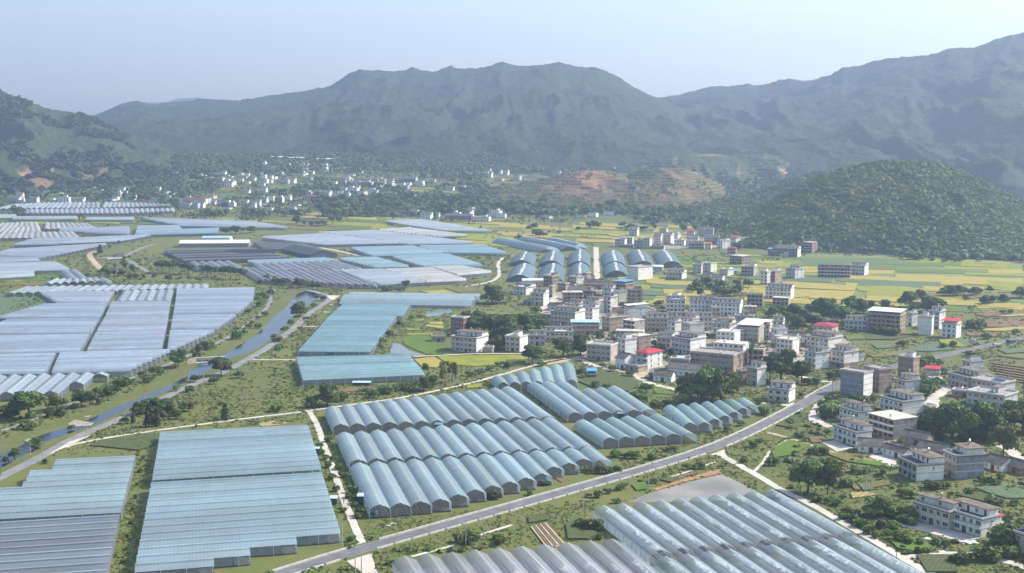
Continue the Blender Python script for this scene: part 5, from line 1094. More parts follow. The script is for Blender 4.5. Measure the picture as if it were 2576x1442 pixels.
# --- hamlet behind the arched sheds and the ones around
H_('C', 552, 955, 165, 235, -40, 4, 'white', 'conc', 'large white dormitory block with rows of small windows', 'white', win=False, rwin=6, dmax=30, name='dormitory', cat='building')
H_('C', 1245, 945, 252, 75, -17, 2, 'beige', 'pent', 'beige house with white end right of the dormitory', 'white')
H_('C', 1702, 832, 150, 95, -31, 3, 'grey', 'flat', 'grey house with roof hut between the rice plots', 'offwhite')
H_('C', 1552, 852, 132, -8, -12, 3, 'grey', 'conc', 'darker annex left of the grey house with roof hut')
H_('C', 1972, 887, 126, 95, -34, 2, 'yellow', 'hutted', 'pale yellow house with bright white end by the blue awning', 'white', win=False)
H_('C', 2382, 892, 192, 60, -18, 3, 'concrete', 'hutted', 'concrete house with a tank behind the blue awning')
H_('C', 2197, 707, 192, 270, -40, 3, 'brick', 'pale', 'big double brick house with pale roof before the far hamlet', rwin=3)
H_('C', 1702, 932, 130, 50, -24, 1, 'offwhite', 'gable', 'old house with light grey tiles right of the dormitory', h=4)
H_('C', 1890, 972, 180, 40, -12, 1, 'white', 'gable', 'old house with white lower wall and grey tiles', h=4)
H_('C', 735, 452, 115, 32, -15, 4, 'yellow', 'flat', 'tall yellowish house with thin white end in the hamlet', 'white')
H_('C', 338, 425, 155, 35, -14, 3, 'grey', 'flat', 'grey house at the left end of the hamlet', 'white')
H_('C', 462, 388, 172, 24, -10, 3, 'concrete', 'pale', 'house with white flat roof slab at the left of the hamlet', 'white')
H_('C', 912, 398, 112, 28, -15, 4, 'offwhite', 'pent', 'off white four storey house in the hamlet', 'white')
H_('C', 1068, 392, 116, 52, -22, 4, 'beige', 'pent', 'beige four storey house with wide white end in the hamlet', 'white')
H_('C', 1180, 332, 60, 45, -30, 3, 'white', 'flat', 'white house standing behind the beige four storey one', 'white')
H_('C', 1282, 402, 155, 38, -15, 2, 'white', 'flat', 'low white house with a car port in the hamlet', 'white')
H_('C', 962, 457, 205, 26, -8, 1, 'concrete', 'conc', 'low grey store in front of the hamlet', 'white')
H_('C', 470, 440, 190, 40, -14, 1, 'concrete', 'conc', 'low dark store at the left front of the hamlet', 'white')
H_('C', 620, 445, 130, 20, -10, 3, 'pink', 'flat', 'reddish house behind the low dark store')
H_('C', 1440, 242, 115, 24, -10, 2, 'offwhite', 'hip_red', 'white house with small red roof behind the hamlet', 'white')
H_('C', 1742, 262, 255, 24, -8, 3, 'grey', 'pent', 'wide grey blue house with roof rooms behind the hamlet')
H_('C', 1832, 352, 230, 24, -6, 2, 'grey', 'pent', 'wide house with two rows of dark windows in the hamlet')
H_('C', 1595, 452, 240, -8, -3, 2, 'concrete', 'pent', 'long dim row house along the front of the hamlet')
H_('C', 1890, 447, 90, 122, -40, 3, 'white', 'flat', 'white house showing a broad windowed side, right of the hamlet', 'white', rwin=2)
H_('C', 2100, 410, 90, 80, -35, 3, 'white', 'metal_red', 'white house with reddish roof at the right of the hamlet', 'white')
H_('C', 2205, 398, 26, 88, -45, 3, 'white', 'flat', 'white walled house next to the bamboo', 'white')
H_('C', 1705, 462, 92, -7, -8, 2, 'offwhite', 'hip_red', 'small house with red patch of roof in the hamlet front')
H_('C', 535, 255, 125, 34, -16, 3, 'grey', 'pent', 'dark windowed house at the back left of the hamlet', 'white')
H_('C', 1004, 205, 115, 24, -12, 2, 'offwhite', 'flat', 'white ended house alone at the back of the hamlet', 'white')
H_('C', 2150, 150, 85, -8, -8, 2, 'offwhite', 'flat', 'white house far back under the wooded hill')
H_('C', 1960, 120, 160, 20, -8, 1, 'offwhite', 'gable', 'old house far back under the wooded hill', h=4)
H_('C', 1500, 352, 180, 20, -6, 2, 'offwhite', 'pent', 'pale house in the middle of the hamlet', 'white')
H_('C', 1420, 420, 110, 20, -8, 2, 'white', 'flat', 'small white house right of the car port')
H_('C', 2100, 530, 130, 20, -10, 2, 'concrete', 'hip_red', 'house with red roof tip behind the big double brick house')
H_('C', 940, 795, 180, -10, -4, 1, 'white', 'metal_white', 'long low white store behind the dormitory', name='shed', cat='shed', win=False, h=1.5)
H_('C', 2130, 860, 90, -6, -2, 1, 'grey', 'metal_blue', 'little shed with a blue roof beside the yellow house', name='shed', cat='shed', win=False, h=1.4)
H_('Y', 295, 1150, 238, 55, -14, 3, 'brick', 'pent', 'brown row house with white end at the hill foot', 'white')
H_('Y', 440, 1106, 85, 55, -30, 4, 'brick', 'pale', 'tall brick house with pale roof at the hill foot')
H_('Y', 88, 1142, 88, 20, -8, 2, 'redbrown', 'metal_blue', 'brick house with blue roof at the hill foot', 'white')
H_('Y', 200, 1150, 80, -6, -8, 1, 'white', 'flat', 'low white wall house below the hill foot row')
H_('Y', 300, 1040, 200, 20, -8, 2, 'offwhite', 'gable', 'old house behind the hill foot row', h=4.5)
H_('Y', 1418, 1062, 220, -10, 0, 2, 'white', 'pent', 'white villa with columns at the foot of the wooded hill', name='villa')
H_('Y', 1790, 1092, 122, -7, 0, 1, 'white', 'gable', 'old white cottage at the foot of the wooded hill', h=4)
H_('Y', 270, 1368, 90, 86, -40, 3, 'grey', 'pent', 'white sided house with blue awning beside the fields', 'white', rwin=2)
H_('Y', 825, 1358, 310, -9, -2, 3, 'brick', 'pent', 'long brown row house alone in the green fields', bal=True)
H_('Y', 968, 1332, 140, 44, -14, 3, 'grey', 'pent', 'white ended house joined to the brown row in the fields', 'white')
H_('Y', 68, 1425, 62, 64, -38, 4, 'brick', 'hutted', 'tan brick house with window side by the fields', 'tan', rwin=3)
H_('Y', -8, 1432, 70, 36, -25, 4, 'white', 'flat', 'tall white house next to the tan brick one', 'white', rwin=2)
H_('Y', 2625, 462, 190, -12, -2, 4, 'white', 'flat', 'far white school block at the right edge', far=True, name='school', cat='building')
H_('P', 2215, 672, 258, 140, -30, 3, 'beige', 'pent', 'beige row house with bright white end wall beside the young rice', 'white')
H_('P', 2085, 500, 130, 60, -30, 4, 'redbrown', 'flat', 'dark brown brick house behind the beige row house')
H_('P', 1905, 555, 140, -6, 0, 1, 'concrete', 'conc', 'low dark shed left of the beige row house', name='shed', cat='shed')
H_('P', 2378, 672, 90, -5, -8, 1, 'tan', 'conc', 'little tan annex at the bright white end wall', win=False, h=3.6)
# --- farm sheds

def barn(label, e0, e1, wpx, hgt, mroof, mwall, eave=2.5):
    a, b = G(e0), G(e1); L = math.dist(a[:2], b[:2]); r = thing('barn', label, 'barn', a, math.atan2(b[1] - a[1], b[0] - a[0])); wd = wpx
    g = MB(); g.box(0, L, 0, wd, 0, eave); link('wall', g.mesh('wall', mwall), r)
    for s in (0, 1):
        q = MB(); ye, yr = (-.8, wd / 2) if s == 0 else (wd + .8, wd / 2); q.face([(-.6, ye, eave), (L + .6, ye, eave), (L + .6, yr, hgt), (-.6, yr, hgt)]); q.face([(-.6, ye, eave + .2), (L + .6, ye, eave + .2), (L + .6, yr, hgt + .2), (-.6, yr, hgt + .2)]); link('roof', q.mesh('roof', mroof), r)
    for x in (0, L):
        q = MB(); q.face([(x, 0, eave), (x, wd, eave), (x, wd / 2, hgt)]); link('gable', q.mesh('gable', mwall), r)
    return r
barn('white roofed long barn with dark walls beside the shade nets', T(0, 1, 1800, 1050), T(0, 1, 2500, 1045), 24, 8.5, RF['white'], WALL['greybrick'], 5)
barn('small barn with a blue roof behind the white roofed one', T(0, 1, 2030, 985), T(0, 1, 2310, 984), 20, 6, RF['lightblue'], WALL['white'], 4)
barn('black roofed barrel barn among the greenhouses', T(1, 1, 260, 1100), T(1, 1, 545, 1165), 34, 9.0, mat('black_roof', (.045, .045, .055), .6, .2), mat('dark_curtain', (.10, .13, .17), .7, .2), 4)
barn('white long store wall behind the brown brick house', T(2, 1, 110, 1415), T(2, 1, 330, 1412), 10, 4.5, RF['white'], WALL['white'], 3)

# ------------------------------------------------------------------ trees, shrubs, weeds
def leaf_mat(name, c, c2, scale=9.0):
    m = bpy.data.materials.new(name); m.use_nodes = True; t = m.node_tree; L = t.links.new; b = t.nodes['Principled BSDF']
    b.inputs['Roughness'].default_value = .65; b.inputs['Specular IOR Level'].default_value = .2
    tc = t.nodes.new('ShaderNodeTexCoord'); n = t.nodes.new('ShaderNodeTexNoise'); n.inputs['Scale'].default_value = scale; n.inputs['Detail'].default_value = 4; L(tc.outputs['Object'], n.inputs['Vector'])
    oi = t.nodes.new('ShaderNodeObjectInfo'); r = t.nodes.new('ShaderNodeValToRGB'); r.color_ramp.elements[0].position = .3; r.color_ramp.elements[1].position = .7
    r.color_ramp.elements[0].color = (*c, 1); r.color_ramp.elements[1].color = (*c2, 1); L(n.outputs[0], r.inputs[0])
    hs = t.nodes.new('ShaderNodeHueSaturation'); L(r.outputs[0], hs.inputs['Color'])
    mr = t.nodes.new('ShaderNodeMapRange'); mr.inputs[3].default_value = .7; mr.inputs[4].default_value = 1.3; L(oi.outputs['Random'], mr.inputs[0]); L(mr.outputs[0], hs.inputs['Value'])
    mh = t.nodes.new('ShaderNodeMapRange'); mh.inputs[3].default_value = .485; mh.inputs[4].default_value = .515; L(oi.outputs['Random'], mh.inputs[0]); L(mh.outputs[0], hs.inputs['Hue'])
    L(hs.outputs[0], b.inputs['Base Color'])
    tl = t.nodes.new('ShaderNodeBsdfTranslucent'); L(hs.outputs[0], tl.inputs[0]); ms = t.nodes.new('ShaderNodeMixShader'); ms.inputs[0].default_value = .22
    L(b.outputs[0], ms.inputs[1]); L(tl.outputs[0], ms.inputs[2]); L(ms.outputs[0], t.nodes['Material Output'].inputs[0])
    MATS[name] = m; return m
ML = {'broad': leaf_mat('leaves_broad', (0.049, 0.091, 0.021), (0.124, 0.169, 0.039)), 'light': leaf_mat('leaves_light', (0.098, 0.150, 0.029), (0.189, 0.234, 0.058)), 'pine': leaf_mat('leaves_pine', (0.039, 0.073, 0.026), (0.086, 0.125, 0.039)),
      'bamboo': leaf_mat('leaves_bamboo', (0.130, 0.156, 0.036), (0.260, 0.254, 0.078)), 'shrub': leaf_mat('leaves_shrub', (0.065, 0.117, 0.023), (0.150, 0.202, 0.047)), 'dry': leaf_mat('leaves_dry', (0.260, 0.098, 0.033), (0.442, 0.195, 0.078)), 'grass': leaf_mat('weeds', (0.091, 0.156, 0.026), (0.195, 0.240, 0.058)), 'drygrass': leaf_mat('dry_weeds', (0.182, 0.163, 0.058), (0.299, 0.247, 0.104))}
MM = {'pine': leaf_mat('forest_pine', (.064, .124, .024), (.165, .205, .040), .05), 'broad': leaf_mat('forest_broad', (.095, .160, .029), (.23, .262, .052), .05), 'shrub': leaf_mat('rough_shrub', (.055, .098, .020), (.150, .185, .045), .15), 'grass': leaf_mat('rough_weeds', (.085, .140, .024), (.190, .220, .058), .12), 'drygrass': leaf_mat('rough_dry', (.15, .14, .05), (.26, .215, .095), .12)}
M_bark = mat('bark', (.085, .068, .052), .95, .3, 2.0)
def cards(C, Nrm, size, rg, jit=.7, aspect=1.4):
    """leaf-spray quads at points C facing roughly along Nrm"""
    n = len(C); Nn = Nrm + rg.normal(0, jit, (n, 3)); Nn /= np.linalg.norm(Nn, axis=1)[:, None] + 1e-9
    a = np.cross(Nn, rg.normal(0, 1, (n, 3))); a /= np.linalg.norm(a, axis=1)[:, None] + 1e-9; b = np.cross(Nn, a)
    s = (size * rg.uniform(.6, 1.4, n))[:, None]; a = a * s * .5 * aspect; b = b * s * .5
    bend = Nn * s * .18
    V = np.stack([C - a - b * .4, C - b, C + a - b * .3 - bend, C + a * .8 + b * .6, C + b, C - a + b * .7 - bend], 1).reshape(-1, 3)
    k = np.arange(n)[:, None] * 6; F = np.concatenate([k + [[0, 1, 4, 5]], k + [[1, 2, 3, 4]]], 0)
    return V, F
def quads(C, Nrm, size, rg, jit=.3, aspect=1.3):
    n = len(C); Nn = Nrm + rg.normal(0, jit, (n, 3)); Nn /= np.linalg.norm(Nn, axis=1)[:, None] + 1e-9
    a = np.cross(Nn, rg.normal(0, 1, (n, 3))); a /= np.linalg.norm(a, axis=1)[:, None] + 1e-9; b = np.cross(Nn, a)
    s = (size * rg.uniform(.6, 1.4, n))[:, None]; a = a * s * .5 * aspect; b = b * s * .5
    V = np.stack([C - a - b * .5, C - b * .8 + a * .6, C + a + b * .4, C - a * .5 + b], 1).reshape(-1, 3)
    return V, np.arange(n)[:, None] * 4 + [[0, 1, 2, 3]]
def crown(rg, lobes, per, size, jit=.7):
    """lobes: (x,y,z,rx,ry,rz)"""
    VV, FF, k = [], [], 0
    for (x, y, z, rx, ry, rz) in lobes:
        d = rg.normal(0, 1, (per, 3)); d /= np.linalg.norm(d, axis=1)[:, None]; d[:, 2] = np.where(d[:, 2] < -.45, -d[:, 2], d[:, 2])
        rad = rg.uniform(.72, 1.03, (per, 1)); C = d * rad * [rx, ry, rz] + [x, y, z]
        V, F = cards(C, d, size, rg, jit); VV.append(V); FF.append(F + k); k += len(V)
    return np.concatenate(VV), np.concatenate(FF)
def trunk_mesh(rg, h, r, limbs, top):
    mb = MB(); n = 6
    def limb(p0, p1, r0, r1):
        p0, p1 = np.array(p0, float), np.array(p1, float); d = p1 - p0; d /= np.linalg.norm(d); a = np.cross(d, [.3, .8, .1]); a /= np.linalg.norm(a); b = np.cross(d, a); k = len(mb.v)
        for (p, rr) in ((p0, r0), (p1, r1)):
            for i in range(n): t_ = 2 * math.pi * i / n; mb.v.append(tuple(p + (a * math.cos(t_) + b * math.sin(t_)) * rr))
        for i in range(n): j = (i + 1) % n; mb.f.append((k + i, k + j, k + n + j, k + n + i)); mb.m.append(0)
    limb((0, 0, -.03), (.01, .01, h), r, r * .65)
    for (x, y, z) in limbs: limb((.01, .01, h * .96), (x, y, z), r * .55, r * .2)
    return mb.mesh('trunk', M_bark, True)
PROTO = {}
def make_proto(kind, i):
    rg = np.random.default_rng(hash((len(kind), i * 7 + 3, ord(kind[0]))) % 9999); r = random.Random(i * 31 + len(kind)); lob = []
    if kind in ('broad', 'light'):
        n = r.randint(13, 18)
        for k in range(n):
            a = r.uniform(0, 6.283); q = math.sqrt(r.random()) * .36; z = r.uniform(.24, .80); q *= 1.05 - max(0, z - .5) * 1.3; s = r.uniform(.15, .23); lob.append((q * math.cos(a), q * math.sin(a), z, s * 1.1, s * 1.1, s * .85))
        lob.append((0, 0, .55, .28, .28, .33)); V, F = crown(rg, lob, 150, .058, .55); tm = trunk_mesh(rg, .34, .035, [(l[0] * .8, l[1] * .8, l[2]) for l in lob[:5]], 1)
    elif kind == 'far':
        n = r.randint(6, 8)
        for k in range(n):
            a = r.uniform(0, 6.283); q = math.sqrt(r.random()) * .32; z = r.uniform(.36, .78); s = r.uniform(.17, .26); lob.append((q * math.cos(a), q * math.sin(a), z, s, s, s * .9))
        V, F = crown(rg, lob, 34, .13, .5); tm = trunk_mesh(rg, .34, .035, [(.1, .05, .6)], 1)
    elif kind == 'pine':
        for k in range(r.randint(6, 8)):
            a = r.uniform(0, 6.283); q = r.uniform(.02, .17); z = r.uniform(.58, .90); s = r.uniform(.09, .15); lob.append((q * math.cos(a), q * math.sin(a), z, s * 1.25, s * 1.25, s * .8))
        V, F = crown(rg, lob, 60, .065, .6); tm = trunk_mesh(rg, .72, .016, [(l[0], l[1], l[2]) for l in lob[:4]], 1)
    elif kind == 'conifer':
        for k in range(13):
            z = .12 + k * .065; s = .17 * (1.05 - z) + .02; lob.append((r.uniform(-.02, .02), r.uniform(-.02, .02), z, s * 1.25, s * 1.25, .07))
        V, F = crown(rg, lob, 60, .07, .6); tm = trunk_mesh(rg, .8, .02, [(0, .02, .9)], 1)
    elif kind == 'bamboo':
        for k in range(14):
            a = r.uniform(0, 6.283); q = r.uniform(.05, .30); z = r.uniform(.35, .92); s = r.uniform(.07, .12); lob.append((q * math.cos(a), q * math.sin(a), z, s, s, s * 1.9))
        V, F = crown(rg, lob, 55, .07, .7); tm = trunk_mesh(rg, .3, .02, [(.15, .1, .75), (-.14, .1, .8), (.05, -.18, .7), (-.1, -.1, .85)], 1)
    elif kind == 'bare':
        V, F = crown(rg, [(.0, .0, .7, .3, .3, .25)], 40, .03, .8); tm = trunk_mesh(rg, .4, .03, [(r.uniform(-.35, .35), r.uniform(-.3, .3), r.uniform(.6, 1.0)) for _ in range(11)], 1)
    else:  # shrub
        for k in range(r.randint(5, 8)):
            a = r.uniform(0, 6.283); q = r.uniform(.05, .38); z = r.uniform(.22, .6); s = r.uniform(.2, .32); lob.append((q * math.cos(a), q * math.sin(a), z, s, s, s * .95))
        V, F = crown(rg, lob, 55, .13, .6); tm = trunk_mesh(rg, .25, .03, [(.15, .1, .5), (-.15, -.1, .5)], 1)
    mk = {'broad': 'broad', 'light': 'light', 'far': 'broad', 'pine': 'pine', 'conifer': 'pine', 'bamboo': 'bamboo', 'bare': 'broad', 'shrub': 'shrub', 'dry': 'dry'}[kind]
    return np_mesh('crown', V, F, ML[mk]), tm, (V, F)
def proto(kind, i):
    if (kind, i) not in PROTO: PROTO[(kind, i)] = make_proto(kind if kind != 'dry' else 'shrub', i) if kind != 'dry' else make_proto('shrub', i)
    return PROTO[(kind, i)]
TN = {'broad': ('broadleaf_tree', 'tree'), 'light': ('broadleaf_tree', 'tree'), 'far': ('broadleaf_tree', 'tree'), 'pine': ('tall_pine', 'tree'), 'conifer': ('conifer_tree', 'tree'), 'bamboo': ('bamboo_clump', 'bamboo'), 'bare': ('bare_tree', 'tree'), 'shrub': ('shrub', 'shrub'), 'dry': ('withered_shrub', 'shrub')}
NT = [0]
_first = {}
def tree(kind, p, hpx, label, group=None, wide=1.0, m=None):
    NT[0] += 1; r = random.Random(NT[0] * 17); g = G(p); mpp = math.hypot(g[0], g[1]) / FPX; h = hpx * mpp; i = r.randint(0, 3)
    cm, tm, _ = proto(kind, i)
    root = thing(TN[kind][0], label, TN[kind][1], g, r.uniform(0, 6.28), group)
    s = h / (.97 if kind != 'shrub' else .8); root.scale = (s * wide, s * wide, s)
    key = (kind, i)
    if key not in _first:
        _first[key] = (link('trunk' if kind not in ('bamboo',) else 'stems', tm, root), link('crown', cm, root)); return root
    for o in _first[key]:
        c = o.copy(); COL.objects.link(c); c.parent = root
    return root
def t4(c, r): return lambda kind, x, y, h, label, group=None, wide=1.0: tree(kind, T(c, r, x, y), h / 3.995, label, group, wide)
a = t4(0, 2)
a('broad', 290, 1325, 285, 'big round dark tree right in front of the arched lilac gables', wide=1.15); a('light', 570, 1240, 155, 'yellowish green tree between two darker trees by the arched gables', wide=1.3)
a('broad', 815, 1205, 175, 'dark tree leaning on the right end of the arched gables', wide=1.2); a('broad', 905, 1200, 160, 'dark tree closest to the river beside the arched gables'); a('broad', 985, 1110, 100, 'thin young tree beside the dark river tree')
a('broad', 2222, 895, 195, 'round tree on the road side just below the weir', wide=1.15); a('broad', 1790, 812, 185, 'dark tree at the left end of the weir', wide=1.1)
a('broad', 310, 1360, 100, 'small dark tree by the fork of the riverside path'); a('shrub', 120, 1310, 110, 'dark bush mass left of the big round tree', wide=1.6); a('shrub', 30, 1290, 120, 'dark bush at the left edge near the big round tree', wide=1.4)
a('conifer', 1495, 1410, 230, 'dark pointed conifer in the grove by the river road, tallest'); a('conifer', 1580, 1405, 190, 'dark pointed conifer in the grove by the river road, right one'); a('conifer', 1340, 1375, 120, 'pale green small conifer at the left of the grove by the river road')
a('conifer', 2265, 1340, 165, 'lone dark columnar conifer by the dirt track', wide=1.3)
GR = 'trees of the grove by the river road'
for k, (x, y, h) in enumerate([(1400, 1290, 130), (1480, 1270, 150), (1590, 1260, 150), (1680, 1240, 130), (1720, 1300, 130), (1640, 1350, 110), (1780, 1330, 90), (1840, 1260, 100), (1900, 1250, 90), (1250, 1380, 70)]): a('broad', x, y, h, 'dark broadleaf tree in the grove by the river road', GR, 1.15)
for k, (x, y, h) in enumerate([(500, 1310, 80), (600, 1290, 90), (640, 1300, 60), (760, 1230, 60), (1090, 1100, 100), (1150, 1080, 90), (1210, 1000, 85), (1250, 990, 100), (1290, 1000, 70), (1480, 960, 90), (1520, 940, 60), (1620, 885, 60), (1530, 860, 50), (1560, 855, 50), (1590, 850, 45), (1430, 900, 50), (1970, 730, 70), (2000, 660, 75), (2080, 630, 80), (2110, 620, 60), (2380, 530, 90), (2390, 460, 50), (2450, 490, 60), (2530, 380, 40), (2500, 420, 50), (2500, 270, 50), (1770, 1050, 60), (1910, 1060, 60), (1960, 960, 70), (2150, 980, 70), (2400, 920, 70), (1000, 1180, 60), (720, 1440, 50), (250, 1430, 70), (330, 1440, 70)]):
    a('shrub', x, y, h, 'green bush on the river bank between path and water', 'bushes along the river banks', 1.15)
a = t4(1, 2)
a('broad', 442, 300, 150, 'round tree hanging over the river at the upper bend', wide=1.3); a('broad', 720, 1195, 230, 'big dark tree by the dirt track above the arched greenhouses', wide=1.05); a('broad', 545, 1215, 120, 'lower dark tree left of the big one by the dirt track', wide=1.2)
a('broad', 1685, 1045, 150, 'dark tree at the near corner of the separate teal greenhouse'); a('bamboo', 1870, 985, 205, 'feathery dark clump by the dirt track, left half', wide=.9); a('bamboo', 1975, 960, 195, 'feathery dark clump by the dirt track, right half', wide=.9); a('broad', 1780, 1000, 120, 'low dark tree between the feathery clump and the teal greenhouse')
a('broad', 2372, 170, 195, 'big round dark tree at the end of the long low blue greenhouses', wide=1.35); a('shrub', 200, 1260, 75, 'round dark bush below the dirt track bend', wide=1.3); a('shrub', 1190, 1120, 90, 'upright bush above the arched greenhouse row'); a('shrub', 880, 1150, 90, 'rusty brown bush beside the big dark tree', wide=1.2); a('shrub', 1700, 830, 55, 'bush at the golden corner of rice', wide=1.3)
for k, (x, y, h) in enumerate([(2130, 430, 190), (2200, 480, 200), (2290, 470, 210), (2380, 500, 230), (2470, 480, 220), (2540, 520, 250), (2480, 590, 210), (2420, 640, 150), (2560, 620, 160), (2250, 400, 170), (2600, 470, 210), (2700, 480, 220), (2780, 480, 200), (2850, 450, 180), (2650, 560, 150)]): a('broad', x, y, h, 'leafy tree in the dense grove beside the beige row house', 'trees of the grove west of the village', 1.25)
for k, (x, y, h) in enumerate([(190, 560, 45), (240, 555, 50), (280, 450, 50), (350, 380, 50), (300, 440, 40), (180, 520, 40), (500, 340, 45), (580, 215, 50), (610, 130, 60), (680, 140, 50), (70, 120, 70), (150, 90, 60), (40, 200, 60), (90, 300, 50), (20, 330, 40), (20, 420, 50), (860, 170, 45), (215, 640, 40), (250, 630, 50), (1260, 580, 70), (1330, 500, 60), (1440, 400, 60), (1250, 620, 50), (1560, 330, 50), (1640, 320, 40), (1450, 60, 60), (1300, 50, 60), (1350, 40, 60)]): a('shrub', x, y, h, 'green bush beside the river road or the teal greenhouse', 'bushes near the teal greenhouses', 1.2)
for k, (x, y, h) in enumerate([(1280, 1060, 70), (1330, 1080, 75), (1400, 1050, 70), (1500, 1040, 75), (1560, 1020, 80), (1610, 1060, 70), (1100, 1080, 60), (2150, 900, 60), (2250, 880, 60), (2350, 840, 50), (2450, 800, 55), (2530, 810, 60)]): a('shrub', x, y, h, 'low bush along the dirt track', 'bushes along the dirt track', 1.5)
a = t4(2, 2)
a('broad', 205, 770, 200, 'dark tree with white blossom of litter beside the yellow fronted house', wide=1.15); a('broad', 515, 705, 205, 'airy lane tree in front of the broad white house, left one', wide=1.1); a('broad', 690, 690, 230, 'airy lane tree in front of the broad white house, right one', wide=1.0); a('broad', 880, 515, 75, 'small tree beside the pink trimmed house', wide=1.4)
a('broad', 1490, 660, 90, 'small tree behind the red hipped roof', wide=1.2); a('broad', 1605, 715, 100, 'dark pointed small tree right of the red hipped roof', wide=.8); a('bare', 2400, 820, 330, 'bare dead tree in front of the rough brick house', wide=.8)
for k, (x, y, h, w_) in enumerate([(1800, 1165, 320, 1.0), (1900, 1190, 370, 1.0), (2010, 1180, 370, 1.05), (2100, 1140, 330, 1.05), (2200, 1060, 230, 1.1), (1960, 1100, 320, 1.0)]): a('broad', x, y, h, 'crown of the huge tree cluster left of the road bend', 'huge tree cluster by the road bend', w_)
for k, (x, y, h) in enumerate([(70, 470, 210), (170, 480, 190), (240, 450, 170), (20, 480, 200)]): a('broad', x, y, h, 'leafy tree at the village side of the dense grove', 'trees of the grove west of the village', 1.25)
for k, (x, y, h) in enumerate([(240, 265, 70), (910, 815, 45), (1005, 850, 60), (700, 875, 70), (740, 865, 70), (800, 890, 60), (830, 1010, 60), (950, 1020, 55), (1230, 1120, 80), (1280, 1140, 90), (1350, 1060, 90), (1310, 1160, 80), (1430, 1210, 70), (1480, 1220, 70), (1540, 1200, 60), (1180, 900, 60), (290, 800, 60), (1120, 215, 70), (1180, 210, 70), (1430, 600, 60), (1980, 520, 60), (870, 130, 60), (1480, 195, 60), (2480, 1180, 60), (2540, 1290, 80), (2300, 1400, 60)]): a('shrub', x, y, h, 'bush among the village houses and plots', 'bushes in the village', 1.3)
a = t4(3, 2)
a('broad', 130, 960, 330, 'huge round light topped tree between the village end and the road', wide=1.0); a('broad', 335, 970, 240, 'darker tree joined to the huge round one on its right', wide=1.0); a('broad', 20, 940, 250, 'darker tree joined to the huge round one on its left', wide=.9)
UG = 'trees of the dark belt above the village'
for k, (x, y, h) in enumerate([(40, 320, 130), (110, 300, 120), (270, 330, 160), (350, 390, 170), (430, 300, 130), (560, 330, 230), (640, 350, 190), (720, 370, 180), (790, 380, 150), (840, 270, 180), (900, 260, 150), (960, 270, 120), (300, 420, 130), (450, 400, 120), (550, 420, 110), (1180, 230, 100), (1420, 210, 170), (1540, 170, 140), (1600, 260, 170), (1660, 270, 160), (1480, 270, 100), (1720, 240, 120), (200, 370, 120), (620, 430, 90), (1030, 230, 90)]): a('broad', x, y, h, 'dark tree in the belt between the village and the rice plain', UG, 1.15)
for k, (x, y, h) in enumerate([(1820, 100, 110), (1900, 95, 110), (1960, 90, 90), (2060, 95, 90), (2120, 80, 70), (2190, 180, 90), (2260, 170, 80), (2370, 165, 85), (2540, 120, 110), (2600, 100, 90), (2230, 60, 60), (1760, 100, 80), (1990, 130, 50)]): a('broad', x, y, h, 'dark tree on the rice plain at the right', 'trees on the rice plain', 1.3)
for k, (x, y, h) in enumerate([(2030, 420, 70), (2110, 420, 90), (2360, 270, 40), (2440, 270, 40), (2190, 530, 60), (2490, 480, 50), (1070, 470, 80), (1150, 480, 80), (1200, 490, 80), (1270, 500, 80), (900, 420, 70), (750, 400, 60), (760, 930, 70), (640, 920, 60), (700, 900, 60), (1100, 980, 90), (1180, 940, 70), (600, 1160, 60), (550, 1230, 90), (590, 1300, 120), (640, 1320, 110), (620, 1240, 90), (690, 1130, 60), (860, 1150, 70), (960, 1160, 60), (1060, 1150, 60), (1560, 1000, 110), (1620, 1060, 130), (1680, 1020, 120), (1590, 1100, 110), (2080, 720, 60), (2030, 700, 50), (1560, 800, 80), (1620, 790, 90), (1700, 790, 70), (1750, 880, 70), (330, 1100, 40), (400, 990, 70), (480, 980, 60), (1300, 420, 60), (60, 1180, 50), (130, 1190, 45), (1860, 600, 60), (1760, 620, 60), (1350, 600, 60)]): a('shrub', x, y, h, 'bush along lanes and plots right of the village', 'bushes right of the village', 1.35)
a = t4(3, 3)
GT = 'great dark trees right of the unfinished block'
for k, (x, y, h) in enumerate([(1640, 60, 290), (1740, 90, 330), (1850, 80, 340), (1960, 110, 360), (2080, 90, 370), (2190, 110, 330), (2290, 60, 300), (1800, 10, 240), (2000, 0, 260), (2160, 0, 260), (2480, 40, 300), (2560, 20, 320), (2420, -30, 260)]): a('broad', x, y, h, 'crown of the great dark grove right of the unfinished brown block', GT, 1.05)
a('light', 2365, 265, 300, 'light green umbrella shaped tree right of the great dark grove', wide=.85); a('broad', 1550, 60, 190, 'thin grey tree behind the unfinished block', wide=.9)
a('broad', 400, 630, 350, 'broad dark tree with forked trunks beside the concrete lane', wide=1.05); a('broad', 600, 650, 340, 'slimmer leaning tree right next to the forked one by the lane', wide=.75)
a('light', 1110, 870, 215, 'wide pale green bushy tree below the twin poles', wide=1.5); a('light', 1200, 860, 180, 'pale green bushy tree touching the wide one', wide=1.4); a('broad', 830, 880, 90, 'round bright bush tree in the boggy ditch', wide=1.2)
a('shrub', 1320, 1115, 110, 'round dark bush at the courtyard corner', wide=1.4); a('bamboo', 1150, 470, 75, 'straw coloured dome bush near the dark fronted house', wide=1.5)
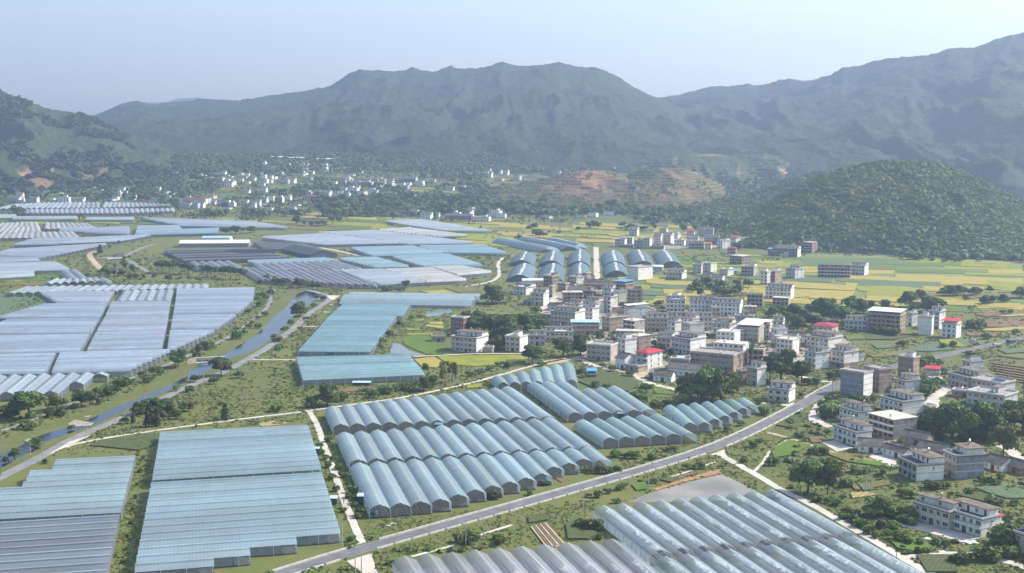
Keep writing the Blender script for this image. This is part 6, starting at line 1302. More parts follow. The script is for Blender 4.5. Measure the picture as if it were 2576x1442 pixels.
for k, (x, y, h) in enumerate([(1620, 590, 90), (1700, 600, 80), (1780, 590, 60), (2030, 650, 60), (2230, 560, 80), (2300, 560, 60), (1950, 1340, 110), (1880, 1330, 80), (2190, 1320, 130), (2250, 1310, 110), (2350, 1270, 120), (2430, 1290, 120), (2400, 1190, 220), (2470, 1160, 200), (2330, 1200, 120), (2060, 1300, 60), (1400, 1150, 70), (1420, 1250, 50), (1510, 1240, 60), (1590, 1240, 50), (1530, 1160, 60), (1680, 1150, 60), (1780, 1170, 60), (940, 980, 90), (860, 930, 80), (760, 900, 80), (1010, 1050, 80), (1080, 1090, 60), (1200, 1060, 60), (1270, 1000, 80), (1150, 980, 90), (700, 760, 70), (600, 740, 60), (520, 720, 60), (470, 730, 50), (790, 830, 70), (880, 860, 70), (1340, 880, 120), (1420, 900, 130), (1380, 940, 90), (1440, 960, 80), (470, 250, 80), (560, 250, 70), (440, 240, 60), (210, 320, 50), (40, 360, 80), (1000, 440, 60), (860, 430, 70), (900, 450, 60), (780, 580, 90), (1340, 660, 70), (1430, 690, 80), (2340, 490, 60), (2150, 520, 60), (2250, 760, 90), (2330, 760, 70), (2480, 760, 60), (620, 330, 50), (310, 80, 60), (600, 40, 50)]): a('shrub', x, y, h, 'bush on the weedy slopes by the concrete lane', 'bushes on the slopes near the lane', 1.35)
a = t4(2, 3)
for k, (x, y, h) in enumerate([(1030, 270, 70), (1060, 280, 70), (1200, 290, 80), (1240, 290, 70), (1400, 300, 70), (730, 430, 60), (820, 440, 70), (900, 440, 80), (980, 440, 70), (1060, 430, 70), (180, 660, 50), (1080, 610, 60), (1120, 590, 60), (960, 640, 60), (860, 680, 70), (770, 680, 50), (1050, 740, 60), (1430, 540, 50), (760, 1000, 110), (820, 1010, 110), (690, 980, 90), (1760, 400, 60), (1840, 400, 55), (1900, 390, 60), (2330, 330, 60), (2420, 180, 60), (2490, 130, 50), (300, 560, 50), (360, 560, 45), (1700, 60, 60), (2160, 20, 60), (1600, 220, 70), (880, 1100, 60)]): a('shrub', x, y, h, 'vegetable bush between the road and the greenhouses', 'bushes along the asphalt road', 1.35)
a = t4(1, 3)
for k, (x, y, h) in enumerate([(980, 640, 110), (930, 690, 100), (1010, 710, 90), (1000, 770, 80), (870, 830, 90)]): a('dry', x, y, h * .8, 'rust brown withered bush heaped at the concrete path', 'withered bushes at the concrete path', 1.3)
for k, (x, y, h) in enumerate([(1050, 870, 80), (1020, 890, 60), (740, 120, 70), (700, 300, 60), (730, 380, 60), (760, 500, 60), (800, 620, 60), (640, 180, 50), (660, 250, 50), (2040, 1140, 90), (2150, 1130, 110), (2200, 1110, 80), (2450, 1150, 100), (2420, 1110, 60), (960, 1120, 60), (2380, 700, 90), (2420, 700, 70), (1350, 1360, 60), (780, 320, 60), (830, 400, 60), (870, 480, 60)]): a('shrub', x, y, h, 'bush beside the concrete path and the road', 'bushes along the concrete path', 1.3)
a = t4(0, 3)
for k, (x, y, h) in enumerate([(150, 290, 100), (350, 210, 120), (370, 190, 110), (60, 330, 60), (460, 340, 50)]): a('broad', x, y, h, 'small dark tree between the road and the lower river', 'small trees at the lower river', 1.2)
for k in range(9): a('shrub', 1440 - k * 24, 300 + k * 130, 42, 'small bush in the grass strip between two greenhouses', 'bushes in the strip between the blue greenhouses', 1.2)
# the pine row by the upper river, distant round trees
a = t4(0, 1)
for k, (x, y, h) in enumerate([(1585, 1300, 115), (1630, 1310, 125), (1670, 1300, 120), (1700, 1315, 125), (1740, 1310, 120), (1770, 1300, 105), (1820, 1315, 110), (1860, 1320, 115), (1900, 1325, 110), (1935, 1320, 100), (2045, 1345, 110), (2085, 1350, 120), (2120, 1355, 120), (2160, 1350, 110), (2225, 1355, 110), (2270, 1365, 125), (2320, 1370, 120), (2370, 1375, 125), (2410, 1375, 110), (2450, 1370, 100), (1600, 1275, 90), (1720, 1280, 100), (2250, 1340, 100)]): a('pine', x, y, h, 'tall thin trunked pine in the row between the river and the grey nets', 'row of tall pines by the upper river', 1.35)
a('far', 165, 722, 95, 'lone dark tree at the left edge before the scalloped greenhouses', wide=1.3); a('conifer', 1005, 1110, 85, 'pointed dark tree beside the curved dirt road', wide=1.6); a('far', 810, 752, 40, 'dark shrub tree between two thin strip greenhouses', wide=1.4); a('far', 520, 1400, 45, 'round bush tree in front of the young rice')
for k, (x, y, h) in enumerate([(2230, 915, 50), (2270, 918, 75), (2320, 920, 80), (2370, 920, 85), (2420, 915, 75), (2445, 905, 50), (2520, 905, 75), (2550, 900, 60)]): a('far', x, y, h, 'round dark tree in the clump at the end of the long curved greenhouse', 'round tree clump at the curved greenhouse', 1.3)
for k, (x, y, h) in enumerate([(1050, 1330, 80), (1100, 1350, 80), (1150, 1340, 70), (1230, 1340, 70), (1290, 1390, 70), (1370, 1370, 60), (1450, 1370, 50), (1550, 1380, 60), (1000, 1320, 50), (870, 1350, 40), (1250, 1190, 50), (1290, 1180, 50), (960, 1140, 40), (1100, 1060, 40), (1200, 1020, 40), (1250, 1260, 60), (1330, 1290, 60), (1690, 1390, 70), (1800, 1400, 60), (1900, 1390, 60), (2000, 1400, 60), (1240, 1225, 50), (640, 1300, 30)]): a('far', x, y, h, 'round bush tree along the narrow upper river', 'bush trees along the upper river', 1.3)
a = t4(1, 1)
for k, (x, y, h) in enumerate([(110, 1400, 80), (200, 1420, 80), (240, 1425, 70), (300, 1430, 80), (430, 1455, 105), (490, 1450, 80), (570, 1470, 85), (620, 1470, 75), (40, 1420, 50)]): a('broad', x, y, h, 'dark round tree on the near side of the rosy grey greenhouses', 'round trees at the river bend', 1.25)
a('far', 1505, 1450, 70, 'round dark tree at the near edge of the smooth pale greenhouse', wide=1.3)
for k, (x, y, h) in enumerate([(405, 815, 85), (560, 840, 60), (680, 835, 70), (770, 822, 95), (840, 800, 70), (620, 830, 50), (490, 830, 50)]): a('far', x, y, h, 'dark tree round the small grey temple beyond the greenhouses', 'trees round the far temple', 1.25)
a = t4(2, 1)
for k, (x, y, h) in enumerate([(205, 905, 100), (245, 935, 80), (270, 960, 90), (310, 960, 80), (60, 980, 60), (370, 920, 40), (470, 915, 40), (820, 850, 70), (770, 860, 60), (870, 860, 60), (670, 885, 50)]): a('far', x, y, h, 'dark tree standing in the yellow rice behind the arched sheds', 'trees in the yellow rice', 1.25)
# far trees in belts: those picked out singly, then one mass for the rest
def belt(n, x0, x1, y0, y1, h0, h1, label, group, seed, kind='far'):
    r = random.Random(seed)
    pts = sorted([(r.uniform(x0, x1), r.uniform(y0, y1)) for _ in range(n)], key=lambda q: q[1])
    for q in pts: tree(kind, q, r.uniform(h0, h1), label, group, r.uniform(1.1, 1.5))
belt(18, 800, 1015, 512, 552, 17, 28, 'dark tree in the far wood left of the white house row', 'trees of the far wood', 1); belt(20, 1015, 1300, 505, 542, 17, 27, 'dark tree in the far wood behind the white house row', 'trees of the far wood behind the houses', 2)
belt(14, 1290, 1580, 508, 545, 15, 24, 'dark tree at the foot of the terraced hill', 'trees at the foot of the terraced hill', 3); belt(12, 1600, 1760, 535, 565, 14, 24, 'dark tree between the terraced hill and the hamlet', 'trees below the terraced hill', 4)
belt(9, 1480, 1660, 570, 582, 10, 18, 'dark tree behind the hamlet', 'trees behind the hamlet', 5); belt(11, 1720, 1860, 555, 600, 14, 26, 'tree on the right of the hamlet under the wooded hill', 'trees right of the hamlet', 6); belt(9, 1895, 1965, 585, 612, 16, 24, 'yellowish bamboo plume at the foot of the wooded hill', 'bamboo at the hill foot', 7, 'bamboo')
belt(10, 1860, 1920, 560, 600, 15, 24, 'yellowish bamboo plume beside the hamlet', 'bamboo beside the hamlet', 8, 'bamboo'); belt(16, 1740, 1900, 722, 752, 20, 30, 'dark tree in the clump behind the big white four storey house', 'trees behind the big white house', 9)
belt(22, 2310, 2576, 640, 662, 8, 14, 'bush along the field edge at the foot of the wooded hill', 'bushes along the hill foot', 10, 'shrub')
# masses
def mass(name, P, hs, wides, kindsV, matl, seed):
    rg = np.random.default_rng(seed); VV, FF, k = [], [], 0
    for i in range(len(P)):
        V, F = kindsV[i % len(kindsV)]; a = rg.uniform(0, 6.28); c, s = math.cos(a), math.sin(a); h = hs[i]; w = wides[i]
        R = np.stack([(V[:, 0] * c - V[:, 1] * s) * h * w + P[i][0], (V[:, 0] * s + V[:, 1] * c) * h * w + P[i][1], V[:, 2] * h + P[i][2]], 1)
        VV.append(R); FF.append(F + k); k += len(V)
    return struct(link(name, np_mesh(name, np.concatenate(VV), np.concatenate(FF), matl)), 'stuff')
def blob(n, size, seed, tall=1.0, base=.1):
    rg = np.random.default_rng(seed); d = rg.normal(0, 1, (n, 3)); d /= np.linalg.norm(d, axis=1)[:, None]; d[:, 2] = np.abs(d[:, 2]) * tall
    C = d * rg.uniform(.6, 1.0, (n, 1)) * [.42, .42, .55] + [0, 0, base + .3]; return quads(C, d + [0, 0, .3], size, rg, .28)
BL = [blob(22, .42, s) for s in range(5)]; BW = [blob(8, .55, 20 + s, .8, -.1) for s in range(5)]; CN = []
for s in range(4):
    rg = np.random.default_rng(50 + s); z = rg.uniform(.15, 1, 26); q = (1.05 - z) * .30; a_ = rg.uniform(0, 6.28, 26); C = np.stack([q * np.cos(a_), q * np.sin(a_), z], 1); CN.append(quads(C, C * [1, 1, .3] + [0, 0, .2], .34, rg, .25))
BH = [blob(11, .55, 70 + s_) for s_ in range(5)]
def hill_points(name_i, n, seed, tmin=.0, tmax=1.05, xr=None):
    nm, xs, tt, X, Y, Z = HILLS[name_i]; rg = np.random.default_rng(seed); i = rg.integers(1, len(xs) - 1, n * 3); j = rg.integers(0, len(tt), n * 3)
    ok = (tt[j] >= tmin) & (tt[j] <= tmax)
    if xr: ok &= (xs[i] > xr[0]) & (xs[i] < xr[1])
    i, j = i[ok][:n], j[ok][:n]; jx = rg.uniform(-3, 3, len(i)); jy = rg.uniform(-3, 3, len(i))
    global LAST_T; LAST_T = tt[j]
    return np.stack([X[i, j] + jx, Y[i, j] + jy, Z[i, j] - .6], 1)
names = [h[0] for h in HILLS]; iw = [k for k, n_ in enumerate(names) if n_ == 'wooded_hill']; it = names.index('terraced_hill'); il = names.index('hill')
P = np.concatenate([hill_points(iw[1], 15000, 1, 0, 1.15), hill_points(iw[0], 4000, 2, 0, 1.05)]); n = len(P); hh = np.random.default_rng(5).uniform(3.2, 6.4, n) * (0.75 + .5 * fbm(P[:, 0] * .02, P[:, 1] * .02, 2, 6))
dark = fbm(P[:, 0] * .012 + 3, P[:, 1] * .012, 3, 8) + np.random.default_rng(9).normal(0, .08, n)
for (nm, sel, kk, m_) in (('hill_forest', dark < .53, BH, MM['pine']), ('hill_forest', dark >= .53, BH, MM['broad'])): mass(nm, P[sel], hh[sel], np.random.default_rng(4).uniform(.95, 1.5, sel.sum()), kk, m_, 3)
P = hill_points(it, 2600, 11, .0, 1.0); keep = fbm(P[:, 0] * .02, P[:, 1] * .02, 3, 15) > .56; P = P[keep]; mass('hill_scrub', P, np.random.default_rng(2).uniform(2, 4.5, len(P)), np.full(len(P), 1.3), BL, MM['broad'], 5)
P = hill_points(il, 11000, 12, .01, 1.02, (-250, 560)); keep = (fbm(P[:, 0] * .01, P[:, 1] * .01, 3, 16) > .43) & (left_soil(P[:, 0], P[:, 1], LAST_T, P[:, 2]) < .25); P = P[keep]; mass('hill_forest', P, np.random.default_rng(2).uniform(5, 9, len(P)), np.full(len(P), 1.5), BH, leaf_mat('forest_dark', (.030, .058, .018), (.075, .105, .030), .03), 6)
# woods between the far hamlets
r = random.Random(77); P = []
for _ in range(5200):
    x, y = r.uniform(-60, 1500), r.uniform(418, 545)
    if vn(np.array([x / 75.0]), np.array([y / 17.0]), 5)[0] + .25 * vn(np.array([x / 20.0]), np.array([y / 6.0]), 6)[0] > .74 and not OCC[int(y / 4), int(min(max(x, 0) / 4, 643))]: P.append(G((x, y)))
for (x0, x1, y0, y1, n_) in ((1000, 1330, 492, 538, 420), (1290, 1620, 500, 542, 380), (800, 1030, 495, 548, 260), (1600, 1760, 535, 562, 60), (1850, 2300, 575, 640, 420), (2250, 2620, 615, 655, 300), (0, 480, 436, 462, 160), (1690, 1960, 452, 520, 420), (1640, 1860, 505, 560, 240), (400, 720, 393, 434, 900), (720, 1500, 392, 410, 900), (720, 1500, 408, 436, 700), (0, 460, 455, 500, 200)):
    for _ in range(n_): P.append(G((r.uniform(x0, x1), r.uniform(y0, y1) if x0 != 1850 else 565 + (r.uniform(x0, x1) - 1850) * .14)))
P2 = []
for _ in range(420):
    x = r.uniform(1800, 2620); P2.append(G((x, np.interp(x, [1800, 1860, 2000, 2150, 2300, 2450, 2620], [585, 598, 618, 630, 638, 648, 658]) + r.uniform(-8, 4))))
P = np.array(P + P2); mass('far_woodland', P, np.random.default_rng(3).uniform(5, 11, len(P)), np.random.default_rng(4).uniform(1.0, 1.5, len(P)), BL, leaf_mat('woodland_leaves', (.046, .084, .020), (.115, .150, .036), .05), 8)
# weeds and rough growth over the open ground, denser in drifts
def weeds(name, n, box, hpx, matl, seed, thr, sc=(70., 26.), kinds=BW, wide=1.4):
    rg = np.random.default_rng(seed); x = rg.uniform(box[0], box[2], n); y = rg.uniform(box[1], box[3], n)
    v = fbm(x / sc[0], y / sc[1], 3, seed); ok = v > thr
    ix = np.clip(x / 4, 0, 643).astype(int); iy = np.clip(y / 4, 0, 360).astype(int); ok &= ~(OCC[iy, ix] & (x > 0) & (x < 2576)); x, y, v = x[ok], y[ok], v[ok]
    P = np.array([G((a_, b_)) for a_, b_ in zip(x, y)]); mpp = np.hypot(P[:, 0], P[:, 1]) / FPX
    h = mpp * rg.uniform(*hpx, len(P)) * (0.6 + 1.6 * (v - thr)); P[:, 2] -= .05
    return mass(name, P, h, np.full(len(P), wide), kinds, matl, seed)
weeds('undergrowth', 25000, (-420, 740, 3000, 1460), (4, 8), MM['shrub'], 31, .54); weeds('weeds', 60000, (-420, 640, 3000, 1460), (2.5, 5.5), MM['grass'], 33, .36, wide=2.0); weeds('dry_weeds', 28000, (-420, 640, 3000, 1460), (2.5, 5), MM['drygrass'], 35, .46, wide=2.0)
weeds('undergrowth', 4000, (-60, 560, 2636, 760), (3, 7), MM['shrub'], 37, .52); weeds('undergrowth', 1300, (1980, 1040, 2960, 1460), (9, 18), MM['shrub'], 39, .45); weeds('undergrowth', 700, (640, 1380, 1500, 1460), (8, 15), MM['shrub'], 41, .42)
weeds('far_scrub', 15000, (-60, 420, 1560, 560), (2, 4.5), leaf_mat('far_scrub_leaves', (.035, .066, .018), (.085, .115, .032), .08), 43, .42, kinds=BH)
# ------------------------------------------------------------------ poles, vehicles, people, litter
M_pole = mat('pole_concrete', (.40, .39, .37), .85, .12); M_ins = mat('insulator', (.30, .30, .32), .4, .2)
def pole(base, top, label, arms=1, lamp=False):
    g0 = G(base); mpp = math.hypot(g0[0], g0[1]) / FPX; h = (base[1] - top) * mpp; r = thing('utility_pole', label, 'pole', g0, .3 + arms * .2, 'utility poles')
    g = MB(); g.cyl(0, 0, -.2, h, .19, .12, 8); link('shaft', g.mesh('shaft', M_pole), r)
    for k in range(arms):
        z = h - .35 - k * 1.1; g = MB(); g.box(-1.0, 1.0, -.22, -.12, z, z + .12, bottom=True); link('crossarm', g.mesh('crossarm', M_ins), r)
        for x in (-.85, 0, .85):
            g = MB(); g.cyl(x, -.17, z + .12, z + .42, .07, .05, 6); link('insulator', g.mesh('insulator', M_ins), r)
    return r
PL = [((1171.7, 1372), 1303, 'pole by the road in front of the milky greenhouse, left one', 1), ((1216.5, 1358), 1289, 'pole by the road in front of the milky greenhouse, right one', 2), ((894, 1452), 1381, 'left of the twin poles at the road crossing', 2), ((909.5, 1448), 1378, 'right of the twin poles at the road crossing', 2),
 ((861.3, 1372.5), 1307, 'pole at the near corner of the largest blue greenhouse', 0), ((1467.5, 1277.5), 1217, 'pole on the verge below the sixth gable row', 0), ((1631, 1227), 1170, 'pole on the verge beside the muddy pond', 0), ((1860.5, 1148.5), 1100, 'pole on the verge above the concrete lane mouth', 0), ((1942, 1106), 1063.5, 'pole among the vegetable terraces', 0),
 ((2178, 1238.5), 1185, 'left of the twin poles in the vegetable garden', 1), ((2191, 1246), 1191, 'right of the twin poles in the vegetable garden', 2), ((2033.3, 1054.5), 1017, 'pole by the road beside the steep village lane', 1), ((2093.5, 989), 956, 'left pole beside the tall grey block', 0), ((2103.5, 979), 951, 'right pole beside the tall grey block', 0), ((2059.7, 964), 936, 'pole with arms below the village end', 2),
 ((2325, 894.5), 863.5, 'left twin pole in the fields by the distant road', 2), ((2332.5, 901.5), 862, 'right twin pole in the fields by the distant road', 2), ((2243.6, 921), 888, 'pole behind the brown brick block', 0), ((2499, 876), 853.5, 'pole beside the truck on the distant road', 0), ((2439, 872), 860, 'short pole in the lime coloured field', 0),
 ((219, 1096), 1054, 'pole with arms at the lower river, left one', 2), ((235, 1101), 1074, 'short pole at the lower river, right one', 0), ((107.6, 1161), 1112.5, 'pole at the road fork near the stepped greenhouse', 2), ((76, 1144.6), 1112, 'pole by the lower river bend', 2), ((512.5, 983.7), 941, 'pole beside the river road below the weir', 0), ((619.5, 940), 901, 'pole on the field path below the weir', 0), ((364.7, 1011), 997, 'short pole at the water edge', 0),
 ((687, 905), 876, 'pole by the river road, first from the field path', 0), ((728, 876), 838.5, 'pole by the river road, second from the field path', 0), ((770, 837), 806, 'pole by the river road, third from the field path', 0), ((801, 810), 783.5, 'pole by the river road, fourth from the field path', 0), ((829, 787.5), 766, 'pole by the river road, fifth from the field path', 0), ((847, 768), 747, 'pole by the river road at the bend', 0), ((863, 755), 733.5, 'pole at the end of the two long low greenhouses', 0),
 ((378, 649), 626, 'pole in the meadow by the shade nets, left one', 0), ((361, 639), 624, 'pole in the meadow by the shade nets, right one', 0), ((343, 646.5), 628, 'pole by the upper river road', 0), ((2255, 1405), 1388, 'marker post at the fork of the bottom lane', 0)]
for b_, t_, l_, n_ in PL: pole(b_, t_, l_, n_)
# vehicles
M_tyre = mat('tyre', (.02, .02, .02), .9, .2); M_cglass = M_glass
def wheels(r, L, w, rad):
    for x in (-L * .32, L * .32):
        for y in (-w / 2, w / 2):
            g = MB(); n = 10; k = 0
            for s in (-.11, .11):
                for i in range(n): t_ = 6.283 * i / n; g.v.append((x + rad * math.cos(t_), y + s, rad + rad * math.sin(t_)))
            for i in range(n): j = (i + 1) % n; g.f.append((i, j, n + j, n + i)); g.m.append(0)
            g.f += [tuple(range(n))[::-1], tuple(range(n, 2 * n))]; g.m += [0, 0]; link('wheel', g.mesh('wheel', M_tyre), r)
def prism_body(prof, w, m, name, r):
    g = MB(); n = len(prof)
    for s in (-w / 2, w / 2):
        for x, z in prof: g.v.append((x, s, z))
    for i in range(n): j = (i + 1) % n; g.f.append((i, j, n + j, n + i)); g.m.append(0)
    g.f += [tuple(range(n))[::-1], tuple(range(n, 2 * n))]; g.m += [0, 0]; return link(name, g.mesh(name, m), r)
def car(p, a, c, label, L=4.4):
    r = thing('parked_car', label, 'car', G(p) + np.array([0, 0, .12]), R_(a)); m = mat('paint_%d_%d' % (int(c[0] * 99), int(c[2] * 99)), c, .3, .05, 1, spec=.6)
    prism_body([(-L / 2, .35), (L / 2, .35), (L / 2, .75), (L * .44, .9), (L * .22, .98), (-L * .40, 1.0), (-L / 2, .9)], 1.75, m, 'body', r)
    prism_body([(L * .22, .985), (L * .08, 1.42), (-L * .28, 1.45), (-L * .42, 1.0)], 1.55, M_cglass, 'windows', r); prism_body([(L * .07, 1.43), (-L * .27, 1.46), (-L * .27, 1.50), (L * .06, 1.47)], 1.5, m, 'roof', r); wheels(r, L, 1.6, .32); return r
car(T(3, 2, 2055, 550), -25, (.62, .64, .66), 'white parked car beside the red roofed house in the fields'); car(T(3, 2, 2100, 590), -15, (.10, .11, .13), 'dark parked car on the side track to the fields')
def truck(p, a, c, bedc, label, L=7.0):
    g0 = G(p); r = thing('truck', label, 'truck', g0 + np.array([0, 0, .35]), R_(a)); m = mat('cab_%d' % int(c[0] * 99), c, .35, .05, 1); b = mat('bed_%d' % int(bedc[2] * 99), bedc, .6, .1, 1)
    prism_body([(L * .28, .5), (L / 2, .5), (L / 2, 1.5), (L * .46, 2.5), (L * .28, 2.5)], 2.2, m, 'cab', r); prism_body([(L * .495, 1.55), (L * .465, 2.35), (L * .47, 2.38), (L * .503, 1.55)], 1.9, M_cglass, 'windscreen', r)
    prism_body([(-L / 2, .8), (L * .26, .8), (L * .26, 1.9), (-L / 2, 1.9)], 2.3, b, 'cargo_bed', r); prism_body([(-L / 2, .5), (L * .28, .5), (L * .28, .78), (-L / 2, .78)], 1.2, M_tyre, 'chassis', r); wheels(r, L, 2.0, .45); return r
truck(T(3, 2, 2440, 572), 203, (.03, .08, .20), (.04, .10, .22), 'blue truck on the distant road'); truck(T(3, 2, 2305, 610), 203, (.65, .65, .62), (.42, .40, .30), 'flat truck with white cab on the distant road')
# people: one skinned body each
M_skin = mat('skin', (.32, .19, .13), .6, .1, 3)
def person(p, a, h, top, trouser, label, pose='stand', hat=None, dz=.13):
    r = thing('person', label, 'person', G(p) + np.array([0, 0, dz]), R_(a)); s = h / 1.7
    hip = .92
    V = [(0, 0, hip), (0, 0, 1.18), (0, 0, 1.42), (0, 0, 1.52), (0, .02, 1.60), (.09, 0, .90), (.10, .03, .48), (.10, -.02, .07), (.10, .13, .03), (-.09, 0, .90), (-.11, -.04, .48), (-.11, -.10, .07), (-.11, .05, .03), (.19, 0, 1.40), (.25, .03, 1.12), (.23, .17, .90), (-.19, 0, 1.40), (-.25, .02, 1.12), (-.22, .15, .90), (0, .01, 1.70)]
    Ed = [(0, 1), (1, 2), (2, 3), (3, 4), (0, 5), (5, 6), (6, 7), (7, 8), (0, 9), (9, 10), (10, 11), (11, 12), (2, 13), (13, 14), (14, 15), (2, 16), (16, 17), (17, 18), (4, 19)]
    Rd = [.14, .13, .15, .06, .095, .095, .065, .05, .045, .095, .065, .05, .045, .075, .048, .038, .075, .048, .038, .09]
    me = bpy.data.meshes.new('body'); me.from_pydata([(x * s, y * s, z * s) for x, y, z in V], Ed, []); me.update(); o = link('body', me, r); sk = me.skin_vertices or None
    md = o.modifiers.new('Skin', 'SKIN'); md.use_smooth_shade = True
    for i, q in enumerate(me.skin_vertices[0].data): q.radius = (Rd[i] * s, Rd[i] * s); q.use_root = (i == 0)
    sb = o.modifiers.new('Subdivision', 'SUBSURF'); sb.levels = 1; sb.render_levels = 1
    m = bpy.data.materials.new('clothes'); m.use_nodes = True; t = m.node_tree; tc = t.nodes.new('ShaderNodeTexCoord'); sx = t.nodes.new('ShaderNodeSeparateXYZ'); t.links.new(tc.outputs['Object'], sx.inputs[0])
    rp = t.nodes.new('ShaderNodeValToRGB'); rp.color_ramp.interpolation = 'CONSTANT'; e = rp.color_ramp.elements; e[0].color = (.03, .03, .03, 1); e[1].position = .05; e[1].color = (*trouser, 1)
    for pos, c in ((.50, top), (.80, (.32, .19, .13)), (.90, (.015, .012, .010))): q = e.new(pos); q.color = (*c, 1)
    dv = t.nodes.new('ShaderNodeMath'); dv.operation = 'DIVIDE'; dv.inputs[1].default_value = 1.85 * s; t.links.new(sx.outputs[2], dv.inputs[0]); t.links.new(dv.outputs[0], rp.inputs[0]); t.links.new(rp.outputs[0], t.nodes['Principled BSDF'].inputs['Base Color'])
    me.materials.append(m); return r
person(T(1, 3, 882, 752), 20, 1.68, (.05, .05, .08), (.03, .03, .04), 'person in dark clothes walking on the concrete path by the withered bushes')
person(T(1, 3, 938, 740), -70, 1.62, (.22, .05, .05), (.05, .05, .08), 'person in a reddish top stooping at the withered bushes')
person(T(1, 3, 688, 238), 180, 1.66, (.06, .07, .10), (.03, .03, .03), 'person in dark clothes standing by the path hedge')
mt = thing('motorcycle', 'small dark motorcycle parked at the road edge near the pond', 'motorcycle', G(T(2, 3, 1780, 300)) + np.array([0, 0, .34]), .6)
prism_body([(-.6, .45), (.3, .4), (.55, .75), (.3, .85), (-.2, .8), (-.75, .85)], .28, mat('bike_paint', (.03, .03, .04), .35, .1), 'body', mt)
for x in (-.6, .6):
    g = MB(); n = 10
    for s_ in (-.06, .06):
        for i in range(n): t_ = 6.283 * i / n; g.v.append((x + .3 * math.cos(t_), s_, .3 + .3 * math.sin(t_)))
    for i in range(n): j = (i + 1) % n; g.f.append((i, j, n + j, n + i)); g.m.append(0)
    g.f += [tuple(range(n))[::-1], tuple(range(n, 2 * n))]; g.m += [0, 0]; link('wheel', g.mesh('wheel', M_tyre), mt)
g = MB(); g.box(.40, .46, -.35, .35, .98, 1.03, bottom=True); link('handlebar', g.mesh('handlebar', M_tyre), mt)
# notice board at the stepped arched greenhouse
bd = thing('notice_board', 'green and white notice board at the first gable of the arched greenhouse', 'sign', G((941, 1300.5)), -.07)
for x in (-1.3, 1.3):
    g = MB(); g.box(x - .06, x + .06, .06, .16, 0, 2.5); link('post', g.mesh('post', M_post), bd)
g = MB(); g.box(-1.6, .55, 0, .05, .7, 2.4, bottom=True); link('green_panel', g.mesh('green_panel', mat('sign_green', (.02, .22, .19), .5, .1)), bd)
g = MB(); g.box(.56, 1.6, 0, .05, .7, 2.4, bottom=True); link('white_panel', g.mesh('white_panel', mat('sign_white', (.62, .66, .68), .5, .1)), bd)
g = MB()
for k in range(3): g.box(-1.45 + k * .7, -.95 + k * .7, -.006, -.001, 1.75, 2.1, bottom=True)
link('lettering', g.mesh('lettering', mat('sign_white', (.62, .66, .68), .5, .1)), bd)
# little porches on the greenhouses
def porch(p, label, c, sz=(2.6, 2.6, 2.6), a=0.0):
    r = thing('porch', label, 'porch', G(p), a); m = mat('porch_%d' % int(c[2] * 99), c, .5, .15)
    g = MB(); g.box(-sz[0] / 2, sz[0] / 2, -sz[1] / 2, sz[1] / 2, 0, sz[2]); link('frame', g.mesh('frame', mat('porch_dark', (.05, .06, .08), .6, .2)), r)
    g = MB(); g.face([(-sz[0] / 2 - .3, -sz[1] / 2 - .3, sz[2] + .02), (sz[0] / 2 + .3, -sz[1] / 2 - .3, sz[2] + .02), (sz[0] / 2 + .3, sz[1] / 2 + .3, sz[2] + .4), (-sz[0] / 2 - .3, sz[1] / 2 + .3, sz[2] + .4)]); link('roof', g.mesh('roof', m), r)
porch(T(1, 3, 783, 748), 'blue porch on the path side of the largest blue greenhouse', (.42, .54, .60)); porch(T(1, 3, 612, 235), 'small blue porch on the path side of the upper blue section', (.42, .54, .60), (2, 2, 2.2)); porch(T(1, 3, 1060, 745), 'pale blue porch on the left side of the stepped arched greenhouse', (.45, .58, .68), (2.6, 3, 3.4))
porch(T(1, 2, 1840, 1435), 'turquoise porch between the far and middle arched rows', (.42, .58, .60), (3.6, 3, 2.6)); porch(T(2, 2, 1095, 1320), 'turquoise porch in front of the six span greenhouse', (.42, .58, .60), (3.4, 3, 2.4)); porch(T(1, 2, 755, 690), 'white porch at the near end of the long teal greenhouse', (.6, .66, .68), (5, 2.5, 2.2)); porch(T(1, 2, 1062, 992), 'white porch at the near side of the separate teal greenhouse', (.6, .66, .68), (10, 3, 1.8))
# litter of film heaps
M_sheet = mat('film_heap', (.58, .58, .57), .5, .2, 2, bump=.8, bscale=2)
def heap(p, wd, label):
    rg = np.random.default_rng(int(p[0])); n = 7; gx_, gy_ = np.meshgrid(np.linspace(-1, 1, n), np.linspace(-1, 1, n), indexing='ij'); rr = np.hypot(gx_, gy_); Z = np.clip(1 - rr, 0, 1) * rg.uniform(.3, 1.1, (n, n)) * wd * .35
    g0 = G(p); V_ = np.stack([gx_ * wd + rg.uniform(-.2, .2, (n, n)), gy_ * wd * .7, Z], -1).reshape(-1, 3); o = link('film_heap', np_mesh('film_heap', V_, grid_faces(n, n), M_sheet)); o.location = (g0[0], g0[1], .12); tag(o, label, 'heap')
for (c, r_, x, y, wd, l) in ((3, 3, 1600, 1105, 2.4, 'crumpled white sheet heap in the grass below the courtyard'), (3, 3, 2020, 1135, 3.0, 'dark and white sheet heap at the courtyard corner'), (3, 3, 1750, 1225, 1.2, 'small white heap beside the bottom lane'), (3, 3, 1350, 565, 1.2, 'small white heap below the dark fronted house'), (1, 3, 1380, 945, 1.0, 'pale blue scrap of film in front of the first gable'), (1, 3, 1330, 965, .8, 'white scrap left of the pale blue film'), (2, 2, 940, 875, 2.5, 'white sheets spread beside the village lane'), (2, 2, 525, 725, 1.3, 'white sack under the airy lane tree'), (1, 3, 535, 1155, 1.1, 'blue scrap of film by the stepped greenhouse end')): heap(T(c, r_, x, y), wd, l)
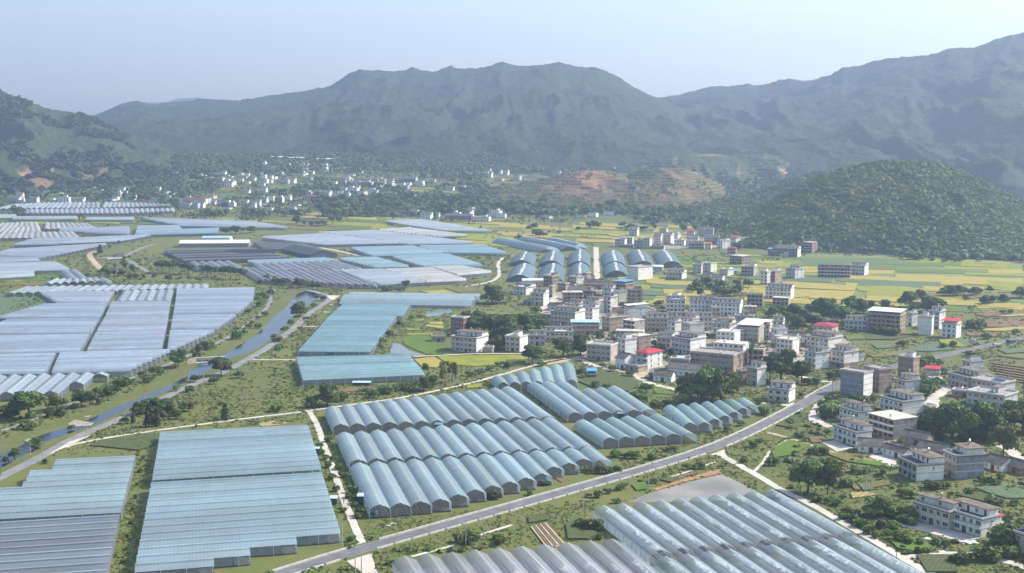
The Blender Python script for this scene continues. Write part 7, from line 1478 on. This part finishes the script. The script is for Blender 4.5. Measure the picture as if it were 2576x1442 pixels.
# far houses: every white cube of the far hamlets
def far_house(c, x, y, wpx, st, label, group, wallk, roofk):
    house('Q' if c == 0 else 'R', x, y, wpx * 1.1, max(18, wpx * .36), -16 - (x * 7 % 18), st, wallk, roofk, label, 'white', far=True, rwin=0, group=group, win=(wpx >= 40), dmax=12, sh=2.5)
rr = random.Random(5)
FQ = [(185, 600, 110, 3), (222, 560, 60, 3), (240, 602, 60, 2), (370, 600, 70, 3), (70, 465, 70, 2), (182, 455, 60, 2), (606, 602, 100, 2), (692, 602, 90, 4), (742, 590, 60, 2), (832, 592, 90, 2), (870, 510, 50, 1), (965, 525, 90, 2), (1010, 490, 100, 2), (1050, 512, 50, 2), (1122, 500, 60, 2), (1145, 437, 42, 2), (1215, 548, 45, 4), (1268, 542, 55, 3), (1245, 500, 50, 3), (1352, 570, 75, 2), (1342, 507, 50, 1), (1470, 592, 60, 1), (1522, 592, 40, 2), (1645, 600, 130, 2), (1790, 602, 120, 2), (1812, 608, 40, 2), (1905, 590, 40, 3), (2068, 618, 180, 4), (1902, 662, 90, 3), (2042, 657, 110, 3), (2160, 622, 40, 2), (2262, 632, 60, 2), (2355, 642, 60, 3), (2482, 632, 80, 3), (2562, 672, 45, 4), (2330, 442, 90, 3), (2225, 442, 70, 3), (2238, 387, 95, 3), (2302, 430, 45, 5), (1850, 447, 50, 2), (1912, 452, 50, 1), (1742, 437, 110, 2), (1605, 497, 40, 3), (2502, 508, 45, 2), (1320, 327, 50, 1), (1402, 352, 60, 2), (1290, 312, 50, 1), (1432, 342, 40, 1), (1352, 342, 50, 2), (1412, 300, 30, 1), (1180, 395, 12, 4), (2022, 352, 40, 2), (2062, 347, 40, 1), (2262, 317, 30, 2), (2332, 347, 50, 1), (2452, 352, 40, 1), (2522, 352, 50, 1), (2560, 382, 40, 2), (1660, 320, 40, 1), (1770, 318, 30, 1), (1880, 172, 60, 1)]
FR = [(95, 240, 30, 4), (187, 285, 70, 3), (120, 282, 35, 3), (237, 222, 60, 3), (337, 252, 60, 3), (482, 246, 45, 3), (505, 325, 50, 2), (573, 316, 45, 2), (382, 407, 110, 3), (100, 497, 50, 3), (265, 602, 70, 4), (38, 645, 50, 4), (105, 602, 60, 3), (160, 700, 110, 3), (380, 706, 80, 3), (345, 580, 45, 3), (508, 502, 40, 2), (557, 532, 50, 3), (635, 532, 50, 3), (735, 550, 90, 4), (665, 547, 50, 2), (625, 578, 120, 2), (838, 545, 90, 3), (862, 542, 30, 3), (938, 576, 28, 5), (898, 490, 60, 2), (1015, 490, 75, 3), (1205, 532, 130, 3), (1135, 402, 60, 2), (1165, 432, 130, 3), (1292, 432, 60, 2), (1375, 412, 50, 3), (1485, 382, 45, 2), (1605, 397, 110, 3), (1665, 430, 35, 2), (1692, 330, 40, 1), (1505, 508, 50, 1), (1560, 510, 40, 2), (1392, 522, 90, 1), (1925, 562, 45, 2), (1978, 482, 75, 2), (2085, 470, 65, 2), (2192, 457, 80, 1), (2365, 352, 28, 4), (2352, 295, 20, 2), (2462, 322, 25, 3), (2528, 325, 30, 3), (2115, 322, 40, 1), (2205, 325, 70, 1), (2295, 322, 40, 1), (1065, 305, 40, 1), (1165, 302, 80, 1), (845, 290, 60, 2), (695, 290, 40, 1), (972, 412, 25, 3), (1022, 430, 40, 2), (1475, 742, 160, 2), (1612, 737, 90, 3), (1752, 767, 95, 3), (2168, 767, 250, 2), (2152, 738, 130, 3), (2340, 792, 160, 3), (2445, 742, 90, 4), (1335, 742, 60, 1), (1835, 750, 25, 2), (2045, 745, 60, 3), (640, 800, 170, 1)]
def region(c, x, y):
    if c == 0:
        if y > 545: return 'in the far village above the scalloped greenhouses' if x < 1000 else 'in the far village left of the stream road'
        if x > 2100: return 'in the far hamlet around the tall white block'
        return 'in the far hamlet under the scarred hill' if x < 1500 else 'on the far slope under the long mountain'
    if y > 650 and x > 1250: return 'in the row in front of the far wood'
    if y > 570 and x < 420: return 'in the far village beside the meadow'
    if x < 650 and y < 440: return 'in the high hamlet at the mountain foot'
    if x > 1850: return 'in the scattered hamlet before the terraced hill'
    return 'in the dense far village at the centre'
for c, Lst in ((0, FQ), (1, FR)):
    for (x, y, w_, st) in Lst:
        wk = rr.choice(['white', 'white', 'offwhite', 'grey', 'beige', 'brick' if w_ > 60 else 'offwhite']); rk = rr.choice(['flat', 'pent', 'pent', 'gable' if st == 1 else 'flat'])
        big = w_ >= 100; sp = {(0, 2068): 'hip_magenta', (1, 625): 'metal_red', (1, 1392): 'metal_red', (0, 1470): 'hip_red', (1, 2168): 'pent'}.get((c, x))
        if sp: rk = sp
        kind_ = 'long' if big else 'tall' if st >= 4 else 'low' if st == 1 else 'small'
        colr = {'white': 'white', 'offwhite': 'off white', 'grey': 'grey', 'beige': 'beige', 'brick': 'brown'}[wk]
        rg_ = region(c, x, y); lab = f'{kind_} {colr} house with white end {rg_}' if not sp else f'{kind_} house with reddish roof {rg_}'
        far_house(c, x, y, w_, st, lab, f'{kind_} {colr} houses {rg_}', wk, rk)
# the rest of the far houses, too many and too small to pick apart
r5 = random.Random(21); fh = MB()
for (x0, x1, y0, y1, n_) in ((30, 480, 484, 506, 17), (420, 720, 500, 528, 15), (520, 720, 440, 470, 17), (640, 860, 405, 445, 20), (760, 1010, 450, 500, 32), (960, 1080, 455, 480, 9), (1080, 1500, 430, 470, 17), (310, 360, 432, 448, 7), (1020, 1580, 535, 552, 8), (860, 1040, 495, 520, 7)):
    for _ in range(n_):
        g0 = G((r5.gauss((x0 + x1) / 2, (x1 - x0) / 4), r5.uniform(y0, y1))); a_ = -R_(r5.uniform(5, 40)); ca, sa = math.cos(a_), math.sin(a_); w_, d_, h_ = r5.uniform(9, 18), r5.uniform(7, 10), r5.choice([4, 6.5, 6.5, 9.5]); k = len(fh.v)
        q = [(0, 0), (w_, 0), (w_, d_), (0, d_)]
        for z in (0, h_): fh.v += [(g0[0] + x * ca - y * sa, g0[1] + x * sa + y * ca, g0[2] + z) for x, y in q]
        for z, e in ((h_ + .05, .6), (h_ + .4, .6)): fh.v += [(g0[0] + x * ca - y * sa, g0[1] + x * sa + y * ca, g0[2] + z) for x, y in [(-e, -e), (w_ + e, -e), (w_ + e, d_ + e), (-e, d_ + e)]]
        fh.f += [(k + i, k + (i + 1) % 4, k + 4 + (i + 1) % 4, k + 4 + i) for i in range(4)] + [(k + 8 + i, k + 8 + (i + 1) % 4, k + 12 + (i + 1) % 4, k + 12 + i) for i in range(4)] + [(k + 12, k + 13, k + 14, k + 15), (k + 11, k + 10, k + 9, k + 8)]
        fh.m += [r5.choice([0, 1, 1, 3])] * 4 + [2] * 6
struct(link('far_houses', fh.mesh('far_houses', [WALL['white'], WALL['offwhite'], RF['slab'], WALL['grey']])), 'stuff')
# three long poultry sheds high on the slope
for (xa, xb, y, l) in ((145, 305, 165, 'left one of three long pale sheds at the mountain foot'), (330, 475, 172, 'middle one of three long pale sheds at the mountain foot'), (605, 830, 185, 'right one of three long pale sheds at the mountain foot')): barn(l, T(1, 1, xa, y), T(1, 1, xb, y + 4), 12, 7, RF['white'], WALL['grey'], 5)
# ------------------------------------------------------------------ labels that single things out
ORD = ['first', 'second', 'third', 'fourth', 'fifth', 'sixth', 'seventh', 'eighth', 'ninth', 'tenth', 'eleventh', 'twelfth', 'thirteenth', 'fourteenth', 'fifteenth', 'sixteenth', 'seventeenth', 'eighteenth', 'nineteenth', 'twentieth', 'twenty first', 'twenty second', 'twenty third', 'twenty fourth', 'twenty fifth']
tops = [o for o in COL.objects if o.parent is None and 'label' in o]
byl = {}
for o in tops: byl.setdefault(o['label'], []).append(o)
marks = [(px(o.location), o['label']) for o in tops if len(byl[o['label']]) == 1 and o['category'] in ('house', 'pole', 'greenhouse', 'shed', 'barn', 'tree', 'weir', 'kerb wall', 'porch') and len(o['label'].split()) <= 11]
mk_xy = np.array([m[0] for m in marks])
seen = {}
for lab, os_ in byl.items():
    if len(os_) < 2: continue
    near = [o for o in os_ if o.location.y < 1900]
    if os_[0]['category'] == 'house':
        os_.sort(key=lambda o: px(o.location)[0]); w = lab.split(); body = ' '.join(w[:2]) + ' house ' + lab[lab.index(' in the ') + 1:] if ' in the ' in lab else lab
        for k, o in enumerate(os_): o['label'] = f'{ORD[k]} {body}, counted from the left'
        continue
    if os_[0]['category'] == 'tree' and 'pine' in lab and len(os_) < 25:
        os_.sort(key=lambda o: px(o.location)[0])
        for k, o in enumerate(os_): o['label'] = f'{ORD[k]} tall thin trunked pine from the left in the row by the upper river'
        continue
    for o in near:
        p = px(o.location); d = np.hypot((mk_xy[:, 0] - p[0]), (mk_xy[:, 1] - p[1]) * 1.6); j = int(np.argmin(d)); q = mk_xy[j]
        dx, dy = p[0] - q[0], (p[1] - q[1]) * 1.6
        w = 'left of' if dx < -abs(dy) else 'right of' if dx > abs(dy) else 'in front of' if dy > 0 else 'behind'
        seen.setdefault((o['category'], 'dry' if 'withered' in lab else '', w, j), []).append((d[j], o))
for (cat, dry, w, j), L_ in seen.items():
    L_.sort(key=lambda t: t[0]); noun = 'withered rust brown bush' if dry else 'green bush' if cat == 'shrub' else 'leafy tree' if cat == 'tree' else cat
    for k, (_, o) in enumerate(L_):
        pre = '' if len(L_) == 1 else 'nearest ' if k == 0 else ORD[min(k, 24)] + ' nearest '
        o['label'] = f'{pre}{noun} {w} the {marks[j][1]}'
cnt = {}
for o in tops: cnt.setdefault(o['label'], []).append(o)
for o in tops:
    ws = o['label'].split()
    if len(ws) > 16: o['label'] = ' '.join(ws[:16])
# ------------------------------------------------------------------ the air of the valley
hz = MB(); hz.box(-7500, 7500, -800, 10200, -4, 900, bottom=True)
hm = bpy.data.materials.new('haze_air'); hm.use_nodes = True; t = hm.node_tree; t.nodes.clear()
vo = t.nodes.new('ShaderNodeVolumePrincipled'); vo.inputs['Density'].default_value = HAZE_DENSITY; vo.inputs['Color'].default_value = HAZE_COLOR
vo.inputs['Anisotropy'].default_value = HAZE_G
ou = t.nodes.new('ShaderNodeOutputMaterial'); t.links.new(vo.outputs[0], ou.inputs['Volume'])
struct(link('haze', hz.mesh('haze', hm)), 'stuff')
